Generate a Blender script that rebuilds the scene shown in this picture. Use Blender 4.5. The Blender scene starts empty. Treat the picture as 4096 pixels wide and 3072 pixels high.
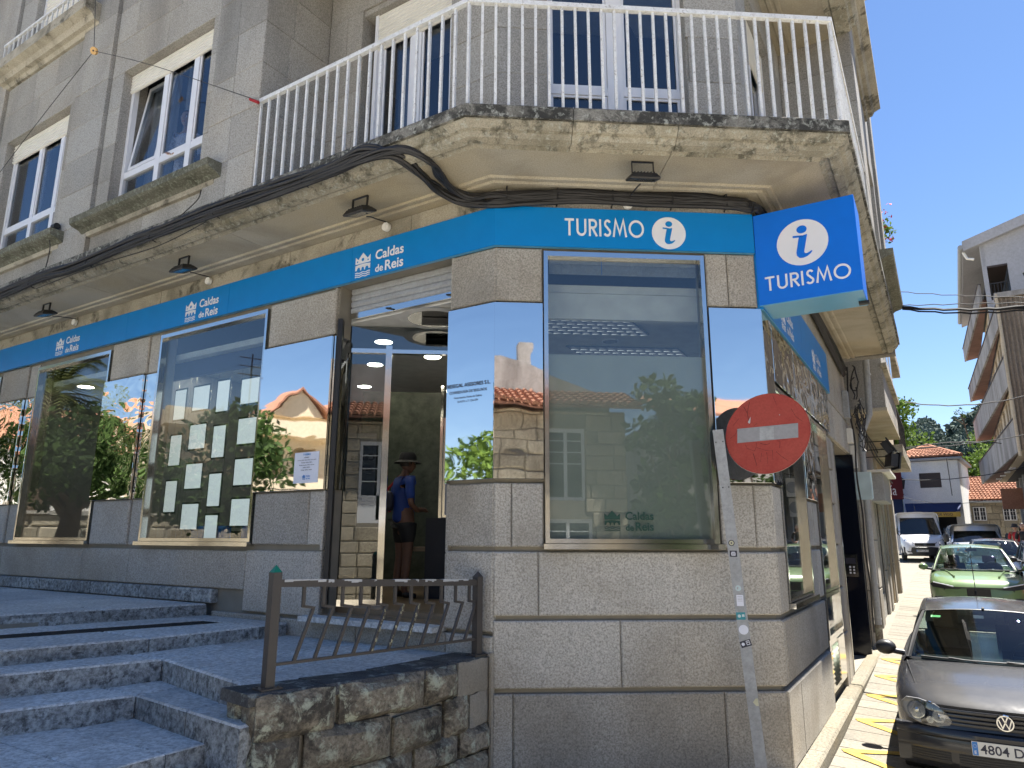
import bpy, bmesh, math, random
from mathutils import Vector, Matrix
from math import sin, cos, pi, radians as rad
random.seed(7)
R_ = random.Random(11)
scene = bpy.context.scene
COL = scene.collection
V = Vector

# ---------------------------------------------------------------- camera
EYE = 2.1
cam_d = bpy.data.cameras.new('camera'); cam = bpy.data.objects.new('camera', cam_d); COL.objects.link(cam)
cam_d.sensor_width = 36.0; cam_d.lens = 24.73; cam_d.clip_start = 0.05; cam_d.clip_end = 3000
PITCH, ROLL = rad(12.44), rad(0.205)
fw = V((0, cos(PITCH), sin(PITCH))); up = V((0, -sin(PITCH), cos(PITCH))); rt = V((1, 0, 0))
Xc = rt * cos(ROLL) + up * sin(ROLL); Uc = up * cos(ROLL) - rt * sin(ROLL)
cam.matrix_world = Matrix(((Xc.x, Uc.x, -fw.x, 0), (Xc.y, Uc.y, -fw.y, 0), (Xc.z, Uc.z, -fw.z, EYE), (0, 0, 0, 1)))
scene.camera = cam

# ---------------------------------------------------------------- daylight
SUN_AZ, SUN_EL = rad(58), rad(66)       # azimuth clockwise from +Y
w = bpy.data.worlds.new('World'); scene.world = w; w.use_nodes = True
nt = w.node_tree; nt.nodes.clear()
sky = nt.nodes.new('ShaderNodeTexSky'); sky.sky_type = 'NISHITA'; sky.sun_disc = False
sky.sun_elevation = SUN_EL; sky.sun_rotation = SUN_AZ; sky.air_density = 1.0; sky.dust_density = 0.1; sky.ozone_density = 3.0; sky.altitude = 0
bg = nt.nodes.new('ShaderNodeBackground'); bg.inputs['Strength'].default_value = 0.06
wo = nt.nodes.new('ShaderNodeOutputWorld')
hs_ = nt.nodes.new('ShaderNodeHueSaturation'); hs_.inputs['Saturation'].default_value = 1.12
tm_ = nt.nodes.new('ShaderNodeMix'); tm_.data_type = 'RGBA'; tm_.blend_type = 'MULTIPLY'; tm_.inputs[0].default_value = 1; tm_.inputs[7].default_value = (.97, .90, .92, 1)
nt.links.new(sky.outputs[0], hs_.inputs['Color']); nt.links.new(hs_.outputs[0], tm_.inputs[6]); nt.links.new(tm_.outputs[2], bg.inputs[0]); nt.links.new(bg.outputs[0], wo.inputs[0])
sun_d = bpy.data.lights.new('sun', 'SUN'); sun_d.energy = 5.0; sun_d.angle = rad(0.53); sun_d.color = (1.0, 0.95, 0.87)
sun = bpy.data.objects.new('sun', sun_d); COL.objects.link(sun)
sdir = V((sin(SUN_AZ) * cos(SUN_EL), cos(SUN_AZ) * cos(SUN_EL), sin(SUN_EL)))
sun.rotation_euler = sdir.to_track_quat('Z', 'Y').to_euler()
sun.location = (0, 0, 30)
vs = scene.view_settings
scene.display_settings.display_device = 'sRGB'
vs.view_transform = 'Standard'; vs.look = 'None'; vs.gamma = 1.0; vs.exposure = 1.78; vs.use_curve_mapping = False
scene.cycles.max_bounces = 8; scene.cycles.diffuse_bounces = 4; scene.cycles.glossy_bounces = 5
scene.cycles.transparent_max_bounces = 12; scene.cycles.transmission_bounces = 4
scene.cycles.caustics_reflective = False; scene.cycles.caustics_refractive = False
scene.cycles.sample_clamp_indirect = 6; scene.cycles.use_denoising = True

# ---------------------------------------------------------------- materials
def _n(nt, t, **kw):
    n = nt.nodes.new(t)
    for k, v in kw.items():
        if k in n.inputs: n.inputs[k].default_value = v
        else: setattr(n, k, v)
    return n
def base_mat(name):
    m = bpy.data.materials.new(name); m.use_nodes = True
    nt = m.node_tree; b = nt.nodes['Principled BSDF']
    return m, nt, b
def c4(c): return (c[0], c[1], c[2], 1)
def plain(name, col, rough=0.6, metal=0.0, var=0.08, scale=6.0, bump=0.0, spec=0.5, coat=0.0, objvar=0.0, bscale=40):
    m, nt, b = base_mat(name); L = nt.links.new
    tc = _n(nt, 'ShaderNodeTexCoord')
    no = _n(nt, 'ShaderNodeTexNoise', Scale=scale, Detail=4.0); L(tc.outputs['Object'], no.inputs['Vector'])
    mr = _n(nt, 'ShaderNodeMapRange'); mr.inputs[1].default_value = .3; mr.inputs[2].default_value = .7
    mr.inputs[3].default_value = 1 - var; mr.inputs[4].default_value = 1 + var; L(no.outputs[0], mr.inputs[0])
    hs = _n(nt, 'ShaderNodeHueSaturation'); hs.inputs['Color'].default_value = c4(col)
    if objvar:
        oi = _n(nt, 'ShaderNodeObjectInfo'); m2 = _n(nt, 'ShaderNodeMapRange')
        m2.inputs[3].default_value = 1 - objvar; m2.inputs[4].default_value = 1 + objvar; L(oi.outputs['Random'], m2.inputs[0])
        mu = _n(nt, 'ShaderNodeMath', operation='MULTIPLY'); L(mr.outputs[0], mu.inputs[0]); L(m2.outputs[0], mu.inputs[1]); L(mu.outputs[0], hs.inputs['Value'])
    else: L(mr.outputs[0], hs.inputs['Value'])
    L(hs.outputs[0], b.inputs['Base Color'])
    b.inputs['Roughness'].default_value = rough; b.inputs['Metallic'].default_value = metal
    b.inputs['Specular IOR Level'].default_value = spec; b.inputs['Coat Weight'].default_value = coat; b.inputs['Coat Roughness'].default_value = .03
    if bump:
        n2 = _n(nt, 'ShaderNodeTexNoise', Scale=bscale, Detail=3.0); L(tc.outputs['Object'], n2.inputs['Vector'])
        bp = _n(nt, 'ShaderNodeBump', Strength=bump, Distance=.01); L(n2.outputs[0], bp.inputs['Height']); L(bp.outputs[0], b.inputs['Normal'])
    return m
def rock(name, col, spk=0.35, spk_scale=75, stain=(.12, .1, .075), stain_amt=.35, stain_scale=.9, objvar=.1, bump=.35, rough=.9, lichen=None, lich_amt=.5, lich_scale=5, streak=False, warm=None, blk=None, blk_amt=.5, blk_scale=2.2):
    """granite-like: fine grains, broad stains, optional lichen patches and black crust"""
    m, nt, b = base_mat(name); L = nt.links.new
    tc = _n(nt, 'ShaderNodeTexCoord'); P = tc.outputs['Object']
    n1 = _n(nt, 'ShaderNodeTexNoise', Scale=spk_scale, Detail=3.0, Roughness=.75); L(P, n1.inputs['Vector'])
    r1 = _n(nt, 'ShaderNodeValToRGB'); r1.color_ramp.elements[0].position = .33; r1.color_ramp.elements[1].position = .62
    lo = 1 - spk; r1.color_ramp.elements[0].color = (lo, lo, lo * .98, 1); r1.color_ramp.elements[1].color = (1.12, 1.12, 1.12, 1); L(n1.outputs[0], r1.inputs[0])
    mp = _n(nt, 'ShaderNodeMapping'); L(P, mp.inputs[0])
    if streak: mp.inputs['Scale'].default_value = (1, 1, .25)
    n2 = _n(nt, 'ShaderNodeTexNoise', Scale=stain_scale, Detail=6.0, Roughness=.6, Distortion=.4); L(mp.outputs[0], n2.inputs['Vector'])
    r2 = _n(nt, 'ShaderNodeMapRange'); r2.inputs[1].default_value = .44; r2.inputs[2].default_value = .72; r2.inputs[3].default_value = 0; r2.inputs[4].default_value = stain_amt; L(n2.outputs[0], r2.inputs[0])
    oi = _n(nt, 'ShaderNodeObjectInfo'); mr = _n(nt, 'ShaderNodeMapRange'); mr.inputs[3].default_value = 1 - objvar; mr.inputs[4].default_value = 1 + objvar; L(oi.outputs['Random'], mr.inputs[0])
    mx = _n(nt, 'ShaderNodeMix', data_type='RGBA', blend_type='MULTIPLY'); mx.inputs[0].default_value = 1
    mx.inputs[6].default_value = c4(col); L(r1.outputs[0], mx.inputs[7])
    cur = mx.outputs[2]
    if warm:
        n3 = _n(nt, 'ShaderNodeTexNoise', Scale=stain_scale * .6, Detail=4.0); L(P, n3.inputs['Vector'])
        r3 = _n(nt, 'ShaderNodeMapRange'); r3.inputs[1].default_value = .4; r3.inputs[2].default_value = .65; L(n3.outputs[0], r3.inputs[0])
        w2 = _n(nt, 'ShaderNodeMix', data_type='RGBA', blend_type='MULTIPLY'); L(r3.outputs[0], w2.inputs[0]); L(cur, w2.inputs[6]); w2.inputs[7].default_value = c4(warm); cur = w2.outputs[2]
    ms = _n(nt, 'ShaderNodeMix', data_type='RGBA'); L(r2.outputs[0], ms.inputs[0]); L(cur, ms.inputs[6]); ms.inputs[7].default_value = c4(stain); cur = ms.outputs[2]
    for (lc, la, ls, sd) in ([] if not blk else [(blk, blk_amt, blk_scale, 3.1)]) + ([] if not lichen else [(lichen, lich_amt, lich_scale, 0)]):
        mp3 = _n(nt, 'ShaderNodeMapping'); mp3.inputs['Location'].default_value = (sd, sd, sd); L(P, mp3.inputs[0])
        n4 = _n(nt, 'ShaderNodeTexNoise', Scale=ls, Detail=7.0, Roughness=.72, Distortion=.3); L(mp3.outputs[0], n4.inputs['Vector'])
        r4 = _n(nt, 'ShaderNodeMapRange'); r4.inputs[1].default_value = .60 - .22 * la; r4.inputs[2].default_value = .70 - .2 * la; r4.inputs[4].default_value = .85; L(n4.outputs[0], r4.inputs[0])
        ml = _n(nt, 'ShaderNodeMix', data_type='RGBA'); L(r4.outputs[0], ml.inputs[0]); L(cur, ml.inputs[6]); ml.inputs[7].default_value = c4(lc); cur = ml.outputs[2]
    hv = _n(nt, 'ShaderNodeHueSaturation'); L(cur, hv.inputs['Color']); L(mr.outputs[0], hv.inputs['Value'])
    L(hv.outputs[0], b.inputs['Base Color']); b.inputs['Roughness'].default_value = rough; b.inputs['Specular IOR Level'].default_value = .25
    bp = _n(nt, 'ShaderNodeBump', Strength=bump, Distance=.012); L(n1.outputs[0], bp.inputs['Height'])
    bp2 = _n(nt, 'ShaderNodeBump', Strength=bump, Distance=.03); L(n2.outputs[0], bp2.inputs['Height']); L(bp.outputs[0], bp2.inputs['Normal']); L(bp2.outputs[0], b.inputs['Normal'])
    return m
def glass(name, tint=(.5, .55, .55), refl=.12, rough=0.0, wob=0.0, fm=1.0):
    """flat pane: clear tinted transmission plus fresnel mirror"""
    m, nt, b = base_mat(name); L = nt.links.new; nt.nodes.remove(b)
    out = nt.nodes['Material Output']
    tr = _n(nt, 'ShaderNodeBsdfTransparent'); tr.inputs[0].default_value = c4(tint)
    gl = _n(nt, 'ShaderNodeBsdfGlossy'); gl.inputs['Roughness'].default_value = rough
    lw = _n(nt, 'ShaderNodeFresnel'); ge_ = _n(nt, 'ShaderNodeNewGeometry'); io_ = _n(nt, 'ShaderNodeMapRange'); io_.inputs[3].default_value = 1.52; io_.inputs[4].default_value = 1 / 1.52; L(ge_.outputs['Backfacing'], io_.inputs[0]); L(io_.outputs[0], lw.inputs['IOR'])
    ma = _n(nt, 'ShaderNodeMath', operation='MULTIPLY_ADD'); ma.inputs[1].default_value = fm; ma.inputs[2].default_value = refl; ma.use_clamp = True
    L(lw.outputs[0], ma.inputs[0])
    mx = _n(nt, 'ShaderNodeMixShader'); L(ma.outputs[0], mx.inputs[0]); L(tr.outputs[0], mx.inputs[1]); L(gl.outputs[0], mx.inputs[2]); L(mx.outputs[0], out.inputs[0])
    if wob:
        tc = _n(nt, 'ShaderNodeTexCoord'); no = _n(nt, 'ShaderNodeTexNoise', Scale=1.1, Detail=1.0); L(tc.outputs['Object'], no.inputs['Vector'])
        bp = _n(nt, 'ShaderNodeBump', Strength=wob, Distance=.02); L(no.outputs[0], bp.inputs['Height']); L(bp.outputs[0], gl.inputs['Normal'])
    return m
def mirror(name, col=(.78, .78, .76), rough=.02, wob=.2, wscale=2.5):
    m, nt, b = base_mat(name); L = nt.links.new
    b.inputs['Base Color'].default_value = c4(col); b.inputs['Metallic'].default_value = 1; b.inputs['Roughness'].default_value = rough
    tc = _n(nt, 'ShaderNodeTexCoord'); mp = _n(nt, 'ShaderNodeMapping'); mp.inputs['Scale'].default_value = (1, 1, 1.8); L(tc.outputs['Object'], mp.inputs[0])
    no = _n(nt, 'ShaderNodeTexNoise', Scale=wscale, Detail=1.5, Distortion=.5); L(mp.outputs[0], no.inputs['Vector'])
    bp = _n(nt, 'ShaderNodeBump', Strength=wob, Distance=.05); L(no.outputs[0], bp.inputs['Height']); L(bp.outputs[0], b.inputs['Normal'])
    return m
def paint_car(name, col, metal=.35, rough=.3, dust=.25):
    m, nt, b = base_mat(name); L = nt.links.new
    tc = _n(nt, 'ShaderNodeTexCoord')
    no = _n(nt, 'ShaderNodeTexNoise', Scale=9.0, Detail=7.0, Roughness=.7); L(tc.outputs['Object'], no.inputs['Vector'])
    mr = _n(nt, 'ShaderNodeMapRange'); mr.inputs[1].default_value = .4; mr.inputs[2].default_value = .8; mr.inputs[3].default_value = dust * .15; mr.inputs[4].default_value = dust; L(no.outputs[0], mr.inputs[0])
    mx = _n(nt, 'ShaderNodeMix', data_type='RGBA'); mx.inputs[6].default_value = c4(col); mx.inputs[7].default_value = (.36, .33, .29, 1); L(mr.outputs[0], mx.inputs[0]); L(mx.outputs[2], b.inputs['Base Color'])
    b.inputs['Metallic'].default_value = metal; b.inputs['Specular IOR Level'].default_value = .25; b.inputs['Roughness'].default_value = rough; b.inputs['Coat Weight'].default_value = 1.0
    r2 = _n(nt, 'ShaderNodeMapRange'); r2.inputs[3].default_value = .04; r2.inputs[4].default_value = .22; L(no.outputs[0], r2.inputs[0]); L(r2.outputs[0], b.inputs['Coat Roughness'])
    return m
def emit(name, col, s):
    m, nt, b = base_mat(name); b.inputs['Emission Color'].default_value = c4(col); b.inputs['Emission Strength'].default_value = s; b.inputs['Base Color'].default_value = c4(col)
    return m
def leafmat(name, a, b_, trans=.3):
    m, nt, b = base_mat(name); L = nt.links.new
    ge = _n(nt, 'ShaderNodeNewGeometry'); tc = _n(nt, 'ShaderNodeTexCoord')
    no = _n(nt, 'ShaderNodeTexNoise', Scale=1.2, Detail=2.0); L(tc.outputs['Object'], no.inputs['Vector'])
    ad = _n(nt, 'ShaderNodeMath', operation='ADD'); L(ge.outputs['Random Per Island'], ad.inputs[0]); L(no.outputs[0], ad.inputs[1])
    mr = _n(nt, 'ShaderNodeMapRange'); mr.inputs[1].default_value = .35; mr.inputs[2].default_value = 1.2; L(ad.outputs[0], mr.inputs[0])
    mx = _n(nt, 'ShaderNodeMix', data_type='RGBA'); mx.inputs[6].default_value = c4(a); mx.inputs[7].default_value = c4(b_); L(mr.outputs[0], mx.inputs[0]); L(mx.outputs[2], b.inputs['Base Color'])
    b.inputs['Roughness'].default_value = .75; b.inputs['Specular IOR Level'].default_value = .2
    out = nt.nodes['Material Output']; tl = _n(nt, 'ShaderNodeBsdfTranslucent'); L(mx.outputs[2], tl.inputs[0])
    ms = _n(nt, 'ShaderNodeMixShader'); ms.inputs[0].default_value = trans; L(b.outputs[0], ms.inputs[1]); L(tl.outputs[0], ms.inputs[2]); L(ms.outputs[0], out.inputs[0])
    return m

M = {}
M['granite'] = rock('granite', (.46, .44, .40), spk=.5, spk_scale=62, stain=(.20, .18, .145), stain_amt=.6, warm=(1, .94, .86), objvar=.15)
M['granite_up'] = rock('granite_upper', (.40, .39, .365), spk=.45, spk_scale=66, stain=(.13, .125, .115), stain_amt=.62, streak=True, warm=(1, .95, .88), objvar=.13)
M['granite_soft'] = rock('granite_soffit', (.47, .435, .36), spk=.25, spk_scale=80, stain=(.19, .16, .11), stain_amt=.62, warm=(1, .92, .76), objvar=.06)
M['granite_edge'] = rock('granite_weathered', (.38, .35, .28), spk=.3, stain=(.12, .115, .08), stain_amt=.8, stain_scale=1.6, lichen=(.40, .41, .36), lich_amt=.30, lich_scale=22, blk=(.09, .088, .07), blk_amt=.42, bump=.25, blk_scale=6)
M['granite_mould'] = rock('granite_moulding', (.44, .40, .32), spk=.3, stain=(.12, .11, .08), stain_amt=.75, stain_scale=1.8, blk=(.07, .065, .05), blk_amt=.3, bump=.5)
M['sillstone'] = rock('granite_mossy_sill', (.17, .165, .13), spk=.4, stain=(.05, .055, .035), stain_amt=.8, stain_scale=3, lichen=(.26, .28, .22), lich_amt=.4, lich_scale=24, bump=.3)
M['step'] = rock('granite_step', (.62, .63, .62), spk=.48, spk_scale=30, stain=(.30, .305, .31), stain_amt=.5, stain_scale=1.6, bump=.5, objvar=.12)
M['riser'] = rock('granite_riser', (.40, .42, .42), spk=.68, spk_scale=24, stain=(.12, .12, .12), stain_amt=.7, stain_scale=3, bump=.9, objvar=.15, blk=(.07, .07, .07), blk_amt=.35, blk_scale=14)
M['oldstone'] = rock('old_stone', (.27, .235, .18), spk=.55, spk_scale=34, stain=(.06, .052, .042), stain_amt=.85, stain_scale=2.2, lichen=(.42, .44, .34), lich_amt=.36, lich_scale=9, objvar=.22, bump=1.0, blk=(.04, .037, .033), blk_amt=.42, blk_scale=3.4)
M['mortar'] = rock('mortar', (.32, .29, .24), spk=.2, spk_scale=60, stain=(.17, .15, .12), stain_amt=.5, bump=.5)
M['darkjoint'] = plain('dark_joint_stone', (.24, .22, .18), .95)  # plain darker stone of the core behind the open joints
M['cap'] = rock('wall_capping', (.1, .1, .1), spk=.5, stain=(.035, .035, .035), stain_amt=.9, stain_scale=3, lichen=(.3, .33, .3), lich_amt=.3, lich_scale=5, bump=.8)
M['street'] = rock('street_slab', (.205, .19, .16), spk=.3, spk_scale=30, stain=(.25, .22, .17), stain_amt=.6, stain_scale=1.5, objvar=.1, bump=.5)
M['kerb'] = rock('kerb_stone', (.24, .22, .175), spk=.5, spk_scale=40, stain=(.2, .16, .09), stain_amt=.5, bump=.6)
M['steel'] = mirror('polished_steel', rough=.022, wob=.035, wscale=1.4)
M['steelwavy'] = mirror('wavy_steel', col=(.74, .73, .7), wob=.30, wscale=2.2)
M['steelmed'] = mirror('dented_steel', rough=.022, wob=.05, wscale=1.3)
M['steelframe'] = mirror('brushed_steel', col=(.66, .65, .62), rough=.12, wob=.03)
M['blue'] = plain('blue_vinyl', (.0, .20, .54), .38, var=.03, spec=.35)
M['blue2'] = plain('bright_blue_vinyl', (.0, .15, .68), .35, var=.03, spec=.4)
M['bluepale'] = plain('pale_blue_return', (.10, .34, .56), .3, var=.04, spec=.5)
M['white'] = plain('white_print', (.75, .75, .78), .5, var=.02)
M['pvc'] = plain('white_pvc', (.74, .75, .78), .35, var=.03)
M['shutter'] = plain('roller_shutter', (.72, .7, .64), .45, var=.05)
M['whiterail'] = rock('white_rail_paint', (.72, .73, .73), spk=.06, stain=(.3, .25, .2), stain_amt=.3, stain_scale=9, lichen=(.25, .22, .19), lich_amt=.12, lich_scale=30, bump=.15, rough=.5, objvar=.03)
M['black'] = plain('black_rubber', (.012, .012, .013), .5)
M['cable'] = plain('black_cable', (.018, .018, .02), .55, var=.3)
M['blackmetal'] = plain('dark_lamp_metal', (.03, .028, .027), .5, metal=.3, bump=.2)
M['lampglass'] = glass('lamp_glass', (.5, .6, .62), .1)
M['reflector'] = plain('lamp_reflector', (.45, .47, .48), .3, metal=.8)
M['glass'] = glass('shop_glass', (.82, .85, .84), .06, wob=.0)
M['glassup'] = glass('window_glass', (.74, .78, .82), .055, wob=.03)
M['frost'] = plain('frosted_film', (.40, .43, .39), .6, var=.03, spec=.2)
M['intwall'] = plain('interior_wall', (.30, .31, .34), .8)
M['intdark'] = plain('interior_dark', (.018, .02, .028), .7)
M['intblue'] = plain('interior_navy', (.015, .025, .09), .6)
M['intceil'] = plain('interior_ceiling', (.70, .70, .68), .8)
M['wood'] = plain('wood_floor', (.20, .14, .085), .45, var=.15, scale=3)
M['curtain'] = plain('curtain', (.30, .31, .33), .9, var=.1)
M['railpaint'] = plain('brown_grey_paint', (.048, .041, .037), .45, var=.12, bump=.15)
M['chip'] = plain('bare_zinc_patch', (.42, .43, .44), .5, var=.15)
M['lichspot'] = plain('pale_lichen', (.5, .48, .33), .9, var=.2)
M['galv'] = rock('galvanised_steel', (.34, .35, .36), spk=.12, spk_scale=30, stain=(.25, .25, .24), stain_amt=.5, stain_scale=6, bump=.1, rough=.45, objvar=0)
M['red'] = rock('faded_red_sign', (.34, .06, .045), spk=.12, spk_scale=50, stain=(.28, .03, .025), stain_amt=.5, stain_scale=5, bump=.05, rough=.5, objvar=0)
M['greybar'] = plain('grey_reflective_bar', (.27, .27, .28), .6, var=.08, scale=30)
M['crack'] = plain('crack_line', (.03, .012, .01), .9)
M['yellow'] = plain('yellow_road_paint', (.44, .29, .045), .8, var=.3, scale=18, bump=.2)
M['render'] = rock('white_render', (.80, .79, .75), spk=.08, spk_scale=20, stain=(.5, .5, .48), stain_amt=.3, bump=.2, objvar=0)
M['tile'] = rock('roof_tile', (.32, .155, .10), spk=.2, spk_scale=14, stain=(.22, .1, .06), stain_amt=.5, stain_scale=1.5, objvar=.18, bump=.2)
M['greyrender'] = rock('grey_streaked_render', (.36, .34, .32), spk=.1, spk_scale=9, stain=(.1, .085, .075), stain_amt=.85, stain_scale=.9, streak=True, bump=.2, objvar=.04)
M['paleconc'] = rock('pale_render', (.40, .40, .42), spk=.06, spk_scale=9, stain=(.25, .25, .26), stain_amt=.6, stain_scale=.35, streak=True, bump=.1, objvar=0)
M['cream'] = rock('cream_render', (.50, .42, .31), spk=.06, spk_scale=9, stain=(.36, .29, .2), stain_amt=.5, stain_scale=.4, bump=.1, objvar=0)
M['corr'] = rock('corrugated_sheet', (.27, .22, .17), spk=.2, spk_scale=9, stain=(.09, .065, .05), stain_amt=.8, stain_scale=.5, streak=True, bump=.1, objvar=0)
M['redsoffit'] = plain('red_brown_soffit', (.20, .115, .09), .8, var=.15, scale=2)
M['darkbrown'] = plain('dark_brown', (.05, .035, .03), .6)
M['fieldstone'] = rock('house_stone', (.43, .38, .29), spk=.35, spk_scale=16, stain=(.13, .1, .07), stain_amt=.5, stain_scale=1.2, objvar=.22, bump=.5)
M['navyawn'] = plain('navy_awning', (.012, .03, .11), .8)
M['yawn'] = plain('yellow_valance', (.55, .36, .07), .8, var=.1)
M['maroon'] = plain('maroon_sign', (.12, .008, .018), .5)
M['bark'] = rock('bark', (.14, .1, .07), spk=.5, spk_scale=14, stain=(.04, .03, .02), stain_amt=.6, stain_scale=3, bump=1.0)
M['leaf'] = leafmat('leaf_green', (.035, .075, .015), (.13, .2, .035))
M['leafdark'] = leafmat('leaf_dark', (.02, .04, .012), (.07, .12, .03))
M['forest'] = leafmat('hazy_forest_green', (.045, .07, .062), (.08, .112, .095), .1)  # blue distance haze mixed into the leaf colours
M['palm'] = leafmat('palm_green', (.05, .07, .02), (.16, .18, .06))
M['dirt'] = plain('earth', (.16, .13, .09), .95)
M['tyre'] = plain('tyre', (.02, .02, .02), .85, bump=.3)
M['rim'] = plain('alloy', (.42, .42, .43), .3, metal=.9)
M['plastic'] = plain('black_plastic', (.02, .021, .023), .45, bump=.1)
M['chrome'] = mirror('chrome', rough=.05, wob=0)
M['lampclear'] = glass('headlight_lens', (.85, .88, .9), .1)
M['golfpaint'] = paint_car('anthracite_paint', (.008, .009, .013), .0, .6, .025)
M['greenpaint'] = paint_car('light_green_paint', (.16, .25, .11), .1, .35, .1)
M['whitepaint'] = paint_car('white_van_paint', (.72, .72, .73), .0, .4, .08)
M['silverpaint'] = paint_car('silver_blue_paint', (.36, .39, .44), .6, .35, .1)
M['darkbluepaint'] = paint_car('dark_blue_paint', (.02, .03, .055), .3, .3, .1)
M['blackpaint'] = paint_car('black_paint', (.012, .012, .016), .3, .3, .08)
M['redpaint'] = paint_car('red_paint', (.4, .02, .02), .1, .3, .05)
M['carglass'] = glass('car_glass', (.62, .72, .70), .05, fm=.8)
M['carint'] = plain('car_interior', (.035, .036, .038), .8)
M['skin'] = plain('skin', (.42, .26, .19), .55)
M['skindark'] = plain('skin_tanned', (.17, .09, .06), .55)
M['hair'] = plain('dark_hair', (.02, .014, .01), .6)
M['blouse'] = plain('white_floral_blouse', (.62, .60, .66), .8, var=.35, scale=40)
M['jersey'] = plain('blue_jersey', (.01, .045, .25), .6)
M['shorts'] = plain('black_shorts', (.012, .012, .014), .7)
M['redcloth'] = plain('red_cloth', (.35, .02, .025), .8)
M['lightdisc'] = emit('downlight', (1, .93, .72), 12.0)
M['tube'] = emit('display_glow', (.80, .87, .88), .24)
M['paper'] = plain('paper', (.72, .74, .82), .7, var=.02)
M['ink'] = plain('ink', (.03, .03, .05), .6)
M['teal'] = plain('teal_print', (.02, .25, .3), .5)
M['greenlogo'] = plain('dark_green_print', (.0, .045, .03), .5)
M['plate'] = plain('number_plate', (.68, .67, .62), .5, var=.04)
M['euroblue'] = plain('plate_blue', (.04, .2, .55), .5)
M['orange'] = plain('orange_lens', (.7, .16, .03), .3)
M['flower'] = plain('pink_flower', (.6, .03, .06), .7)
M['porcelain'] = plain('porcelain', (.62, .36, .12), .3)
M['greenpl'] = plain('green_metal', (.0, .16, .1), .4)
M['bluechair'] = plain('blue_chair', (.02, .14, .5), .5)
M['lens'] = plain('sign_white_glass', (.5, .62, .64), .25)

M['louvre'] = emit('glowing_louvre', (.66, .68, .66), .42)  # glow added so the louvres of unlit lamps look bright
M['frostclear'] = glass('acrylic_sheet', (.55, .62, .62), .03)
M['glassmir'] = glass('door_glass', (.50, .55, .57), .12)
def photo_mat():
    m, nt, b = base_mat('landscape_photo'); L = nt.links.new
    tc = _n(nt, 'ShaderNodeTexCoord'); n1 = _n(nt, 'ShaderNodeTexNoise', Scale=5.0, Detail=8.0, Roughness=.7); L(tc.outputs['Object'], n1.inputs['Vector'])
    r = _n(nt, 'ShaderNodeValToRGB'); L(n1.outputs[0], r.inputs[0]); e = r.color_ramp.elements
    e[0].position = .35; e[0].color = (.012, .02, .012, 1); e[1].position = .68; e[1].color = (.07, .085, .06, 1); L(r.outputs[0], b.inputs['Base Color']); b.inputs['Roughness'].default_value = .4
    return m
M['photo'] = photo_mat()
M['blackstone'] = plain('polished_dark_stone', (.006, .008, .016), .12, spec=.4)
M['rimgrey'] = plain('lamp_housing_grey', (.30, .30, .31), .35, metal=.6)
M['bowl'] = plain('lamp_bowl', (.55, .56, .58), .15, metal=.9, var=.25, scale=40)
M['stickgreen'] = plain('green_sticker', (.05, .45, .08), .6)
M['beige'] = rock('beige_render', (.62, .52, .38), spk=.05, spk_scale=9, stain=(.4, .33, .24), stain_amt=.3, stain_scale=.5, bump=.1, objvar=0)

M['square'] = rock('pale_square_paving', (.50, .47, .41), spk=.2, spk_scale=20, stain=(.35, .32, .27), stain_amt=.3, bump=.2, objvar=0)  # unseen ground, toned paler than the street to bounce more light

M['crust'] = rock('dark_crusted_granite', (.26, .25, .22), spk=.35, stain=(.05, .05, .045), stain_amt=.85, stain_scale=2.6, lichen=(.42, .43, .38), lich_amt=.30, lich_scale=14, blk=(.03, .03, .028), blk_amt=.75, blk_scale=4.5, bump=.3)
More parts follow.
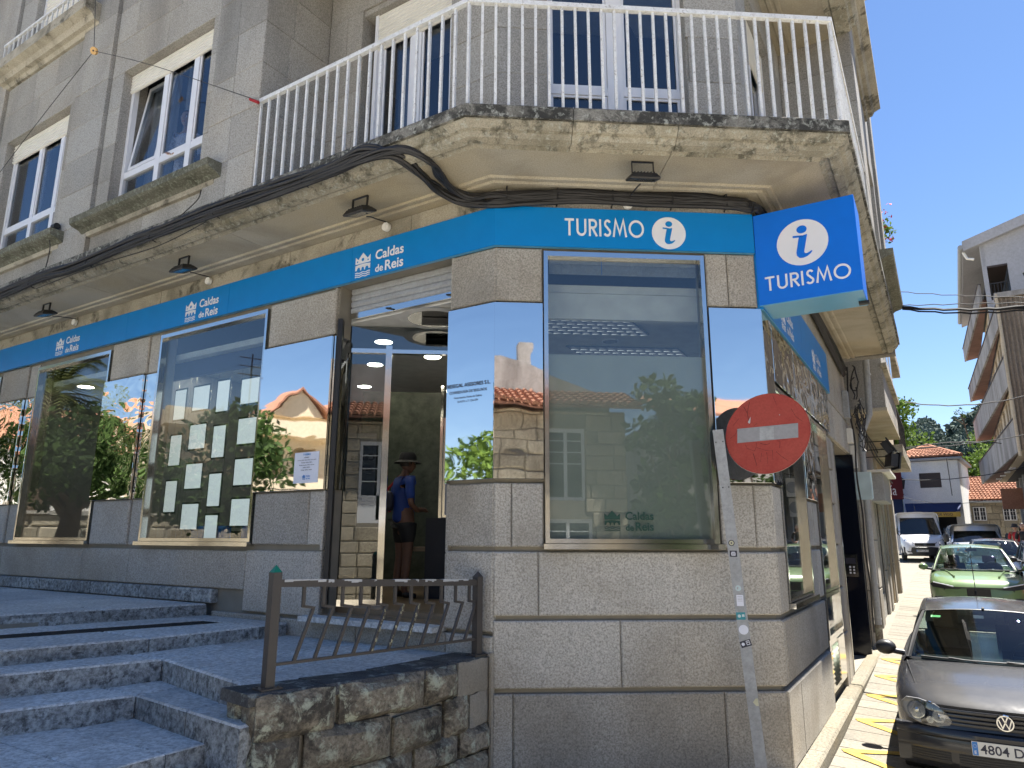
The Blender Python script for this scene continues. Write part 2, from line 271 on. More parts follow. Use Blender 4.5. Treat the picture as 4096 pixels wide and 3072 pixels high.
# ---------------------------------------------------------------- helpers
ORG = {}
def tag(o, label=None, cat=None, group=None, kind=None):
    if label: o['label'] = label
    if cat: o['category'] = cat
    if group: o['group'] = group
    if kind: o['kind'] = kind
    return o
def thing(name, label, cat, loc, group=None, kind=None):
    o = bpy.data.objects.new(name, None); COL.objects.link(o); o.location = V(loc); o.empty_display_size = .1
    ORG[o.name] = V(loc); return tag(o, label, cat, group, kind)
class G:
    """collects closed pieces; build() links them as one mesh object"""
    def __init__(s): s.v = []; s.f = []; s.mi = []; s.cur = 0
    def add(s, vs_, fs):
        b = len(s.v); s.v += [tuple(x) for x in vs_]; s.f += [tuple(i + b for i in f) for f in fs]; s.mi += [s.cur] * len(fs); return s
    def hexa(s, p):      # 8 points: bottom ring 0-3, top ring 4-7
        return s.add(p, [(0, 3, 2, 1), (4, 5, 6, 7), (0, 1, 5, 4), (1, 2, 6, 5), (2, 3, 7, 6), (3, 0, 4, 7)])
    def box(s, c, h, rz=0, tilt=None):
        c = V(c); m = Matrix.Rotation(rz, 3, 'Z') if tilt is None else tilt
        return s.hexa([c + m @ V((x * h[0], y * h[1], z * h[2])) for z in (-1, 1) for x, y in ((-1, -1), (1, -1), (1, 1), (-1, 1))])
    def fbox(s, fr, s0, s1, o0, o1, z0, z1):
        return s.hexa([pt(fr, a, o, z) for z in (z0, z1) for a, o in ((s0, o0), (s1, o0), (s1, o1), (s0, o1))])
    def cham(s, fr, s0, s1, z0, z1, o, d, ch=.008, jit=0):
        j = R_.uniform(-jit, jit); o = o + j
        P = lambda a, oo, z: pt(fr, a, oo, z)
        r = [P(a, o - d, z) for a, z in ((s0, z0), (s1, z0), (s1, z1), (s0, z1))]
        m = [P(a, o - ch, z) for a, z in ((s0, z0), (s1, z0), (s1, z1), (s0, z1))]
        k = [P(a, o, z) for a, z in ((s0 + ch, z0 + ch), (s1 - ch, z0 + ch), (s1 - ch, z1 - ch), (s0 + ch, z1 - ch))]
        fs = [(3, 2, 1, 0), (8, 9, 10, 11)]
        for i in range(4):
            n = (i + 1) % 4; fs += [(i, n, 4 + n, 4 + i), (4 + i, 4 + n, 8 + n, 8 + i)]
        return s.add(r + m + k, fs)
    def prism(s, poly, z0, z1):
        n = len(poly); return s.add([(p[0], p[1], z0) for p in poly] + [(p[0], p[1], z1) for p in poly],
            [tuple(range(n - 1, -1, -1)), tuple(range(n, 2 * n))] + [(i, (i + 1) % n, n + (i + 1) % n, n + i) for i in range(n)])
    def slab(s, pts, nvec):      # planar polygon extruded by vector
        n = len(pts); nv = V(nvec); return s.add([V(p) for p in pts] + [V(p) + nv for p in pts],
            [tuple(range(n - 1, -1, -1)), tuple(range(n, 2 * n))] + [(i, (i + 1) % n, n + (i + 1) % n, n + i) for i in range(n)])
    def poly(s, pts): return s.add(pts, [tuple(range(len(pts)))])
    def tube(s, path, r, n=8, caps=True, rr=None):
        path = [V(p) for p in path]; k = len(path); rings = []; prev = None
        for i, p in enumerate(path):
            t = (path[min(i + 1, k - 1)] - path[max(i - 1, 0)])
            t = t.normalized() if t.length > 1e-9 else V((0, 0, 1))
            if prev is None:
                a = V((0, 0, 1)) if abs(t.z) < .9 else V((1, 0, 0)); u = t.cross(a).normalized()
            else: u = (prev - t * prev.dot(t)).normalized()
            prev = u; v = t.cross(u); ri = rr[i] if rr else r
            rings.append([p + (u * cos(2 * pi * j / n) + v * sin(2 * pi * j / n)) * ri for j in range(n)])
        vs_ = [q for ring in rings for q in ring]; fs = []
        for i in range(k - 1):
            for j in range(n): fs.append((i * n + j, i * n + (j + 1) % n, (i + 1) * n + (j + 1) % n, (i + 1) * n + j))
        if caps: fs += [tuple(range(n - 1, -1, -1)), tuple(range((k - 1) * n, k * n))]
        return s.add(vs_, fs)
    def bar(s, a, b, w, h, upv=(0, 0, 1)):
        a = V(a); b = V(b); t = (b - a).normalized(); u = V(upv); sd = t.cross(u)
        if sd.length < 1e-4: u = V((1, 0, 0)); sd = t.cross(u)
        sd.normalize(); u = sd.cross(t)
        return s.hexa([p + sd * x * w / 2 + u * y * h / 2 for p in (a, b) for x, y in ((-1, -1), (1, -1), (1, 1), (-1, 1))])
    def disc(s, c, n, r, th, seg=24, r2=None):
        c = V(c); n = V(n).normalized(); return s.tube([c, c + n * th], r, seg, rr=[r, r2 if r2 is not None else r])
    def grid(s, rows):
        a = len(rows); b = len(rows[0]); return s.add([p for r in rows for p in r], [(i * b + j, i * b + j + 1, (i + 1) * b + j + 1, (i + 1) * b + j) for i in range(a - 1) for j in range(b - 1)])
    def build(s, name, mat, parent=None, smooth=False, label=None, cat=None, group=None, kind=None, recalc=True, origin=None):
        org = ORG[parent.name] if parent is not None else V(origin) if origin is not None else V((0, 0, 0))
        me = bpy.data.meshes.new(name); me.from_pydata([V(v) - org for v in s.v], [], s.f)
        mats = mat if isinstance(mat, (list, tuple)) else [mat]
        for m in mats: me.materials.append(m if not isinstance(m, str) else M[m])
        if len(mats) > 1: me.polygons.foreach_set('material_index', s.mi)
        if recalc:
            bm = bmesh.new(); bm.from_mesh(me); bmesh.ops.recalc_face_normals(bm, faces=bm.faces); bm.to_mesh(me); bm.free()
        if smooth:
            me.polygons.foreach_set('use_smooth', [True] * len(me.polygons))
            if smooth != 'all': me.set_sharp_from_angle(angle=rad(40))
        o = bpy.data.objects.new(name, me); COL.objects.link(o)
        if parent is not None: o.parent = parent; ORG[o.name] = org
        else: o.location = org; ORG[o.name] = org
        return tag(o, label, cat, group, kind)
def copy_tree(o, loc=None, parent=None, rz=None):
    c = o.copy(); COL.objects.link(c); c.parent = parent
    if loc is not None: c.location = loc
    if rz is not None: c.rotation_euler = (0, 0, rz)
    for ch in o.children: copy_tree(ch, None, c)
    return c

# ---------------------------------------------------------------- facade frames (s along the wall, o outward, z up)
def az(a): return V((sin(rad(a)), cos(rad(a)), 0))
dL, dC, dR = az(-57.89), az(86.07), az(31.08)
nL = V((-dL.y, dL.x, 0)); nC = V((dC.y, -dC.x, 0)); nR = V((dR.y, -dR.x, 0))
c1 = V((-.1613, 6.3889, 0)); c2 = V((2.4112, 6.5656, 0)); WC = (c2 - c1).length
FR = dict(L=(c1, dL, nL), C=(c1, dC, nC), R=(c2, dR, nR))
def pt(fr, s, o, z):
    c, d, n = FR[fr] if isinstance(fr, str) else fr
    return c + d * s + n * o + V((0, 0, z))
def inter(p, d, q, e):
    # 2d line intersection p+t d, q+u e
    den = d.x * e.y - d.y * e.x; t = ((q.x - p.x) * e.y - (q.y - p.y) * e.x) / den; return p + d * t
def corner(i, o):     # offset polyline corner: i=1 (L/C) or 2 (C/R)
    if i == 1: return inter(c1 + nL * o, dL, c1 + nC * o, dC)
    return inter(c2 + nC * o, dC, c2 + nR * o, dR)
def mitre(i, o, side):  # s coordinate of the mitred corner in frame side
    c, d, n = FR[side]; return (corner(i, o) - c).dot(d)

def wall_core(g, fr, s0, s1, z0, z1, o0, o1, holes):
    """solid wall o0..o1 with rectangular holes (s0,s1,z0,z1)"""
    ss = sorted(set([s0, s1] + [x for h in holes for x in h[:2] if s0 < x < s1]))
    for a, b in zip(ss[:-1], ss[1:]):
        m = (a + b) / 2; hs = sorted([h[2:] for h in holes if h[0] < m < h[1]])
        z = z0
        for h0, h1 in hs:
            if h0 > z: g.fbox(fr, a, b, o0, o1, z, h0)
            z = max(z, h1)
        if z < z1: g.fbox(fr, a, b, o0, o1, z, z1)
def blocks(parent, fr, s0, s1, z0, z1, o, mat='granite', d=.06, splits=None, gap=.006, ch=.007, name='stone_block', jit=.002):
    """one course of stones between s0..s1 cut at splits"""
    ss = [s0] + sorted(x for x in (splits or []) if s0 + .05 < x < s1 - .05) + [s1]
    for a, b in zip(ss[:-1], ss[1:]):
        g = G(); g.cham(fr, a + gap / 2, b - gap / 2, z0 + gap / 2, z1 - gap / 2, o, d, ch, jit); g.build(name, mat, parent)

# ================================================================ the corner building
bld = thing('corner_building', 'grey granite corner building with blue fascia, white balcony railing and shop windows', 'building', pt('C', 1.3, -1, 0))
FLZ = 1.40                     # shop floor level
# --- structural core (behind the facing stones)
g = G()
wL = [(6.74, 8.87, 2.06, 4.80), (10.16, 12.3, 2.06, 4.80), (3.30, 5.50, 2.06, 4.83), (.54, 2.14, 1.33, 4.90)]
wC = [(.47, 2.05, 2.06, 4.83)]
wR = [(.42, 1.86, 1.52, 3.64), (2.72, 4.06, .30, 3.64), (5.12, 7.25, .16, 3.62)]
TH = -.24
wall_core(g, 'L', mitre(1, -.06, 'L'), 13.2, -.6, 5.5, TH, -.055, wL)
wall_core(g, 'C', mitre(1, -.06, 'C'), mitre(2, -.06, 'C'), -.6, 5.5, TH, -.055, wC)
wall_core(g, 'R', mitre(2, -.06, 'R'), 8.0, -.6, 5.5, TH, -.055, wR)
g.build('wall', 'darkjoint', bld)
# --- upper walls core
g = G()
upL = [(3.62, 5.62, 6.25, 8.42), (7.05, 9.05, 6.25, 8.42)]; bal = [(.62, 1.98, 5.76, 8.35)]; balC = [(.52, 2.0, 5.76, 8.4)]
up2L = [(7.0, 8.80, 9.95, 12.2), (3.9, 5.3, 9.95, 12.2)]
wall_core(g, 'L', 2.805, 13.2, 5.62, 13.2, .55, .865, upL + up2L)
g.fbox('L', 2.55, 2.80, -.2, .866, 5.62, 13.2)                         # return of the recess
wall_core(g, 'L', mitre(1, -.06, 'L'), 2.62, 5.5, 13.2, TH, -.03, bal)
wall_core(g, 'C', mitre(1, -.03, 'C'), mitre(2, -.03, 'C'), 5.5, 13.2, TH, -.03, balC)
wall_core(g, 'R', mitre(2, -.03, 'R'), 2.75, 5.5, 13.2, TH, -.03, [(.5, 1.9, 5.76, 8.4)])
g.fbox('R', 2.72, 2.95, -.2, .866, 5.62, 13.2)
wall_core(g, 'R', 2.955, 7.6, 5.62, 13.2, .55, .865, [(4.5, 6.6, 6.25, 8.42), (3.3, 5.4, 9.95, 12.2)])
g.fbox('R', 7.62, 7.85, -.2, .90, 5.49, 13.2)
g.build('wall', 'granite_up', bld)
# roof, party walls and floors close the building
g = G()
LF = pt('L', 13.2, 0, 0); RF = pt('R', 7.8, 0, 0); bk = LF + V((6, 9, 0))
foot = [pt('L', 13.2, 1.2, 0), corner(1, 1.2), corner(2, 1.2), pt('R', 7.85, 1.2, 0), pt('R', 7.85, -9, 0), pt('L', 13.2, -9, 0)]
g.prism(foot, 13.2, 13.4); g.build('roof', 'granite_up', bld)
g = G()
g.fbox('R', 7.6, 7.85, -9, -.25, -.6, 13.2); g.fbox('L', 12.9, 13.2, -8, -.25, -.6, 13.2)
inn = lambda o: [pt('L', 12.8, o, 0), corner(1, o), corner(2, o), pt('R', 7.5, o, 0), pt('R', 7.5, -8.5, 0), pt('L', 12.8, -8.5, 0)]
g.slab([pt('L', 12.8, -6.5, .9), pt('R', 7.5, -6.5, .9), pt('R', 7.5, -6.5, 13), pt('L', 12.8, -6.5, 13)], (0, .2, 0))
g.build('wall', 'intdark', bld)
g = G(); g.prism(inn(-.26), FLZ - .2, FLZ); g.build('floor', 'wood', bld)
g = G(); g.prism(inn(-.26), 4.52, 4.60); g.build('ceiling', 'intceil', bld)
g = G(); g.prism(inn(-.26), 8.9, 9.0); g.build('ceiling', 'intceil', bld)

# --- ground floor facing stones
ZB = [.17, .85, 1.445, 2.03, 2.60]          # course lines of the chamfer
GR = .036                                    # groove between courses
def course_C(z0, z1, splits, o=0.0, ends=(None, None)):
    a = mitre(1, o, 'C') + .001; b = mitre(2, o, 'C') - .001
    blocks(bld, 'C', a if ends[0] is None else ends[0], b if ends[1] is None else ends[1], z0, z1, o, splits=splits, ch=.012)
course_C(-.5, ZB[1] - GR, [.18, 2.02]); course_C(ZB[1], ZB[2] - GR, [1.12]); course_C(ZB[2], ZB[3] - GR, [.40])
blocks(bld, 'C', mitre(1, 0, 'C') + .001, .452, ZB[3], ZB[4], 0, splits=[.16], ch=.012)
blocks(bld, 'C', 2.075, mitre(2, 0, 'C') - .001, ZB[3], ZB[4], 0, splits=[2.40], ch=.012)
blocks(bld, 'C', mitre(1, 0, 'C') + .001, .455, 4.325, 4.875, 0, ch=.012)
blocks(bld, 'C', 2.07, mitre(2, 0, 'C') - .001, 4.325, 4.875, 0, splits=[2.29], ch=.012)
# L side: corner pier
blocks(bld, 'L', .001, .535, 4.325, 4.875, 0, ch=.012); blocks(bld, 'L', .001, .54, ZB[3], ZB[4], 0, ch=.012)
blocks(bld, 'L', .001, .535, 1.31, ZB[3] - GR, 0, ch=.012); blocks(bld, 'L', .001, 2.7, .5, 1.28, .012, splits=[.5, 1.6], ch=.01)
# door threshold, pier between door and window 2
g = G(); g.fbox('L', .535, 2.26, -.3, .16, 1.285, 1.335); g.build('threshold', 'step', bld)
g = G(); g.hexa([pt('L', a, o, z) for z in (1.336, 1.345) for a, o in ((.54, -.02), (2.13, -.02), (2.13, -.24), (.54, -.24))]); g.build('door_sill', 'wood', bld)
blocks(bld, 'L', 2.15, 3.26, 4.325, 4.86, 0, ch=.012); blocks(bld, 'L', 2.15, 3.27, ZB[3], ZB[4], 0, splits=[2.38], ch=.012)
blocks(bld, 'L', 2.15, 3.35, 1.31, 1.97, 0, ch=.01); blocks(bld, 'L', 2.7, 3.84, .9, 1.29, .03, ch=.01)
# jamb lining inside the door recess
JF = (pt('L', 2.145, 0, 0), nL * -1, dL * -1)
for z0, z1 in ((1.34, 1.97), (1.98, 2.60), (4.325, 4.875)):
    blocks(bld, JF, .0, .235, z0, z1, 0, d=.03, mat='granite', splits=[.12] if z0 > 4 else None)
JB = (pt('L', .538, 0, 0), nL * -1, dL)
for z0, z1 in ((1.34, 1.97), (1.98, 2.60), (4.325, 4.875)): blocks(bld, JB, .0, .235, z0, z1, 0, d=.03)
# piers between the shop windows
for a, b, e in ((5.80, 6.70, 5.53), (9.22, 10.13, 8.92)):
    for z0, z1 in ((ZB[3] - .02, ZB[4]), (4.325, 4.86)):
        blocks(bld, 'L', a, b, z0, z1, 0, ch=.014); blocks(bld, 'L', e, a - .004, z0, z1, -.035, d=.03)
# plinth courses along the raised pavement
blocks(bld, 'L', 3.35, 12.8, 1.535, 1.965, 0, splits=[5.68, 6.82, 9.17, 11.4], ch=.008)
x = 3.85
while x < 12.6:
    n = min(12.7, x + R_.uniform(.5, .9)); blocks(bld, 'L', x, n, 1.37, 1.53, .045, d=.10, mat='riser', ch=.012, name='skirting_stone'); x = n
# frieze stones between fascia and soffit
for fr, a, b in (('L', .0, 12.8), ('C', 0, WC), ('R', 0, 7.6)):
    x = a
    while x < b - .05:
        n = min(b, x + R_.choice([.75, 1.1, 1.5, 1.9])); 
        if b - n < .3: n = b
        blocks(bld, fr, x, n, 5.285 if fr != 'R' else 4.66, 5.498, -.012, d=.045, mat='granite_mould' if fr == 'L' else 'granite', name='frieze_stone', ch=.004); x = n
# R side piers and plinth
blocks(bld, 'R', .001, .40, ZB[3], ZB[4], 0, ch=.012); blocks(bld, 'R', .001, .40, ZB[2], ZB[3] - GR, 0, ch=.012)
blocks(bld, 'R', .001, 2.66, ZB[1], ZB[2] - GR - .01, 0, splits=[.12], ch=.012); blocks(bld, 'R', .001, 2.72, .17, ZB[1] - GR, .012, splits=[.62], ch=.012)
for z0, z1 in ((ZB[2], ZB[3] - GR), (ZB[3], 2.55)): blocks(bld, 'R', 1.88, 2.64, z0, z1, 0, splits=[2.3], ch=.012)
for z0, z1 in ((.17, .85), (.87, 1.45), (1.47, 2.03), (2.05, 2.6), (2.62, 3.1), (3.12, 3.6)): blocks(bld, 'R', 4.10, 4.66, z0, z1, .0, splits=[4.4], ch=.012)
blocks(bld, 'R', 4.66, 5.1, .17, 3.6, -.03, d=.025, splits=[])
for z0, z1 in ((.17, .85), (.87, 1.45), (1.47, 2.03), (2.05, 2.6), (2.62, 3.1), (3.12, 3.6)): blocks(bld, 'R', 7.27, 7.8, z0, z1, 0, ch=.012)
blocks(bld, 'R', 4.5, 7.8, 3.64, 4.22, 0, splits=[5.2, 6.5], ch=.01); blocks(bld, 'R', 4.85, 7.8, 4.24, 4.66, 0, splits=[5.8], ch=.01)

# --- polished steel sheets round the piers
def sheet(fr, s0, s1, z0, z1, o, mat, d=.028):
    g = G(); g.cham(fr, s0, s1, z0, z1, o, d, .003); g.build('steel_panel', mat, bld)
a = mitre(1, .028, 'L'); b = mitre(1, .028, 'C')
sheet('L', a + .0015, .54, 2.632, 4.303, .028, 'steelmed'); sheet('C', b + .0015, .452, 2.632, 4.303, .028, 'steelmed')
sheet('L', 2.146, 3.294, 2.61, 4.30, .028, 'steelmed'); g = G(); g.cham(JF, .002, .235, 2.61, 4.30, 0.028, .02, .002); g.build('steel_panel', 'steelmed', bld)
g = G(); g.cham(JB, .002, .235, 2.61, 4.30, 0.02, .02, .002); g.build('steel_panel', 'steelmed', bld)
sheet('L', 5.79, 6.775, 2.605, 4.30, .028, 'steelwavy'); sheet('L', 5.53, 5.785, 2.605, 4.30, -.01, 'steelwavy', .02)
sheet('L', 9.2, 10.1, 2.605, 4.30, .028, 'steelwavy'); sheet('L', 8.93, 9.195, 2.605, 4.30, -.01, 'steelwavy', .02)
sheet('C', 2.07, mitre(2, .028, 'C') - .0015, 2.615, 4.303, .028, 'steel'); sheet('R', mitre(2, .028, 'R') + .0015, .40, 2.615, 4.28, .028, 'steelwavy')
for s0, s1 in ((.404, 1.6), (1.604, 2.9), (2.904, 4.44)): sheet('R', s0, s1, 3.66, 4.28, .03, 'steelwavy')
sheet('R', 1.90, 2.68, 2.57, 3.65, .02, 'steelwavy')

# --- shop windows: frame, sill, pane
def shop_window(fr, s0, s1, z0, z1, o, fw=.04, mat='steelframe', sill=True, pmat='glass', name='shop_window', head=.05, sd=.06):
    g = G(); D = .07
    g.fbox(fr, s0, s0 + fw, o - D, o + .012, z0, z1); g.fbox(fr, s1 - fw, s1, o - D, o + .012, z0, z1)
    g.fbox(fr, s0 + fw, s1 - fw, o - D, o + .010, z1 - head, z1); g.fbox(fr, s0 + fw, s1 - fw, o - D, o + .010, z0, z0 + fw)
    w_ = g.build(name, mat, bld)
    g = G(); g.fbox(fr, s0 + fw - .01, s1 - fw + .01, o - .05, o - .042, z0 + fw - .01, z1 - head + .01); g.build('pane', pmat, w_)
    if sill:
        g = G(); g.fbox(fr, s0 - .02, s1 + .03, o - .04, o + sd, z0 - .05, z0 - .004); g.build('sill', mat, w_)
    return w_
shop_window('C', .465, 2.055, 2.065, 4.845, .0)
shop_window('L', 3.30, 5.50, 2.06, 4.82, -.005); shop_window('L', 6.74, 8.87, 2.06, 4.79, -.005); shop_window('L', 10.16, 12.3, 2.06, 4.79, -.005)
shop_window('R', .42, 1.86, 1.52, 3.64, -.0); shop_window('R', 2.72, 4.06, 1.47, 3.64, -.0, sill=False)
# lower part of the second street window: blue vinyl over a louvred cabinet
wv = shop_window('R', 2.72, 4.06, .93, 1.46, -.0, sill=False)
g = G(); g.fbox('R', 2.76, 4.02, -.07, -.055, .99, 1.41); g.build('vinyl', 'blue', wv)
cab = G(); cab.fbox('R', 2.74, 4.06, -.2, .0, .32, .92); cb = cab.build('meter_cabinet', 'steelframe', bld)
for k in range(9):
    g = G(); z = .40 + k * .052; g.hexa([pt('R', s, o, zz) for zz, oo in ((z, .022), (z + .03, .004)) for s, o in ((2.84, oo - .006), (3.34, oo - .006), (3.34, oo), (2.84, oo))]); g.build('louvre', 'steelframe', cb)
g = G(); g.fbox('R', 3.42, 4.0, .001, .014, .38, .88); g.build('cabinet_door', 'steelframe', cb)
# frosted film over the lower two thirds of the chamfer window, with the green print
g = G(); g.fbox('C', .50, 2.02, -.075, -.068, 2.1, 3.826); film = g.build('frosted_film', 'frost', bld)

# --- soffit slabs, edge mouldings of the first floor slab (separate stones) and the second-floor slab
def sweep_stone(fr, s0, s1, prof, mat, name, e0=None, e1=None):
    """profile [(o,z)] swept from s0 to s1; e0/e1 = corner index for a mitred end"""
    g = G(); A = [pt(fr, (mitre(e0, o, fr) if e0 else s0), o, z) for o, z in prof]; B = [pt(fr, (mitre(e1, o, fr) if e1 else s1), o, z) for o, z in prof]
    n = len(prof); g.add(A + B, [tuple(range(n - 1, -1, -1)), tuple(range(n, 2 * n))] + [(i, (i + 1) % n, n + (i + 1) % n, n + i) for i in range(n)])
    return g.build(name, mat, bld)
edge = [(.70, 5.505), (.735, 5.53), (.77, 5.53), (.79, 5.50), (.86, 5.52), (.885, 5.56), (.92, 5.57), (.965, 5.625), (.965, 5.638), (.70, 5.638)]
crust = [(.70, 5.642), (.99, 5.642), (.99, 5.755), (.98, 5.765), (.70, 5.765)]
soff = [(-.05, 5.50), (.07, 5.50), (.085, 5.485), (.125, 5.485), (.14, 5.505), (.165, 5.505), (.175, 5.492), (.215, 5.492), (.23, 5.512), (.698, 5.512), (.698, 5.757), (-.05, 5.757)]
def run(fr, cuts, prof, mat, name, e0=None, e1=None):
    for i, (a_, b_) in enumerate(zip(cuts[:-1], cuts[1:])):
        sweep_stone(fr, a_ + .003, b_ - .003, prof, mat, name, e0 if i == 0 else None, e1 if i == len(cuts) - 2 else None)
for pf_, mt_, nm_ in ((edge, 'granite_edge', 'cornice_stone'), (crust, 'crust', 'edge_slab')):
    run('L', [0, 1.15, 2.62, 4.1, 5.3, 6.9, 8.4, 10.1, 11.5, 13.0], pf_, mt_, nm_, e0=1)
    run('C', [0, .62, 1.55, 2.58], pf_, mt_, nm_, e0=1, e1=2)
    run('R', [0, 1.4, 2.9, 4.4, 5.9, 7.6], pf_, mt_, nm_, e0=2)
run('L', [0, 3.2, 6.4, 9.6, 13.0], soff, 'granite_soft', 'soffit_slab', e0=1)
run('C', [0, 1.55, 2.58], soff, 'granite_soft', 'soffit_slab', e0=1, e1=2)
run('R', [0, 2.2, 4.6, 7.6], soff, 'granite_soft', 'soffit_slab', e0=2)
for zz in (8.92, 12.4):
    up_ = [(o, z - 5.51 + zz) for o, z in soff]; upe = [(o + .1 * (o > .8), z - 5.51 + zz) for o, z in edge]
    run('L', [0, 2.54], up_, 'granite_soft', 'soffit_slab', e0=1); run('C', [0, 2.58], up_, 'granite_soft', 'soffit_slab', e0=1, e1=2); run('R', [0, 2.71], up_, 'granite_soft', 'soffit_slab', e0=2)
    run('L', [0, 2.54], upe, 'granite_edge', 'cornice_stone', e0=1); run('C', [0, 2.58], upe, 'granite_edge', 'cornice_stone', e0=1, e1=2); run('R', [0, 2.71], upe, 'granite_edge', 'cornice_stone', e0=2)
# small second-floor balcony slabs
slab2 = [(.87, 9.50), (.93, 9.50), (.96, 9.56), (1.02, 9.57), (1.06, 9.64), (1.16, 9.68), (1.16, 9.86), (.87, 9.86)]
for fr, a_, b_ in (('L', 6.45, 9.45), ('R', 2.75, 6.2)): run(fr, [a_, (a_ + b_) / 2, b_], slab2, 'granite_mould', 'balcony_slab')

# --- upper ashlar
def ashlar(fr, s0, s1, rows, o, holes, mat, wmin=.7, wmax=1.3, d=.05, ch=.005):
    for z0, z1 in zip(rows[:-1], rows[1:]):
        x = s0; cuts = [s0]
        while x < s1 - .01:
            x = min(s1, x + R_.uniform(wmin, wmax));
            if s1 - x < .3: x = s1
            cuts.append(x)
        for a_, b_ in zip(cuts[:-1], cuts[1:]):
            segs = [(a_, b_)]
            for h in holes:
                if h[2] < (z0 + z1) / 2 < h[3]:
                    ns = []
                    for p, q in segs:
                        if h[1] <= p or h[0] >= q: ns.append((p, q)); continue
                        if h[0] - p > .04: ns.append((p, h[0]))
                        if q - h[1] > .04: ns.append((h[1], q))
                    segs = ns
            for p, q in segs: blocks(bld, fr, p, q, z0, z1, o, mat=mat, d=d, gap=.004, ch=ch, jit=.002)
rows = [5.765, 6.25, 6.80, 7.34, 7.88, 8.425, 8.97, 9.5, 10.05, 10.6, 11.15, 11.7, 12.25]
# bays (flush) and pilasters (proud)
ashlar('L', 3.46, 5.93, rows, .895, [(3.62, 5.62, 6.25, 8.42), (3.9, 5.3, 9.95, 12.2)], 'granite_up', d=.03)
ashlar('L', 5.95, 6.84, rows, .945, [], 'granite_up', .9, 1, d=.08)
ashlar('L', 6.86, 9.33, rows, .895, [(7.05, 9.05, 6.25, 8.42), (7.0, 8.8, 9.95, 12.2)], 'granite_up', d=.03)
ashlar('L', 9.35, 10.3, rows, .945, [], 'granite_up', .9, 1, d=.08)
ashlar('L', 10.32, 12.8, rows, .895, [], 'granite_up', d=.03)
ashlar('L', 2.545, 3.44, rows, .945, [], 'granite_up', .45, .5, d=.08)
RT = (pt('L', 2.545, 0, 0), nL, dL * -1)
ashlar(RT, .0, .94, rows, .004, [], 'granite_up', .5, .6, d=.03)
ashlar('L', .0, 2.54, rows, .0, bal, 'granite_up', d=.03)
ashlar('C', .0, WC, rows, .0, balC, 'granite_up', d=.03)
ashlar('R', .0, 2.71, rows, .0, [(.5, 1.9, 5.76, 8.4)], 'granite_up', d=.03)
RT2 = (pt('R', 2.715, 0, 0), nR, dR * -1)
ashlar(RT2, .0, .94, rows, .004, [], 'granite_up', .9, 1, d=.03)
ashlar('R', 2.715, 3.6, rows, .945, [], 'granite_up', .9, 1, d=.08)
ashlar('R', 3.62, 7.0, rows, .895, [(4.5, 6.6, 6.25, 8.42), (3.3, 5.4, 9.95, 12.2)], 'granite_up', d=.03)
ashlar('R', 7.02, 7.84, rows, .945, [], 'granite_up', .9, 1, d=.08)
for fr, a_, b_ in (('L', 3.10, 6.05), ('L', 6.55, 9.5), ('R', 4.1, 7.0)):
    prof = [(.86, 6.08), (.96, 6.08), (1.0, 6.11), (1.09, 6.135), (1.12, 6.155), (1.13, 6.235), (.62, 6.26), (.62, 6.1)]
    run(fr, [a_, b_], prof, 'sillstone', 'window_sill')
    prof = [(.90, 6.02), (.945, 6.02), (.96, 6.075), (.90, 6.075)]
    run(fr, [a_ + .12, b_ - .12], prof, 'granite_mould', 'sill_moulding')

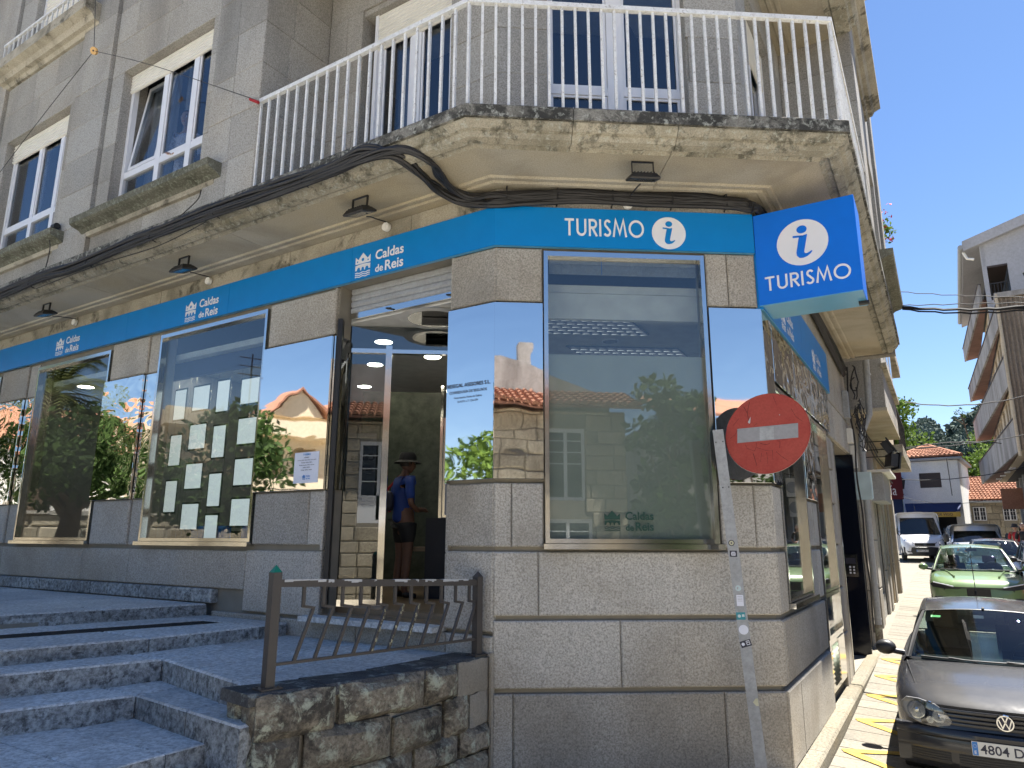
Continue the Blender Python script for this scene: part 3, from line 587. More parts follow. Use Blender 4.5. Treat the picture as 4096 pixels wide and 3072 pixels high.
# --- upper windows: frame > pane, shutter box; the middle bay of three
def upper_window(fr, s0, s1, z0, z1, o, mull, trans, shut, slat=7, open_pane=None, plab=None):
    g = G(); f_ = .065; D = .07
    g.fbox(fr, s0, s0 + f_, o - D, o, z0, z1); g.fbox(fr, s1 - f_, s1, o - D, o, z0, z1)
    g.fbox(fr, s0 + f_, s1 - f_, o - D, o - .002, z1 - f_, z1); g.fbox(fr, s0 + f_, s1 - f_, o - D, o - .002, z0, z0 + f_)
    g.fbox(fr, s0 - .05, s0 - .002, o - D, o + .03, z0, z1); g.fbox(fr, s1 + .002, s1 + .05, o - D, o + .03, z0, z1)
    for m_, w_ in mull: g.fbox(fr, m_ - w_, m_ + w_, o - D, o - .004, z0 + f_, z1 - f_)
    xs = [s0 + f_] + [x for m_, w_ in mull for x in (m_ - w_, m_ + w_)] + [s1 - f_]
    for a_, b_ in zip(xs[::2], xs[1::2]):
        if trans: g.fbox(fr, a_ + .001, b_ - .001, o - D, o - .006, trans - .045, trans + .045)
    win = g.build('window', 'pvc', bld)
    k = 0
    for a_, b_ in zip(xs[::2], xs[1::2]):
        for q0, q1 in ([(z0 + f_, trans - .045), (trans + .045, z1 - f_)] if trans else [(z0 + f_, z1 - f_)]):
            g = G(); e = .004
            if open_pane == k:          # tilted inwards at the top
                t = .17
                rows_ = lambda a2, b2, zz0, zz1, d_: [pt(fr, s, oo - .02 - t * (zz - q0) / (q1 - q0), zz) for zz in (zz0, zz1) for s, oo in ((a2, o - d_), (b2, o - d_), (b2, o), (a2, o))]
                fm = G()
                for a2, b2, zz0, zz1 in ((a_ + .03, a_ + .085, q0 + .03, q1 - .03), (b_ - .085, b_ - .03, q0 + .03, q1 - .03), (a_ + .085, b_ - .085, q0 + .03, q0 + .085), (a_ + .085, b_ - .085, q1 - .085, q1 - .03)): fm.hexa(rows_(a2, b2, zz0, zz1, .045))
                fm.build('open_sash', 'pvc', win); g.hexa(rows_(a_ + .075, b_ - .075, q0 + .075, q1 - .075, .01))
            else:
                g.fbox(fr, a_ - .01, b_ + .01, o - .045, o - .035, q0 - .01, q1 + .01)
                if q1 - q0 > .5:
                    fm = G()
                    for a2, b2, zz0, zz1 in ((a_ + e, a_ + .03, q0 + e, q1 - e), (b_ - .03, b_ - e, q0 + e, q1 - e), (a_ + .03, b_ - .03, q0 + e, q0 + .03), (a_ + .03, b_ - .03, q1 - .03, q1 - e)): fm.fbox(fr, a2, b2, o - .034, o - .018, zz0, zz1)
                    fm.build('sash', 'pvc', win)
            g.build('pane', 'glassup', win); k += 1
    if shut:
        g = G(); n = slat; dz = (shut[1] - shut[0]) / n
        for i in range(n):
            z = shut[0] + i * dz; P = lambda s, o2, z2: pt(fr, s, o2, z2)
            g.add([P(s0 - .03, o + .005, z), P(s1 + .03, o + .005, z), P(s1 + .03, o + .026, z + dz * .3), P(s0 - .03, o + .026, z + dz * .3), P(s1 + .03, o + .024, z + dz * .75), P(s0 - .03, o + .024, z + dz * .75), P(s1 + .03, o + .006, z + dz * .98), P(s0 - .03, o + .006, z + dz * .98), P(s0 - .03, o - .01, z), P(s1 + .03, o - .01, z), P(s1 + .03, o - .01, z + dz), P(s0 - .03, o - .01, z + dz)],
                  [(0, 1, 2, 3), (3, 2, 4, 5), (5, 4, 6, 7), (8, 9, 1, 0), (7, 6, 10, 11), (9, 8, 11, 10), (0, 3, 5, 7, 11, 8), (1, 9, 10, 6, 4, 2)])
        g.build('roller_shutter', 'shutter', win)
    return win
W3 = upper_window('L', 3.68, 5.62, 6.31, 8.40, .76, [(4.13, .05), (4.79, .05)], 6.88, (8.15, 8.42), 6, open_pane=5)
W2 = upper_window('L', 7.12, 9.05, 6.31, 8.40, .76, [(7.47, .05), (8.14, .05)], 6.88, (8.10, 8.42), 6)
upper_window('L', .64, 1.80, 5.80, 8.40, -.12, [(1.22, .075)], 6.45, (7.86, 8.40), 11)
upper_window('C', .50, 2.02, 5.80, 8.45, -.12, [(1.26, .085)], 6.72, None)
upper_window('R', .52, 1.88, 5.80, 8.40, -.12, [(1.2, .06)], 6.72, (7.86, 8.40), 11)
upper_window('R', 4.55, 6.55, 6.31, 8.40, .76, [(5.2, .05), (5.9, .05)], 6.88, (8.10, 8.42), 6)
upper_window('L', 7.05, 8.75, 9.95, 12.1, .76, [(7.9, .05)], None, (9.97, 12.1), 32)
upper_window('R', 3.4, 5.3, 9.95, 12.1, .76, [(4.3, .05)], None, (9.97, 12.1), 32)
# rooms behind the upper windows
g = G()
for fr, a_, b_, o_, z0, z1 in (('L', 3.2, 6.0, .5, 5.8, 8.8), ('L', 6.7, 9.4, .5, 5.8, 8.8)):
    for p in ((a_, a_ + .05, o_ - 2.5, o_), (b_ - .05, b_, o_ - 2.5, o_), (a_ + .05, b_ - .05, o_ - 2.5, o_ - 2.45)): g.fbox(fr, *p, z0, z1)
    g.fbox(fr, a_ + .05, b_ - .05, o_ - 2.45, o_, z1 - .2, z1 - .15)
for fr, a_, b_ in (('L', .3, 2.5), ('R', .3, 2.4)): g.fbox(fr, a_, b_, -1.6, -1.55, 5.8, 8.8)
g.fbox('C', -.3, 2.9, -1.9, -1.85, 5.8, 8.8)
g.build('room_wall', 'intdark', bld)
def drape(fr, s0, s1, o, z0, z1, folds, amp, name='curtain'):
    g = G(); n = folds * 8; A = [pt(fr, s0 + (s1 - s0) * i / n, o + amp * sin(i / 8 * 2 * pi) + amp * .4 * sin(i * 1.7), z1) for i in range(n + 1)]
    B = [pt(fr, s0 + (s1 - s0) * i / n, o + amp * 1.3 * sin(i / 8 * 2 * pi + .4) + amp * .5 * sin(i * 1.3), z0) for i in range(n + 1)]
    g.grid([A, B]); return g.build(name, 'curtain', bld, smooth='all', recalc=False)
drape('L', 4.85, 5.15, .50, 6.4, 8.38, 3, .03); drape('L', 5.2, 5.5, .50, 6.4, 8.38, 3, .03); drape('L', 4.5, 4.72, .50, 6.4, 8.38, 3, .02); drape('L', 8.45, 8.8, .5, 6.4, 8.38, 4, .03); drape('L', 7.6, 7.9, .5, 6.4, 8.38, 3, .03)
drape('L', 1.4, 1.65, -.35, 5.8, 8.35, 3, .03)

# --- first-floor balcony railing: one railing with each bar a piece
rail = thing('balcony_railing', 'white painted first-floor balcony railing with thin vertical bars', 'railing', pt('C', 1.3, .9, 5.76))
RO, ZR0, ZR1 = .915, 5.785, 6.865
sLc = mitre(1, RO, 'L'); sCa = mitre(1, RO, 'C'); sCb = mitre(2, RO, 'C'); sRc = mitre(2, RO, 'R')
segs = [('L', sLc, 2.545), ('C', sCa, sCb), ('R', sRc, 2.715)]
for nm, z0, z1, ow in (('top_rail', ZR1 - .045, ZR1, .024), ('bottom_rail', ZR0 - .01, ZR0 + .012, .018)):
    for fr, a_, b_ in segs:
        e = {'L': (1, None), 'C': (1, 2), 'R': (2, None)}[fr]; g = G()
        pr = [(RO - ow, z0), (RO + ow, z0), (RO + ow, z1), (RO - ow, z1)]
        A = [pt(fr, mitre(e[0], o, fr), o, z) for o, z in pr]; B = [pt(fr, mitre(e[1], o, fr) if e[1] else b_, o, z) for o, z in pr]
        g.add(A + B, [(3, 2, 1, 0), (4, 5, 6, 7)] + [(i, (i + 1) % 4, 4 + (i + 1) % 4, 4 + i) for i in range(4)]); g.build(nm, 'whiterail', rail)
for fr, a_, b_ in segs:
    n = round(abs(b_ - a_) / (.146 if fr == 'L' else .12))
    for i in range(n + 1):
        if fr != 'L' and i == 0: continue
        s = a_ + (b_ - a_) * i / n + (.02 if (fr == 'R' and i == n) else 0); s = min(s, b_ - .012) if fr != 'C' else s
        r = .012; g = G(); j = R_.uniform(-.004, .004); g.hexa([pt(fr, s + x + (j if z < 6 else 0), RO + y, z) for z in (ZR0 + .012, ZR1 - .045) for x, y in ((-r, -r), (r, -r), (r, r), (-r, r))]); g.build('baluster', 'whiterail', rail)
# small second floor balcony railings
for nm, fr, a_, b_, lb in (('small_balcony_railing', 'L', 6.5, 9.4, 'short white railing of the small upper balcony before the closed shutter'), ('small_balcony_railing', 'R', 2.8, 6.15, 'white railing of the upper balcony on the street side, seen from below')):
    t = thing(nm, lb, 'railing', pt(fr, a_, 1.12, 9.86), 'railings of the small upper balconies')
    g = G(); g.fbox(fr, a_, b_, 1.02, 1.06, 10.26, 10.30); g.fbox(fr, a_, b_, 1.03, 1.05, 9.92, 9.94); g.build('rail', 'whiterail', t)
    n = int((b_ - a_) / .16)
    for i in range(n + 1):
        g = G(); s = a_ + .01 + (b_ - a_ - .02) * i / n; g.fbox(fr, s - .009, s + .009, 1.031, 1.049, 9.87, 10.26); g.build('baluster', 'whiterail', t)
# ================================================================ ground, steps, street
def gz(s, o=1.5):
    """street height along the wall: climbs away from the camera"""
    pts = [(-30, -.35), (0, -.03), (2, -.02), (6, .10), (12, .38), (20, .66), (40, 1.1), (60, 1.3), (110, 1.6), (400, 3)]
    for (a, za), (b, zb) in zip(pts[:-1], pts[1:]):
        if s <= b:
            t = max(0, (s - a) / (b - a)); z = za + (zb - za) * t; break
    else: z = zb
    return z + (.075 * max(0, 1 - max(o, .15) / 1.6) if s > -6 else 0)
# one ground sheet out to the horizon, draped over the street slope
g = G(); SS = [-300, -60, -30, -12, -6, -3, 0, 1, 2, 3, 4, 5, 6, 8, 10, 12, 16, 20, 30, 40, 60, 110, 400, 900]; OO = [-600, -60, -20, -.3, .0, .3, .8, 1.2, 1.6, 4, 8, 30, 90, 600]
g.grid([[pt('R', s, o, gz(s, max(o, 0)) - .05) for o in OO] for s in SS]); g.build('ground', 'street', None, kind='structure', smooth='all')
street = thing('street', 'street', None, pt('R', 5, 2, 0), kind='structure')
# street slabs: individually laid near the camera, stuff farther away
def slab_piece(g, s0, s1, o0, o1, gap=.006, lift=0.0):
    q = [(s0 + gap, o0 + gap), (s1 - gap, o0 + gap), (s1 - gap, o1 - gap), (s0 + gap, o1 - gap)]
    j = R_.uniform(-.002, .002); g.hexa([pt('R', s, o, gz(s, o) - .06) for s, o in q] + [pt('R', s, o, gz(s, o) - .002 + j + lift) for s, o in q])
cnt = 0; far = G(); s = -9.0
while s < 70:
    ws = R_.uniform(.30, .46); o = .16 if s > -.6 else -4.5
    while o < 7.5:
        wo = R_.uniform(.6, 1.25); o1 = min(7.5, o + wo)
        if s < -4.4: break
        if -1 < s < 14 and cnt < 240 and o < 4.6:
            g = G(); slab_piece(g, s, s + ws, o, o1); g.build('paving_stone', 'street', street); cnt += 1
        else: slab_piece(far, s, s + ws, o, o1)
        o = o1
    s += ws
far.build('far_paving', 'street', street, kind='stuff')
g = G(); g.prism([pt('R', -1.2, -.6, 0), pt('R', -4.2, -.6, 0), pt('R', -4.2, 7.4, 0), pt('R', -24, 16, 0), pt('R', -30, -14, 0), pt('R', -12, -12, 0)][::-1], -.5, .0); g.build('near_ground', 'square', street, kind='stuff')
# kerb
kerb = thing('kerb', 'kerb', None, pt('R', 3, .1, 0), kind='structure')
s = -.9
for k in range(16):
    L_ = R_.uniform(.75, 1.05); g = G(); zt = .165 + .006 * max(s, 0) if s < 8 else .2 + .03 * (s - 8)
    zt2 = .165 + .006 * max(s + L_, 0) if s < 8 else .2 + .03 * (s + L_ - 8)
    q = [(s + .003, -.02), (s + L_ - .003, -.02), (s + L_ - .003, .155), (s + .003, .155)]
    t = [(s + .003, -.02), (s + L_ - .003, -.02), (s + L_ - .003, .135), (s + .003, .135)]
    mid = [(s + .003, -.02, zt - .02), (s + L_ - .003, -.02, zt2 - .02), (s + L_ - .003, .158, zt2 - .025), (s + .003, .158, zt - .025)]
    A = [pt('R', a_, b_, -.3) for a_, b_ in q]; B = [pt('R', *m_) for m_ in mid]; Cc = [pt('R', a_, b_, zz) for (a_, b_), zz in zip(t, (zt, zt2, zt2, zt))]
    fs = [(3, 2, 1, 0), (8, 9, 10, 11)]
    for i in range(4):
        n = (i + 1) % 4; fs += [(i, n, 4 + n, 4 + i), (4 + i, 4 + n, 8 + n, 8 + i)]
    g.add(A + B + Cc, fs); g.build('kerb_stone', 'kerb', kerb); s += L_
# yellow zigzag parking restriction paint along the kerb
mk_ = thing('road_marking', 'yellow zigzag line painted on the paving along the kerb', None, pt('R', 3, .5, 0), kind='structure')
def stripe(a, b, wd=.115):
    a, b = V((a[0], a[1])), V((b[0], b[1])); d = (b - a).normalized(); n = V((-d.y, d.x)) * wd / 2; g = G(); N = max(2, int((b - a).length / .18)); rows_ = []
    for i in range(N + 1):
        p = a + (b - a) * i / N; w_ = 1 + .12 * sin(i * 2.3)
        rows_.append([pt('R', *(p + n * w_), gz(p.x + n.x, p.y + n.y) + .006), pt('R', *(p - n * w_), gz(p.x - n.x, p.y - n.y) + .006)])
    g.grid(rows_); g.build('stripe', 'yellow', mk_)
zz_ = [(-.85, .30), (-.2, .85), (.38, .30), (.42, .88), (1.4, .30), (1.36, .88), (2.7, .30), (2.62, .88), (4.1, .30), (4.05, .88), (5.6, .30), (5.5, .88), (7.0, .3)]
for (k, (s0, ap)) in enumerate(((.10, 1), (1.42, 1), (2.74, 1), (4.06, 1), (5.4, 1), (6.75, 1))):
    stripe((s0, .22), (s0 + .52, 1.15)); stripe((s0 + .02, .25), (s0 - .62, 1.05))

# --- raised pavement and stairs on the left
st = thing('stairs', 'stairs', None, pt('L', 3, 2, 0), kind='structure')
def LP(s, o): return pt('L', s, o, 0)
def stair_slab(pl, z0, z1, mat='step', name='step_stone', ch=.02):
    g = G(); c = sum((V(p) for p in pl), V((0, 0, 0))) / len(pl)
    pl = [V(p) + (c - V(p)).normalized() * .007 for p in pl]; n = len(pl)
    top = [p + (c - p).normalized() * ch for p in pl]
    g.mi = []
    vs_ = [(p.x, p.y, z0) for p in pl] + [(p.x, p.y, z1 - ch * .7) for p in pl] + [(p.x, p.y, z1) for p in top]
    fs = [tuple(range(n - 1, -1, -1)), tuple(range(2 * n, 3 * n))]
    for i in range(n):
        j = (i + 1) % n; fs += [(i, j, n + j, n + i), (n + i, n + j, 2 * n + j, 2 * n + i)]
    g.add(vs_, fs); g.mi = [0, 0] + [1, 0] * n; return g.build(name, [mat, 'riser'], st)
ZP, ZT, ZPL = 1.12, 1.242, 1.37
def edgeP(o): return 3.86 + .29 * o         # plaza edge s at distance o
def edgeT(o): return 2.53 + (.02 * min(o, 1.3)) + .27 * max(0, o - 1.2)
def edge3(o): return 2.20 + .33 * (o - 1.62)
def edge4(o): return 1.85 + .36 * (o - 2.03)
# plaza: edge stones then slabs
o = .06
while o < 8.5:
    o1 = o + R_.uniform(.9, 1.3); stair_slab([LP(edgeP(o), o), LP(edgeP(o1), o1), LP(edgeP(o1) + .42, o1), LP(edgeP(o) + .42, o)], 1.0, ZPL, 'step', 'edge_stone'); o = o1
far = G(); o = .06
while o < 10:
    o1 = o + R_.uniform(.55, .7); s = edgeP((o + o1) / 2) + .42; first = True
    while s < 16:
        s1 = s + R_.uniform(.7, 1.2)
        a_, b_ = (edgeP(o) + .42, edgeP(o1) + .42) if first else (s, s)
        stair_slab([LP(a_, o), LP(b_, o1), LP(s1, o1), LP(s1, o)], 1.05, ZPL - .001 + R_.uniform(-.0015, .0015), 'step', 'paving_slab', .004); s = s1; first = False
    o = o1
# riser under plaza edge (cladding), tread with grate
def riser(fa, o0, o1, z0, z1, lens=(.8, 1.4)):
    o = o0
    while o < o1:
        n = min(o1, o + R_.uniform(*lens)); g = G()
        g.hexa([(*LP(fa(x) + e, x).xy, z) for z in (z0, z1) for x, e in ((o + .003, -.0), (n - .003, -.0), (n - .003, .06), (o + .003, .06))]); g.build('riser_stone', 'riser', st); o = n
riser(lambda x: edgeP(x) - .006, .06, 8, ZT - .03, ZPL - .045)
grate = thing('drain_grate', 'dark iron drainage grate set into the step below the raised pavement', 'drain', LP(3.4, 1.5) + V((0, 0, ZT)))
def gr0(x): return 3.24 + .30 * (x - .35)
for a_, b_ in ((.40, 2.35), (2.37, 4.4), (4.42, 6.4)):
    g = G()
    for k in range(6):
        e = -.14 + k * .05; g.hexa([(*LP(gr0(x) + e + f_, x).xy, z) for z in (ZT - .03, ZT - .006) for x, f_ in ((a_, 0), (b_, 0), (b_, .014), (a_, .014))])
    for f_ in (-.165, .16): g.hexa([(*LP(gr0(x) + f_ + f2, x).xy, z) for z in (ZT - .03, ZT - .004) for x, f2 in ((a_, 0), (b_, 0), (b_, .02), (a_, .02))])
    for x0 in (a_, b_ - .02): g.hexa([(*LP(gr0(x) + f2, x).xy, z) for z in (ZT - .03, ZT - .005) for x, f2 in ((x0, -.14), (x0 + .02, -.14), (x0 + .02, .16), (x0, .16))])
    g.build('grate', 'black', grate)
g = G(); g.hexa([(*LP(gr0(x) + f2, x).xy, z) for z in (ZT - .12, ZT - .04) for x, f2 in ((.4, -.165), (6.4, -.165), (6.4, .18), (.4, .18))]); g.build('channel', 'black', grate)
# treads of step 2 on both sides of the grate
o = .05
while o < 8:
    n = min(8, o + R_.uniform(.9, 1.5))
    if o < .05 + 1e-6: stair_slab([LP(edgeT(o), o), LP(edgeT(.38), .38), LP(edgeP(.38) + .05, .38), LP(edgeP(o) + .05, o)], .9, ZT); n = .385
    else:
        lo = min(o, 6.39); hi = min(n, 6.39)
        stair_slab([LP(edgeT(o), o), LP(edgeT(n), n), LP(gr0(n) - .166, n), LP(gr0(o) - .166, o)], .9, ZT)
        stair_slab([LP(gr0(o) + .181, o), LP(gr0(n) + .181, n), LP(edgeP(n) + .05, n), LP(edgeP(o) + .05, o)], .9, ZT - .001)
    o = n
# landing in front of the door
pe = lambda s: 1.62 + (2.20 - s) * .22
for s0, s1 in ((.36, .95), (.95, 1.6), (1.6, 2.2)):
    stair_slab([LP(s0, .85), LP(s1, .85), LP(s1, pe(s1)), LP(s0, pe(s0))], .5, ZP, 'step', 'landing_stone'); stair_slab([LP(s0, .02), LP(s1, .02), LP(s1, .85), LP(s0, .85)], .6, ZP - .004, 'step', 'landing_stone', .004)
stair_slab([LP(2.2, .02), LP(2.75, .02), LP(2.75, .85), LP(2.2, .85)], .6, ZP - .004, 'step', 'landing_stone', .004)
stair_slab([LP(2.2, .85), LP(2.65, .85), LP(2.66, 1.62), LP(2.2, 1.62)], .5, ZP, 'step', 'landing_stone')
o = 1.62
while o < 7:
    n = min(7, o + R_.uniform(.8, 1.2)); stair_slab([LP(edge3(o), o), LP(edge3(n), n), LP(edgeT(n) + .05, n), LP(edgeT(o) + .05, o)], .5, ZP); o = n
# step below the landing
for s0, s1 in ((.42, 1.1), (1.1, 1.85)):
    q = lambda s: 2.03 + (1.85 - s) * .12
    stair_slab([LP(s0, pe(s0) - .05), LP(s1, pe(s1) - .05), LP(s1, q(s1)), LP(s0, q(s0))], .3, .95)
stair_slab([LP(1.85, 1.6), LP(2.25, 1.6), LP(2.3, 2.03), LP(1.85, 2.03)], .3, .95)
o = 2.03
while o < 6.5:
    n = min(6.5, o + R_.uniform(.7, 1.3)); stair_slab([LP(edge4(o), o), LP(edge4(n), n), LP(edge3(n) + .05, n), LP(edge3(o) + .05, o)], .3, .95); o = n
# next level: paving at .785, then a last step
stair_slab([LP(.82, 2.0), LP(1.87, 1.95), LP(1.95, 2.42), LP(.82, 2.42)], .2, .785, 'step', 'paving_slab', .01)
for o0, o1 in ((2.42, 2.85), (2.85, 3.4), (3.4, 4.2), (4.2, 5.2)):
    m_ = 1.4
    stair_slab([LP(.82, o0), LP(m_, o0), LP(m_, o1), LP(.82, o1)], .2, .785, 'step', 'paving_slab', .01)
    stair_slab([LP(m_, o0), LP(edge4(o0) + .05, o0), LP(edge4(o1) + .05, o1), LP(m_, o1)], .2, .784, 'step', 'paving_slab', .005)
stair_slab([LP(.3, 2.1), LP(.84, 2.05), LP(.84, 5), LP(.3, 5)], -.1, .62)
stair_slab([LP(-.2, 2.3), LP(.32, 2.25), LP(.32, 5), LP(-.2, 5)], -.3, .45)
g = G(); g.prism([LP(2.2, .02), LP(2.2, 1.6), LP(.9, 1.9), LP(.9, 5.2), LP(9, 9), LP(16, 9), LP(16, .02)], -.3, .75); g.build('stair_core', 'darkjoint', st)
g = G(); g.prism([LP(3.95, .02), LP(6, 8.8), LP(16, 8.8), LP(16, .02)], .7, 1.28); g.build('stair_core', 'darkjoint', st)

# --- low stone wall beside the landing, with old rounded stones
lw = thing('low_stone_wall', 'low lichen covered wall of rough old stones carrying the short handrail', 'stone wall', LP(.2, 1, ) + V((0, 0, .1)))
A0 = LP(.02, -.01); A1 = LP(.07, 1.15); A2 = LP(.40, 2.19)          # front line
def front(t):    # t metres from the building
    if t < 1.16: return A0 + (A1 - A0) * (t / 1.16), (A1 - A0).normalized()
    return A1 + (A2 - A1) * ((t - 1.16) / 1.09), (A2 - A1).normalized()
core = G(); fl = [front(t)[0] for t in (0, 1.16, 2.2)]
nrm = V((-(A2 - A0).normalized().y, (A2 - A0).normalized().x, 0)); nrm = nrm if nrm.dot(dL) > 0 else -nrm
core.prism([fl[0] + nrm * .04, fl[1] + nrm * .04, fl[2] + nrm * .05 - nL * .04, fl[2] + nrm * .38 - nL * .04, fl[1] + nrm * .36, fl[0] + nrm * .34], -.4, 1.06); core.build('mortar', 'mortar', lw)
def rough(poly2, z0, z1, dep, mat, name='stone', seed=0, bulge=.03, parent=lw, n=5):
    """pillow-faced stone between front points a,b"""
    a, b, sd = poly2; g = G(); rr = random.Random(seed); rows_ = []
    for j in range(n + 1):
        row = []
        for i in range(n + 3):
            u = i / (n + 2); v = j / n;  e = min(u, 1 - u) * 2; f_ = min(v, 1 - v) * 2
            d = bulge * (min(1, e * 2.2) ** .5 * min(1, f_ * 2.2) ** .5) + rr.uniform(-.008, .008) * (e > 0 and f_ > 0)
            zz = z0 + (z1 - z0) * v + (rr.uniform(-.006, .006) if 0 < j < n else rr.uniform(-.008, .008))
            row.append(a + (b - a) * u + sd * d + V((0, 0, zz)))
        rows_.append(row)
    k = len(rows_[0]); base = len(g.v); g.grid(rows_)
    bk_ = [a - sd * dep + V((0, 0, z0)), b - sd * dep + V((0, 0, z0)), b - sd * dep + V((0, 0, z1)), a - sd * dep + V((0, 0, z1))]
    b0 = len(g.v); g.v += [tuple(x) for x in bk_]; N = n
    c00, c01, c10, c11 = 0, k - 1, N * k, N * k + k - 1
    g.f += [tuple([b0, b0 + 1] + list(range(c01, c00 - 1, -1))), tuple([b0 + 3] + list(range(c10, c11 + 1)) + [b0 + 2]),
            tuple([b0] + [i * k for i in range(N + 1)] + [b0 + 3]), tuple([b0 + 1, b0 + 2] + [i * k + k - 1 for i in range(N, -1, -1)]), (b0 + 3, b0 + 2, b0 + 1, b0)]; g.mi += [0] * 5
    return g.build(name, mat, parent, smooth=True)
sdv = -nrm; seed = 1
for z0, z1, cuts in ((.86, 1.115, [0, .46, .84, 1.62, 2.2]), (.60, .855, [0, .30, .62, 1.18, 1.86, 2.2]), (.40, .595, [0, .42, .95, 1.5, 2.2]), (.13, .395, [0, .6, 1.3, 2.2]), (-.15, .125, [0, .5, 1.2, 2.2])):
    for i, (a_, b_) in enumerate(zip(cuts[:-1], cuts[1:])):
        pa, pb = front(a_ + .018)[0], front(b_ - .018)[0]
        t_ = (pb - pa).normalized(); sd = V((t_.y, -t_.x, 0)); sd = sd if sd.dot(sdv) > 0 else -sd
        mat_ = 'mortar' if (i == 0 and z0 > .5) else 'oldstone'
        rough((pa, pb, sd), z0 + (R_.uniform(-.02, .01) if i else 0), z1 + (R_.uniform(-.015, .012) if z1 < 1 else 0), .03, mat_, seed=seed, bulge=.012 if mat_ == 'mortar' else R_.uniform(.045, .08)); seed += 1
# end face stones (towards the stairs), capping stones on top
e0 = fl[2]; e1 = fl[2] + nrm * .38
for z0, z1 in ((.84, 1.112), (.58, .82), (.3, .57), (.0, .29)):
    m_ = e0 + (e1 - e0) * R_.uniform(.42, .58)
    for a_, b_ in ((e0 + nrm * .0, m_ - nrm * .006), (m_ + nrm * .006, e1)): rough((b_ - nL * .03, a_ - nL * .03, nL), z0, z1, .02, 'oldstone', seed=seed, bulge=.03, n=4); seed += 1
caps = [0, .55, 1.16, 1.7, 2.235]
for a_, b_ in zip(caps[:-1], caps[1:]):
    pa, pb = front(a_ + .004)[0], front(b_ - .004)[0]; g = G(); off = .38
    q = [pa + nrm * .012, pb + nrm * .012, pb + nrm * off, pa + nrm * (off - .02)]
    zt = [1.128, 1.13, 1.13, 1.126]; ins = [nrm * .02, nrm * .02, -nrm * .015, -nrm * .015]
    g.add([p + V((0, 0, 1.055)) for p in q] + [p + V((0, 0, 1.108)) for p in q] + [p + i_ + V((0, 0, z)) for p, z, i_ in zip(q, zt, ins)],
          [(3, 2, 1, 0), (8, 9, 10, 11)] + [(i, (i + 1) % 4, 4 + (i + 1) % 4, 4 + i) for i in range(4)] + [(4 + i, 4 + (i + 1) % 4, 8 + (i + 1) % 4, 8 + i) for i in range(4)])
    g.build('capping_stone', 'cap', lw)
g = G(); g.tube([corner(1, .015) + V((-.0, -.01, z)) for z in (-.2, .4, .8, 1.15)], .02, 6); g.build('mortar_joint', 'mortar', lw)

# --- handrail on the low wall
hr = thing('handrail', 'short brown metal handrail with stepped bars and chipped paint on the low wall', 'handrail', LP(.3, 1) + V((0, 0, 1.13)))
PL = V((-1.600, 4.945, 1.13)); PR = V((-.292, 6.36, 1.13)); hd = (PR - PL).normalized(); hn = V((-hd.y, hd.x, 0))
Hm = Matrix((hd, hn, V((0, 0, 1)))).transposed()
HL, HRr = .93, .86
for P_, H_ in ((PL, .745), (PR, .648)):
    g = G(); g.box(P_ + V((0, 0, H_ / 2)), (.032, .032, H_ / 2), tilt=Hm); po = g.build('post', 'railpaint', hr)
    g = G(); q = [P_ + Hm @ V((x * .032, y * .032, H_)) for x, y in ((-1, -1), (1, -1), (1, 1), (-1, 1))]; g.add(q + [P_ + V((0, 0, H_ + .05))], [(3, 2, 1, 0), (0, 1, 4), (1, 2, 4), (2, 3, 4), (3, 0, 4)]); g.build('post_cap', 'greenpl' if P_ is PL else 'railpaint', po)
    g = G(); g.box(P_ + V((0, 0, .006)), (.075, .06, .006), tilt=Hm)
    for x, y in ((-.055, -.04), (.055, .04), (.055, -.04), (-.055, .04)): g.disc(P_ + Hm @ V((x, y, .012)), (0, 0, 1), .009, .008, 6)
    g.build('base_plate', 'railpaint', po)
def hp(t, z): return PL + (PR - PL) * t + V((0, 0, z))
LEN = (PR - PL).length
g = G(); g.bar(hp(.032 / LEN, .672), hp(1 - .032 / LEN, .602), .045, .05); tr_ = g.build('top_rail', 'railpaint', hr)
g = G(); g.bar(hp(.032 / LEN, .150), hp(1 - .032 / LEN, .135), .032, .018); g.build('bottom_rail', 'railpaint', hr)
for t0, t1 in ((.03, .20), (.21, .235), (.28, .36), (.42, .43), (.52, .60), (.63, .645), (.68, .74), (.78, .93)):
    g = G()
    for k in range(5):
        a_ = t0 + (t1 - t0) * k / 5; b_ = t0 + (t1 - t0) * (k + 1) / 5; dz = R_.uniform(.004, .022); zc = .672 - .07 * (a_ + b_) / 2
        g.hexa([hp((a_ if x == 0 else b_), zc + z) + hn * y for z in (.025 - dz, .0265) for x, y in ((0, -.0235), (1, -.0235), (1, .0225), (0, .0225))])
    g.build('bare_patch', 'chip', tr_)
for k in range(11):
    t0 = .105 + k * .083; z1 = .647 - .07 * t0; z0 = .155 - .015 * t0; g = G()
    a_ = hp(t0 + .012, z1); b_ = hp(t0 + .012, z1 - .135); c_ = hp(t0 + .012 + .042, z1 - .15); d_ = hp(t0 - .012, z0)
    for p, q in ((a_, b_), (c_, d_)): g.bar(p, q, .021, .021, upv=hn)
    g.bar(b_ + V((0, 0, .006)) - hd * .008, c_ + V((0, 0, .004)) + hd * .0105, .021, .018, upv=(0, 0, 1)); bb_ = g.build('baluster', 'railpaint', hr)
    if k in (4, 5, 6):
        g = G()
        for j in range(22):
            u = R_.random() ** (1.5 if k > 4 else .9); p = c_ + (d_ - c_) * u - hn * .0085 + hd * R_.uniform(-.006, .006); r_ = R_.uniform(.002, .007); g.hexa([p + hd * x * r_ + V((0, 0, z * r_ * 1.6)) - hn * y for z in (-1, 1) for x, y in ((-1, 0), (1, 0), (1, .002), (-1, .002))])
        g.build('lichen_spot', 'lichspot', bb_, kind='stuff')
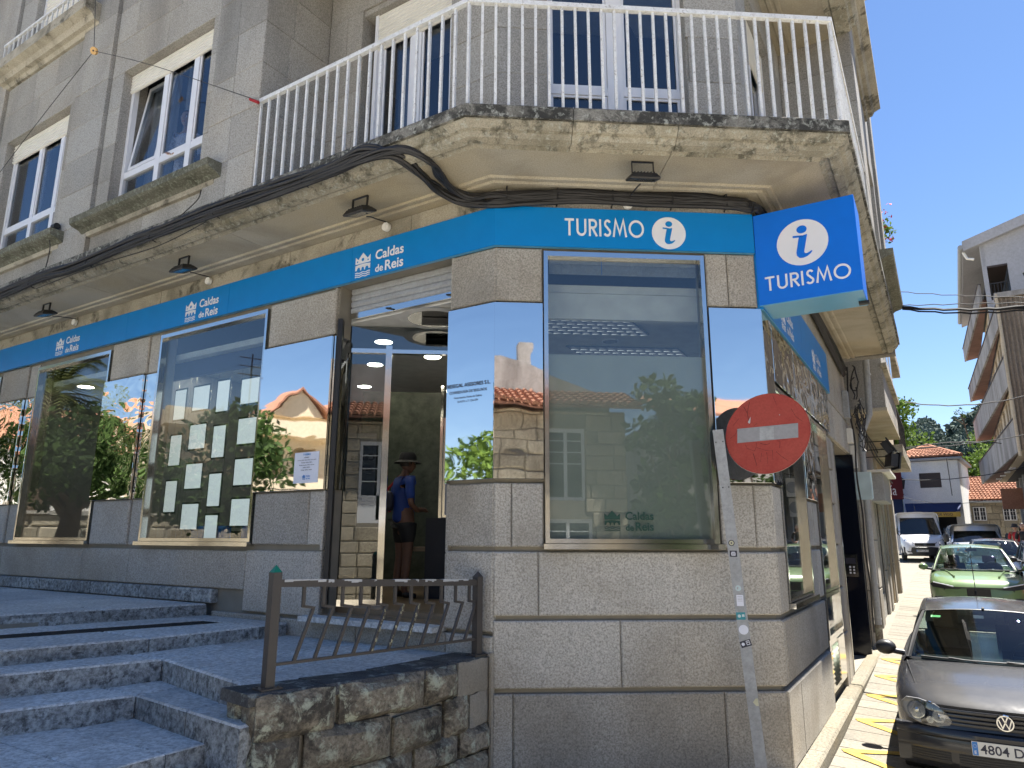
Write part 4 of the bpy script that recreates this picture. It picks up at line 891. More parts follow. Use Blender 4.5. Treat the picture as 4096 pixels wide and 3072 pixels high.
# ================================================================ signs, lettering
def sheet2d(fr, s, z, o, sc, flip=1):
    """maps 2d sign coordinates (x right, y up) on a facade: origin at (s,z)"""
    c, d, n = FR[fr] if isinstance(fr, str) else fr
    sg = -1 if fr == 'L' else 1       # L runs leftwards seen from outside
    return lambda x, y, e=0: c + d * (s + sg * x * sc) + n * (o + e) + V((0, 0, z + y * sc))
TH_ = .0035
def ext(g, T, pts):      # extruded 2d polygon
    n = len(pts); g.add([T(x, y, 0) for x, y in pts] + [T(x, y, TH_) for x, y in pts], [tuple(range(n - 1, -1, -1)), tuple(range(n, 2 * n))] + [(i, (i + 1) % n, n + (i + 1) % n, n + i) for i in range(n)])
def stroke(g, T, pts, w, closed=False):
    n = len(pts); P = [V(p) for p in pts]; Lf, Rt = [], []
    for i in range(n):
        a = P[(i - 1) % n] if (closed or i > 0) else None; b = P[(i + 1) % n] if (closed or i < n - 1) else None
        d1 = (P[i] - a).normalized() if a is not None else None; d2 = (b - P[i]).normalized() if b is not None else None
        if d1 is None: d1 = d2
        if d2 is None: d2 = d1
        n1 = V((-d1.y, d1.x)); n2 = V((-d2.y, d2.x)); m = (n1 + n2); m = m.normalized() if m.length > .2 else n1
        k = min(2.5, 1 / max(.3, m.dot(n1))); Lf.append(P[i] + m * k * w / 2); Rt.append(P[i] - m * k * w / 2)
    for i in range(n if closed else n - 1):
        j = (i + 1) % n; ext(g, T, [Rt[i], Rt[j], Lf[j], Lf[i]])
def arc(cx, cy, rx, ry, a0, a1, n=14): return [(cx + rx * cos(rad(a0 + (a1 - a0) * i / n)), cy + ry * sin(rad(a0 + (a1 - a0) * i / n))) for i in range(n + 1)]
w = .135
def glyph(ch):
    """thin geometric capitals, height 1: (strokes, advance)"""
    if ch == 'T': return [[(0, 1 - w / 2), (.62, 1 - w / 2)], [(.31, 0), (.31, 1 - w)]], .62
    if ch == 'U': return [[(w / 2, 1), (w / 2, .33)] + arc(.33, .33, .265, .265, 180, 360) + [(.595, 1)]], .66
    if ch == 'R': return [[(w / 2, 0), (w / 2, 1)], [(w, 1 - w / 2), (.30, 1 - w / 2)] + arc(.30, .715, .2, .218, 90, -90, 10) + [(w, .497)], [(.26, .46), (.535, 0)]], .54
    if ch == 'I': return [[(w / 2, 0), (w / 2, 1)]], w
    if ch == 'S': return [arc(.27, .745, .165, .19, 25, 250, 14) + arc(.235, .255, .195, .19, 62, -155, 14)], .46
    if ch == 'M': return [[(.04, 0), (.20, .97), (.46, .2), (.72, .97), (.88, 0)]], .92
    if ch == 'O': return ['o', arc(.50, .5, .45, .45, 0, 360, 30)[:-1]], 1.0
def turismo(g, T0, width):
    x = 0; items = []
    for ch in 'TURISMO':
        st_, adv = glyph(ch); items.append((x, st_)); x += adv + .16
    tot = x - .16; sc = width / tot
    for x0, st_ in items:
        closed = st_[0] == 'o'
        for s_ in st_[1:] if closed else st_: stroke(g, lambda a, b, e=0: T0((a + x0) * sc, b * sc, e), s_, w, closed)
    return sc
def ring_poly(cx, cy, r, n=40): return arc(cx, cy, r, r, 0, 360, n)[:-1]
def i_glyph(g, T):      # italic information i inside the unit circle
    ext(g, T, [(.03 + x * 1.0, .56 + y) for x, y in arc(0, 0, .20, .17, 0, 360, 24)[:-1]])
    body = [(-.33, .28), (-.26, .24), (-.12, .22), (-.10, .15), (-.22, -.38), (-.24, -.55), (-.16, -.66), (-.02, -.70), (.14, -.66), (.28, -.56), (.36, -.46), (.34, -.43), (.22, -.50), (.12, -.53), (.06, -.50), (.06, -.42), (.22, .30), (.10, .33), (-.14, .33), (-.34, .31)]
    # split in quads so the concave outline stays clean
    st_ = [(-.34, .295), (-.14, .275), (.03, .25)]; stroke(g, T, st_, .085)
    ext(g, T, [(-.10, .26), (.225, .31), (.06, -.42), (-.245, -.42)][::-1]); 
    q = [(-.245, -.42), (-.235, -.56), (-.14, -.67), (.0, -.69), (.16, -.65), (.30, -.55), (.37, -.46), (.345, -.43), (.24, -.49), (.14, -.52), (.08, -.50), (.06, -.42)]
    for a in range(1, len(q) // 2): ext(g, T, [q[a - 1], q[a], q[len(q) - 1 - a], q[len(q) - a]])
def text_mesh(txt, bold=.0, space=1.0):
    cu = bpy.data.curves.new('tmp', 'FONT'); cu.body = txt; cu.size = 1; cu.offset = bold; cu.space_character = space; cu.resolution_u = 3
    o = bpy.data.objects.new('tmp', cu); COL.objects.link(o); dg = bpy.context.evaluated_depsgraph_get()
    me = bpy.data.meshes.new_from_object(o.evaluated_get(dg)); bpy.data.objects.remove(o); bpy.data.curves.remove(cu)
    vs_ = [(v.co.x, v.co.y) for v in me.vertices]; fs = [tuple(p.vertices) for p in me.polygons]; bpy.data.meshes.remove(me)
    x0 = min(v[0] for v in vs_); return [(x - x0, y) for x, y in vs_], fs, max(v[0] for v in vs_) - x0
_tm = {}
def put_text(g, T, txt, x, y, width=None, size=None, bold=.0, e=.0):
    key = (txt, bold)
    if key not in _tm: _tm[key] = text_mesh(txt, bold)
    vs_, fs, wd = _tm[key]; sc = width / wd if width else size
    g.add([T(x + a * sc, y + b * sc, TH_ + e) for a, b in vs_], fs); return wd * sc
def town_logo(g, T):
    """crown over a bridge over three waves, in a box about 1 wide and 1.25 high"""
    W_ = 1.0
    cr = [(0, .78), (W_, .78)]
    for q in ([(0, .74), (.0, 1.13), (.18, .96), (.18, .74)], [(.18, .74), (.18, .96), (.30, 1.05), (.36, .74)][:0] or [(.18, .74), (.18, .96), (.5, 1.30), (.5, .74)], [(.5, .74), (.5, 1.30), (.82, .96), (.82, .74)], [(.82, .74), (.82, .96), (1.0, 1.13), (1.0, .74)]): ext(g, T, q[::-1])
    stroke(g, T, [(0, .62), (.3, .655), (.5, .665), (.7, .655), (1, .62)], .085)
    ext(g, T, [(0, .60), (.0, .40), (.10, .40), (.13, .60)]); ext(g, T, [(.36, .62), (.30, .40), (.40, .38), (.42, .62)][::-1][:0] or [(.30, .62), (.34, .38), (.40, .38), (.40, .62)]); ext(g, T, [(.60, .62), (.60, .38), (.66, .38), (.70, .62)]); ext(g, T, [(.87, .6), (.90, .40), (1, .40), (1, .60)])
    for x0, x1 in ((.10, .34), (.40, .60), (.66, .90)):
        a_ = arc((x0 + x1) / 2, .40, (x1 - x0) / 2, .16, 180, 0, 8)
        for p, q in zip(a_[:-1], a_[1:]): ext(g, T, [p, q, (q[0], .63), (p[0], .63)])
    for k in range(3):
        y = .26 - k * .105; stroke(g, T, [(i / 16, y + .022 * sin(i / 16 * 4 * pi * 1.25)) for i in range(17)], .042)
def crown_holes(g, T):
    for cx, cy, r in ((.14, .86, .045), (.5, .93, .09), (.86, .86, .045)): g.add([T(x, y, TH_ + .0012) for x, y in ring_poly(cx, cy, r, 14)], [tuple(range(14))])
def caldas(parent, fr, s, z, o, h, mat='white', hole='blue', mirror_=False):
    """logo with the two-line name to its right; s,z = lower left corner, h = overall height"""
    T = sheet2d(fr, s, z, o, h / 1.3); g = G(); town_logo(g, T); g.build('town_logo', mat, parent, recalc=False); g = G(); crown_holes(g, T); g.build('crown_hole', hole, parent, recalc=False)
    g = G(); put_text(g, T, 'Caldas', 1.34, .74, width=1.83, bold=.022); put_text(g, T, 'de', 1.36, .08, width=.52, bold=.02); put_text(g, T, 'Reis', 2.0, .06, width=1.17, bold=.022); g.build('lettering', mat, parent, recalc=False)

fs_ = thing('shop_fascia', 'long blue fascia sign over the shop windows with town logos and the word TURISMO', 'sign', pt('C', 1.3, .03, 5.08))
def fascia(fr, s0, s1, z0, z1, o, e0=None, e1=None, mat='blue', th=.045):
    A = [pt(fr, (mitre(e0, oo, fr) if e0 else s0), oo, z) for oo, z in ((o - th, z0), (o, z0), (o, z1), (o - th, z1))]; B = [pt(fr, (mitre(e1, oo, fr) if e1 else s1), oo, z) for oo, z in ((o - th, z0), (o, z0), (o, z1), (o - th, z1))]
    g = G(); g.add(A + B, [(3, 2, 1, 0), (4, 5, 6, 7), (0, 1, 5, 4), (1, 2, 6, 5), (2, 3, 7, 6), (3, 0, 4, 7)]); p = g.build('sign_panel', mat, fs_)
    g = G(); g.add([pt(fr, (mitre(e0, oo, fr) if e0 else s0), oo, z0 - .0025) for oo in (o - .001, o - th)] + [pt(fr, (mitre(e1, oo, fr) if e1 else s1), oo, z0 - .0025) for oo in (o - th, o - .001)], [(0, 1, 2, 3)]); g.build('return_strip', 'bluepale', p, recalc=False)
FO = .034; cuts = [0, 1.9, 4.05, 6.35, 8.6, 10.9, 12.9]
for i in range(6): fascia('L', cuts[i] + (.0015 if i else 0), cuts[i + 1] - .0015, 4.88, 5.285, FO, e0=1 if i == 0 else None)
fascia('C', 0, 2.57, 4.88, 5.292, FO, e0=1)
FRs = thing('side_fascia', 'blue fascia sign on the street side with two town logos', 'sign', pt('R', 2.3, .03, 4.6))
for a_, b_ in ((.01, 2.3), (2.303, 4.70)):
    g = G(); g.fbox('R', a_, b_, -.02, .045, 4.305, 4.92); p = g.build('sign_panel', 'blue', FRs); g = G(); g.fbox('R', a_, b_, -.018, .044, 4.300, 4.3045); g.build('return_strip', 'bluepale', p)
FF = FO + .0006
# fascia logos on the left side (frame L runs to the left, so text starts at the higher s)
for s_ in (8.33, 4.945, 1.84, 11.6): caldas(fs_, 'L', s_, 4.90, FF, .285)
T = sheet2d('C', .672, 5.002, FF, 1.0); g = G(); turismo(g, lambda x, y, e=0: T(x, y * 1.22, e), .785); g.build('lettering', 'white', fs_, recalc=False)
T = sheet2d('C', 1.708, 5.06, FF, .170); g = G(); ext(g, T, ring_poly(0, 0, 1)); dsc = g.build('roundel', 'white', fs_, recalc=False)
g = G(); T = sheet2d('C', 1.705, 5.06, FF + .0042, .170); i_glyph(g, T); g.build('letter_i', 'blue', fs_, recalc=False)
for s_ in (.95, 3.12): caldas(FRs, 'R', s_, 4.36, .046, .30)
gl = thing('window_sticker', 'dark green town logo sticker on the frosted part of the corner shop window', 'sticker', pt('C', 1.25, -.03, 2.25))
T = sheet2d('C', 1.010, 2.172, -.040, .142); g = G(); town_logo(g, T); g.build('town_logo', 'greenlogo', gl, recalc=False)
g = G(); put_text(g, T, 'Caldas', 1.36, .74, width=1.83, bold=.022); put_text(g, T, 'de', 1.36, .06, width=.52, bold=.02); put_text(g, T, 'Reis', 2.0, .06, width=1.17, bold=.022); g.build('lettering', 'greenlogo', gl, recalc=False)

# --- projecting box sign
bs = thing('projecting_sign', 'big bright blue box sign with a white information roundel projecting from the corner', 'sign', pt('R', .2, .5, 4.8))
BF = (pt('R', -.02, 0, 0), nR, dR * -1)      # face towards the camera: s = outward distance
g = G(); A = [(.0, 4.34), (.93, 4.34), (.93, 5.28), (.0, 5.28)]
g.cham((pt('R', -.02, 0, 0), nR, dR * -1), .012, .93, 4.335, 5.28, 0, .50, .004); g.build('sign_box', 'blue2', bs)
g = G(); g.fbox('R', -.016, .478, .016, .926, 4.328, 4.3345); g.build('underside', 'bluepale', bs)
T = sheet2d(BF, .452, 4.90, .0005, .232); g = G(); ext(g, T, ring_poly(0, 0, 1)); g.build('roundel', 'white', bs, recalc=False)
T = sheet2d(BF, .45, 4.90, .0047, .232); g = G(); i_glyph(g, T); g.build('letter_i', 'blue2', bs, recalc=False)
T = sheet2d(BF, .085, 4.468, .0005, 1.0); g = G(); turismo(g, lambda x, y, e=0: T(x, y * 1.0, e), .76); g.build('lettering', 'white', bs, recalc=False)
g = G(); g.fbox('R', .3, .36, .86, .95, 4.30, 4.327); g.build('bracket', 'black', bs)

# --- lettering on the steel pier, opening hours sheet
lt = thing('pier_lettering', 'small dark insurance office lettering on the steel panel right of the door', 'lettering', pt('L', .25, .04, 3.5))
T = sheet2d('L', .53, 3.40, .031, 1.0); g = G()
put_text(g, T, 'RESEGAL ASESORES S.L.', .0, .115, width=.50, bold=.012); put_text(g, T, 'CORREDURÍA DE SEGUROS', .03, .055, width=.43, bold=.01); put_text(g, T, 'Autorización Xunta de Galicia', .085, .005, width=.32, bold=.005); put_text(g, T, 'D.X.P.F. e T. GX-079', .13, -.035, width=.23, bold=.005)
g.build('text_line', 'ink', lt, recalc=False)
pn = thing('opening_hours_sheet', 'white paper with opening hours taped on the steel panel left of the door', 'notice', pt('L', 2.5, .04, 2.75))
PT_ = (pt('L', 2.625, 0, 0), dL, nL); g = G(); g.fbox('L', 2.235, 2.615, .029, .031, 2.685, 3.02); g.build('sheet', 'paper', pn)
T = sheet2d('L', 2.60, 2.70, .0312, 1.0); g = G(); put_text(g, T, 'TURISMO', .12, .285, width=.12, bold=.02); g.build('heading', 'blue', pn, recalc=False)
g = G(); 
for k, (tx, x, wd) in enumerate((('HORARIO:', .14, .08), ('De luns a sábado: 10:00 a 14:00 e 16:00 a 20:00 h', .04, .29), ('Domingo: 10:00 a 14:00 h', .10, .17), ('Monday to Saturday: 10:00 to 14:00 and', .07, .23), ('16:00 to 20:00 h', .13, .11), ('Sunday: 10:00 to 14:00 h', .10, .17))): put_text(g, T, tx, x, .255 - k * .027, width=wd, bold=.015)
g.build('text_line', 'ink', pn, recalc=False)
T2 = sheet2d('L', 2.47, 2.72, .0312, .042); g = G(); town_logo(g, T2); put_text(g, T2, 'Caldas', 1.36, .74, width=1.5, bold=.02); put_text(g, T2, 'de Reis', 1.36, .1, width=1.5, bold=.02); g.build('town_logo', 'euroblue', pn, recalc=False)

# --- no-entry sign on its leaning post
ns = thing('no_entry_sign', 'faded round red no entry sign with grey bar on a leaning galvanised post', 'road sign', (1.93, 5.95, -.03))
pt0 = V((2.05, 6.215, -.05)); pt1 = V((1.843, 6.233, 3.061)); pn_ = V((-.30, -.954, 0)); px_ = V((.954, -.30, 0))
g = G(); g.bar(pt0, pt1, .092, .04, upv=pn_); po = g.build('post', 'galv', ns)
sc_ = V((2.268, 6.19, 3.025)); A3 = Matrix((px_, V((0, 0, 1)), pn_ * -1)).transposed()
def sp(x, y, e=0): a_ = rad(-3.5); return sc_ + px_ * (x * cos(a_) - y * sin(a_)) * -1 * -1 + V((0, 0, x * sin(a_) * -1 + y * cos(a_))) + pn_ * e
RS = .358
g = G(); n = 48; rim = [(RS, -.006), (RS, .012), (RS - .006, .016), (RS - .012, .012)]
rows_ = [[sp(r_ * cos(2 * pi * i / n), r_ * sin(2 * pi * i / n), e) for i in range(n + 1)] for r_, e in [(0.001, .002)] + rim[1:] + [(.001, .012)]]
g.grid(rows_); g.build('disc', 'red', ns, recalc=True)
g = G(); g.grid([[sp(r_ * cos(2 * pi * i / n), r_ * sin(2 * pi * i / n), e) for i in range(n + 1)] for r_, e in ((.001, .0), (RS, .0), (RS + .002, -.008), (RS - .02, -.008), (.001, -.004))]); g.build('disc_back', 'galv', ns)
BW, BH = .256, .064
g = G(); g.slab([sp(-BW, -BH, .0125), sp(BW, -BH, .0125), sp(BW, BH, .0125), sp(-BW, BH, .0125)], pn_ * .0015); g.build('bar', 'greybar', ns)
g = G(); g.slab([sp(-.065, -.055, .0142), sp(.055, -.055, .0142), sp(.055, .055, .0142), sp(-.065, .055, .0142)], pn_ * .001); g.build('sticker_remains', 'galv', ns)
g = G(); rr = random.Random(4)
def crk(pts, wd=.0028):
    for (a_, b_) in zip(pts[:-1], pts[1:]):
        a2, b2 = V(a_), V(b_); d = (b2 - a2).normalized(); nn = V((-d.y, d.x)) * wd / 2
        g.add([sp(*(a2 + nn), .0133), sp(*(a2 - nn), .0133), sp(*(b2 - nn * .6), .0133), sp(*(b2 + nn * .6), .0133)], [(0, 1, 2, 3)])
for c_ in ([(-.19, -.08), (-.17, -.12), (-.11, -.15), (-.09, -.10), (-.095, -.075)], [(-.09, -.12), (-.02, -.15), (.04, -.155), (.045, -.24)], [(.08, -.075), (.105, -.085), (.10, -.145)], [(-.05, -.17), (-.06, -.25)], [(-.01, -.17), (.0, -.22), (.0, -.27)], [(.07, -.17), (.12, -.22), (.17, -.26)], [(-.12, -.17), (-.09, -.28)], [(-.06, -.085), (-.02, -.1), (.02, -.095)], [(-.15, .30), (-.17, .2), (-.15, .09)], [(-.32, -.02), (-.27, .02), (-.25, .07)], [(-.29, .1), (-.24, .16)], [(.2, .2), (.24, .12), (.30, .07)], [(.05, .33), (.08, .24)], [(.1, -.07), (.17, -.075)], [(-.09, .1), (-.11, .075)], [(-.2, .26), (-.17, .2)]): crk(c_, rr.uniform(.002, .0045))
g.build('crack', 'crack', ns, recalc=False, kind='stuff')
g = G(); g.slab([sp(-.165, .115, .0135), sp(-.145, .155, .0135), sp(-.14, .165, .0135), sp(-.145, .11, .0135), sp(-.152, .10, .0135)], pn_ * .0006); g.slab([sp(.10, .15, .0135), sp(.106, .15, .0135), sp(.106, .157, .0135), sp(.10, .157, .0135)], pn_ * .0006); g.build('chipped_spot', 'chip', ns)
# stickers on the post
ax = (pt1 - pt0).normalized(); sdx = ax.cross(pn_).normalized(); sdx = sdx if sdx.x > 0 else -sdx
def onpost(z, x, y, e=.0205): p = pt0 + ax * ((z - pt0.z) / ax.z); return p + sdx * x + ax * y + pn_ * e
def stick(name, z, x, pts, mat, rot=0, e=.0204, lab=None):
    g = G(); c_, s_ = cos(rot), sin(rot); g.slab([onpost(z, x + a_ * c_ - b_ * s_, a_ * s_ + b_ * c_, e) for a_, b_ in pts], pn_ * .0006); return g.build(name, mat, po, label=lab)
cir = lambda r_: [(r_ * cos(2 * pi * i / 20), r_ * sin(2 * pi * i / 20)) for i in range(20)]
rc = lambda a_, b_: [(-a_, -b_), (a_, -b_), (a_, b_), (-a_, b_)]
stick('sticker', 2.075, -.008, cir(.026), 'ink', lab='round black sticker with pale centre'); stick('sticker', 2.075, -.008, cir(.019), 'lichspot', e=.0212); stick('sticker', 2.075, -.008, cir(.007), 'ink', e=.0218)
stick('sticker', 1.985, -.003, rc(.03, .026), 'ink', -.08); stick('sticker', 1.985, -.003, [(-.016, -.016), (.016, -.016), (.018, 0), (.014, .016), (-.014, .016), (-.018, 0)], 'paper', -.08, .0212)
for k in range(4): stick('sticker', 1.985, -.012 + k * .007, rc(.0015, .012), 'ink', -.08, .0218)
stick('sticker', 1.70, .0, cir(.024), 'lens'); stick('sticker', 1.70, -.006, [(-.006, -.01), (.004, -.008), (.01, .01), (-.004, .012)], 'galv', 0, .0212)
stick('sticker', 1.60, .002, rc(.028, .045), 'paper', -.05)
for k in range(4): stick('sticker', 1.60, .002, [(-.02, .03 - k * .012), (.02, .03 - k * .012), (.02, .033 - k * .012), (-.02, .033 - k * .012)], 'galv', -.05, .0212)
stick('sticker', 1.475, -.008, rc(.037, .03), 'teal', -.03); stick('sticker', 1.475, -.02, cir(.013), 'lens', 0, .0212); stick('sticker', 1.478, .012, rc(.010, .010), 'lens', 0, .0212)
stick('sticker', 1.365, .0, cir(.039), 'paper', lab='large plain white round sticker')
stick('sticker', 1.255, .004, rc(.044, .026), 'ink', .25); stick('sticker', 1.25, -.018, cir(.013), 'paper', 0, .0212); stick('sticker', 1.262, .022, rc(.014, .017), 'paper', .25, .0212); stick('sticker', 1.262, .022, rc(.010, .012), 'ink', .25, .0218); stick('sticker', 1.262, .022, [(-.008, -.002), (.008, .001), (.0, .009)], 'paper', .25, .0224)
stick('sticker', .80, .022, [(-.022, 0), (0, -.028), (.02, -.03), (.02, .03), (0, .026)], 'lichspot', 0)
g = G()
for z, x in ((2.95, -.03), (2.95, .03), (2.55, -.02), (2.55, .03)): g.add([onpost(z, x + a_, b_, .0207) for a_, b_ in cir(.006)], [tuple(range(20))])
g.build('bolt_hole', 'black', po, recalc=False, kind='stuff')

# ================================================================ cables and lamps
def wob(path, amp, seed, sub=6):
    rr = random.Random(seed); P = [V(p) for p in path]; out = []
    for i in range(len(P) - 1):
        p0 = P[max(0, i - 1)]; p1, p2 = P[i], P[i + 1]; p3 = P[min(len(P) - 1, i + 2)]
        for k in range(sub):
            t = k / sub; q = .5 * ((2 * p1) + (-p0 + p2) * t + (2 * p0 - 5 * p1 + 4 * p2 - p3) * t * t + (-p0 + 3 * p1 - 3 * p2 + p3) * t ** 3); out.append(q)
    out.append(P[-1]); ph = [rr.uniform(0, 6.3) for _ in range(6)]; f_ = [rr.uniform(.5, 1.6) for _ in range(3)]
    return [q + V((amp * sin(i * f_[0] * .5 + ph[0]), amp * sin(i * f_[1] * .5 + ph[1]), amp * sin(i * f_[2] * .5 + ph[2]))) for i, q in enumerate(out)]
cb_ = thing('cable_bundle', 'thick sagging bundle of black cables clipped along the balcony edge and over the fascia', 'cables', pt('L', 3, 1, 5.6))
mainp = [pt('L', s, 1.005, z) for s, z in ((13.2, 5.58), (11, 5.56), (9.4, 5.60), (8.0, 5.575), (6.8, 5.60), (5.9, 5.575), (4.7, 5.60), (3.8, 5.625), (2.65, 5.60), (1.9, 5.585), (1.2, 5.575), (.78, 5.60))]
down = [pt('L', .42, .95, 5.58), pt('L', .22, .80, 5.475), pt('L', .28, .55, 5.47), pt('L', .33, .30, 5.455), pt('L', .22, .10, 5.43), pt('C', -.02, .06, 5.395), pt('C', .3, .05, 5.41), pt('C', .8, .05, 5.455), pt('C', 1.3, .05, 5.44), pt('C', 1.9, .05, 5.455), pt('C', 2.3, .05, 5.43), pt('C', 2.52, .06, 5.40), pt('R', .2, .07, 5.37), pt('R', 1.5, .07, 5.34), pt('R', 3, .06, 5.36), pt('R', 4.6, .06, 5.35), pt('R', 6, .06, 5.30), pt('R', 7.2, .06, 5.2)]
low = [pt('L', .5, .9, 5.55), pt('L', .45, .62, 5.47), pt('L', .46, .35, 5.455), pt('L', .38, .14, 5.40), pt('L', .12, .05, 5.33), pt('C', -.02, .05, 5.31), pt('C', .3, .045, 5.34), pt('C', .8, .045, 5.38), pt('C', 1.5, .045, 5.365), pt('C', 2.1, .045, 5.385), pt('C', 2.5, .05, 5.36), pt('R', .2, .06, 5.33), pt('R', 3, .05, 5.32), pt('R', 7.2, .05, 5.1)]
for k in range(20):
    rr = random.Random(50 + k); dz, do = rr.uniform(-.075, .06), rr.uniform(-.0, .05)
    pth = [p + V((0, 0, dz + rr.uniform(-.02, .02))) + nL * do for p in mainp] + [p + V((rr.uniform(-.03, .03), rr.uniform(-.02, .0), dz * .45)) for p in (down if k % 2 else low)]
    g = G(); g.tube(wob(pth, .008, k), rr.choice([.009, .012, .016, .02]), 6); g.build('cable', 'cable', cb_, smooth=True)
for k in range(8):
    rr = random.Random(90 + k); dz = rr.uniform(-.02, .035); g = G(); g.tube(wob([p + V((0, 0, dz * (1 if i > 4 else .5))) - nC * 0 for i, p in enumerate(down)], .006, 30 + k), rr.choice([.007, .012, .016]), 6); g.build('cable', 'cable', cb_, smooth=True)
for s, z in ((10.2, 5.58), (8.6, 5.58), (7.1, 5.58), (5.6, 5.58), (4.2, 5.6), (3.0, 5.6), (1.6, 5.58)):
    g = G(); g.tube([pt('L', s, .98, z + .07), pt('L', s, 1.05, z + .06), pt('L', s + .01, 1.06, z - .05), pt('L', s, .97, z - .07)], .006, 5); g.build('clip', 'cable', cb_)
for s in (.1, .6, 1.15, 1.75, 2.3):
    g = G(); g.tube([pt('C', s, -.01, 5.50), pt('C', s, .08, 5.48), pt('C', s, .085, 5.36), pt('C', s, -.01, 5.33)], .007, 5); g.build('clip', 'cable', cb_)
# thin stray cables
for nm, P_, r_ in (('stray_cable', [pt('L', 3.9, 1.0, 5.66), pt('L', 3.4, 1.02, 5.83), pt('L', 3.35, 1.0, 5.95), ], .006), ('stray_cable', [pt('L', 7.0, 1.0, 5.47), pt('L', 5.4, .99, 5.50), pt('L', 4.2, .95, 5.48), pt('L', 3.2, 1.0, 5.53)], .006), ('stray_cable', [pt('L', 6.72, .98, 6.3), pt('L', 6.72, 1.05, 6.2), pt('L', 6.75, 1.0, 6.0), pt('L', 6.9, .97, 5.68)], .007)):
    g = G(); g.tube(wob(P_, .004, 3), r_, 5); g.build(nm, 'cable', cb_, smooth=True)
cm_ = G(); cm_.disc(pt('L', 6.70, 1.0, 6.33) - dL * .05, dL, .045, .1, 12); tag(cm_.build('outdoor_camera', 'black'), 'small black outdoor camera on the end of the left window sill', 'camera')
# thin wires meeting at a porcelain disc
wr = thing('guy_wire', 'thin steel wires joined at a small porcelain ring in front of the upper facade', 'wire', pt('L', 6.0, 1.3, 8.7))
kp = pt('L', 5.55, 1.35, 8.43)
for P_ in ([kp, pt('L', 4.2, 1.2, 7.75), pt('L', 2.55, 1.0, 6.82)], [kp, pt('L', 5.9, 1.3, 9.6), pt('L', 6.6, 1.2, 11.4)], [kp, pt('L', 7.3, 1.3, 7.75), pt('L', 9.5, 1.2, 6.9), pt('L', 12, 1.0, 6.2)]):
    g = G(); g.tube(wob(P_, .002, 5), .0045, 4); g.build('wire', 'cable', wr)
g = G(); n_ = V((-.2, -.8, -.4)).normalized(); g.disc(kp - n_ * .015, n_, .05, .03, 16); g.build('porcelain_ring', 'porcelain', wr); g = G(); g.disc(kp + n_ * .0155, n_, .013, .002, 8); g.build('ring_hole', 'black', wr)
g = G(); g.tube([pt('L', 2.62, 1.0, 6.85), pt('L', 2.5, .98, 6.78)], .018, 8); g.build('red_tie', 'redcloth', wr)

def floodlight(loc, ax_, out, lab, yaw=0, tilt=.0):
    """slim LED floodlight hung by a bracket under the soffit"""
    t = thing('floodlight', lab, 'floodlight', loc, 'black floodlights under the balcony')
    R3 = Matrix((ax_, out, V((0, 0, 1)))).transposed() @ Matrix.Rotation(tilt, 3, 'X'); c_ = V(loc)
    P = lambda x, y, z: c_ + R3 @ V((x, y, z))
    g = G(); g.add([P(x * .135, y * .10, -.012) for x, y in ((-1, -1), (1, -1), (1, 1), (-1, 1))] + [P(x * .14, y * .105, .004) for x, y in ((-1, -1), (1, -1), (1, 1), (-1, 1))] + [P(x * .105, y * .07, .045) for x, y in ((-1, -1), (1, -1), (1, 1), (-1, 1))],
        [(0, 3, 2, 1), (8, 9, 10, 11)] + [(i, (i + 1) % 4, 4 + (i + 1) % 4, 4 + i) for i in range(4)] + [(4 + i, 4 + (i + 1) % 4, 8 + (i + 1) % 4, 8 + i) for i in range(4)])
    for k in range(7): g.hexa([P(-.09 + k * .03 + x, y, z) for z in (.045, .058) for x, y in ((-.004, -.06), (.004, -.06), (.004, .06), (-.004, .06))])
    g.build('housing', 'blackmetal', t)
    g = G(); g.hexa([P(x * .105, y * .075, z) for z in (-.0145, -.0125) for x, y in ((-1, -1), (1, -1), (1, 1), (-1, 1))]); g.build('lamp_glass', 'lampclear', t)
    g = G(); g.add([P(x * .10, y * .07, -.0122) for x, y in ((-1, -1), (1, -1), (1, 1), (-1, 1))], [(0, 1, 2, 3)]); g.build('reflector', 'reflector', t, recalc=False)
    g = G(); zt = 5.505 - c_.z
    for x in (-.10, .10): g.hexa([P(x + a_, b_ * .0125, z) if z < .1 else c_ + ax_ * (x + a_) + out * (b_ * .0125) + V((0, 0, zt)) for z in (.02, 1) for a_, b_ in ((-.003, -1), (.003, -1), (.003, 1), (-.003, 1))])
    g.hexa([c_ + ax_ * a_ + out * b_ + V((0, 0, z)) for z in (zt - .006, zt) for a_, b_ in ((-.103, -.0125), (.103, -.0125), (.103, .0125), (-.103, .0125))]); g.build('bracket', 'blackmetal', t)
    return t
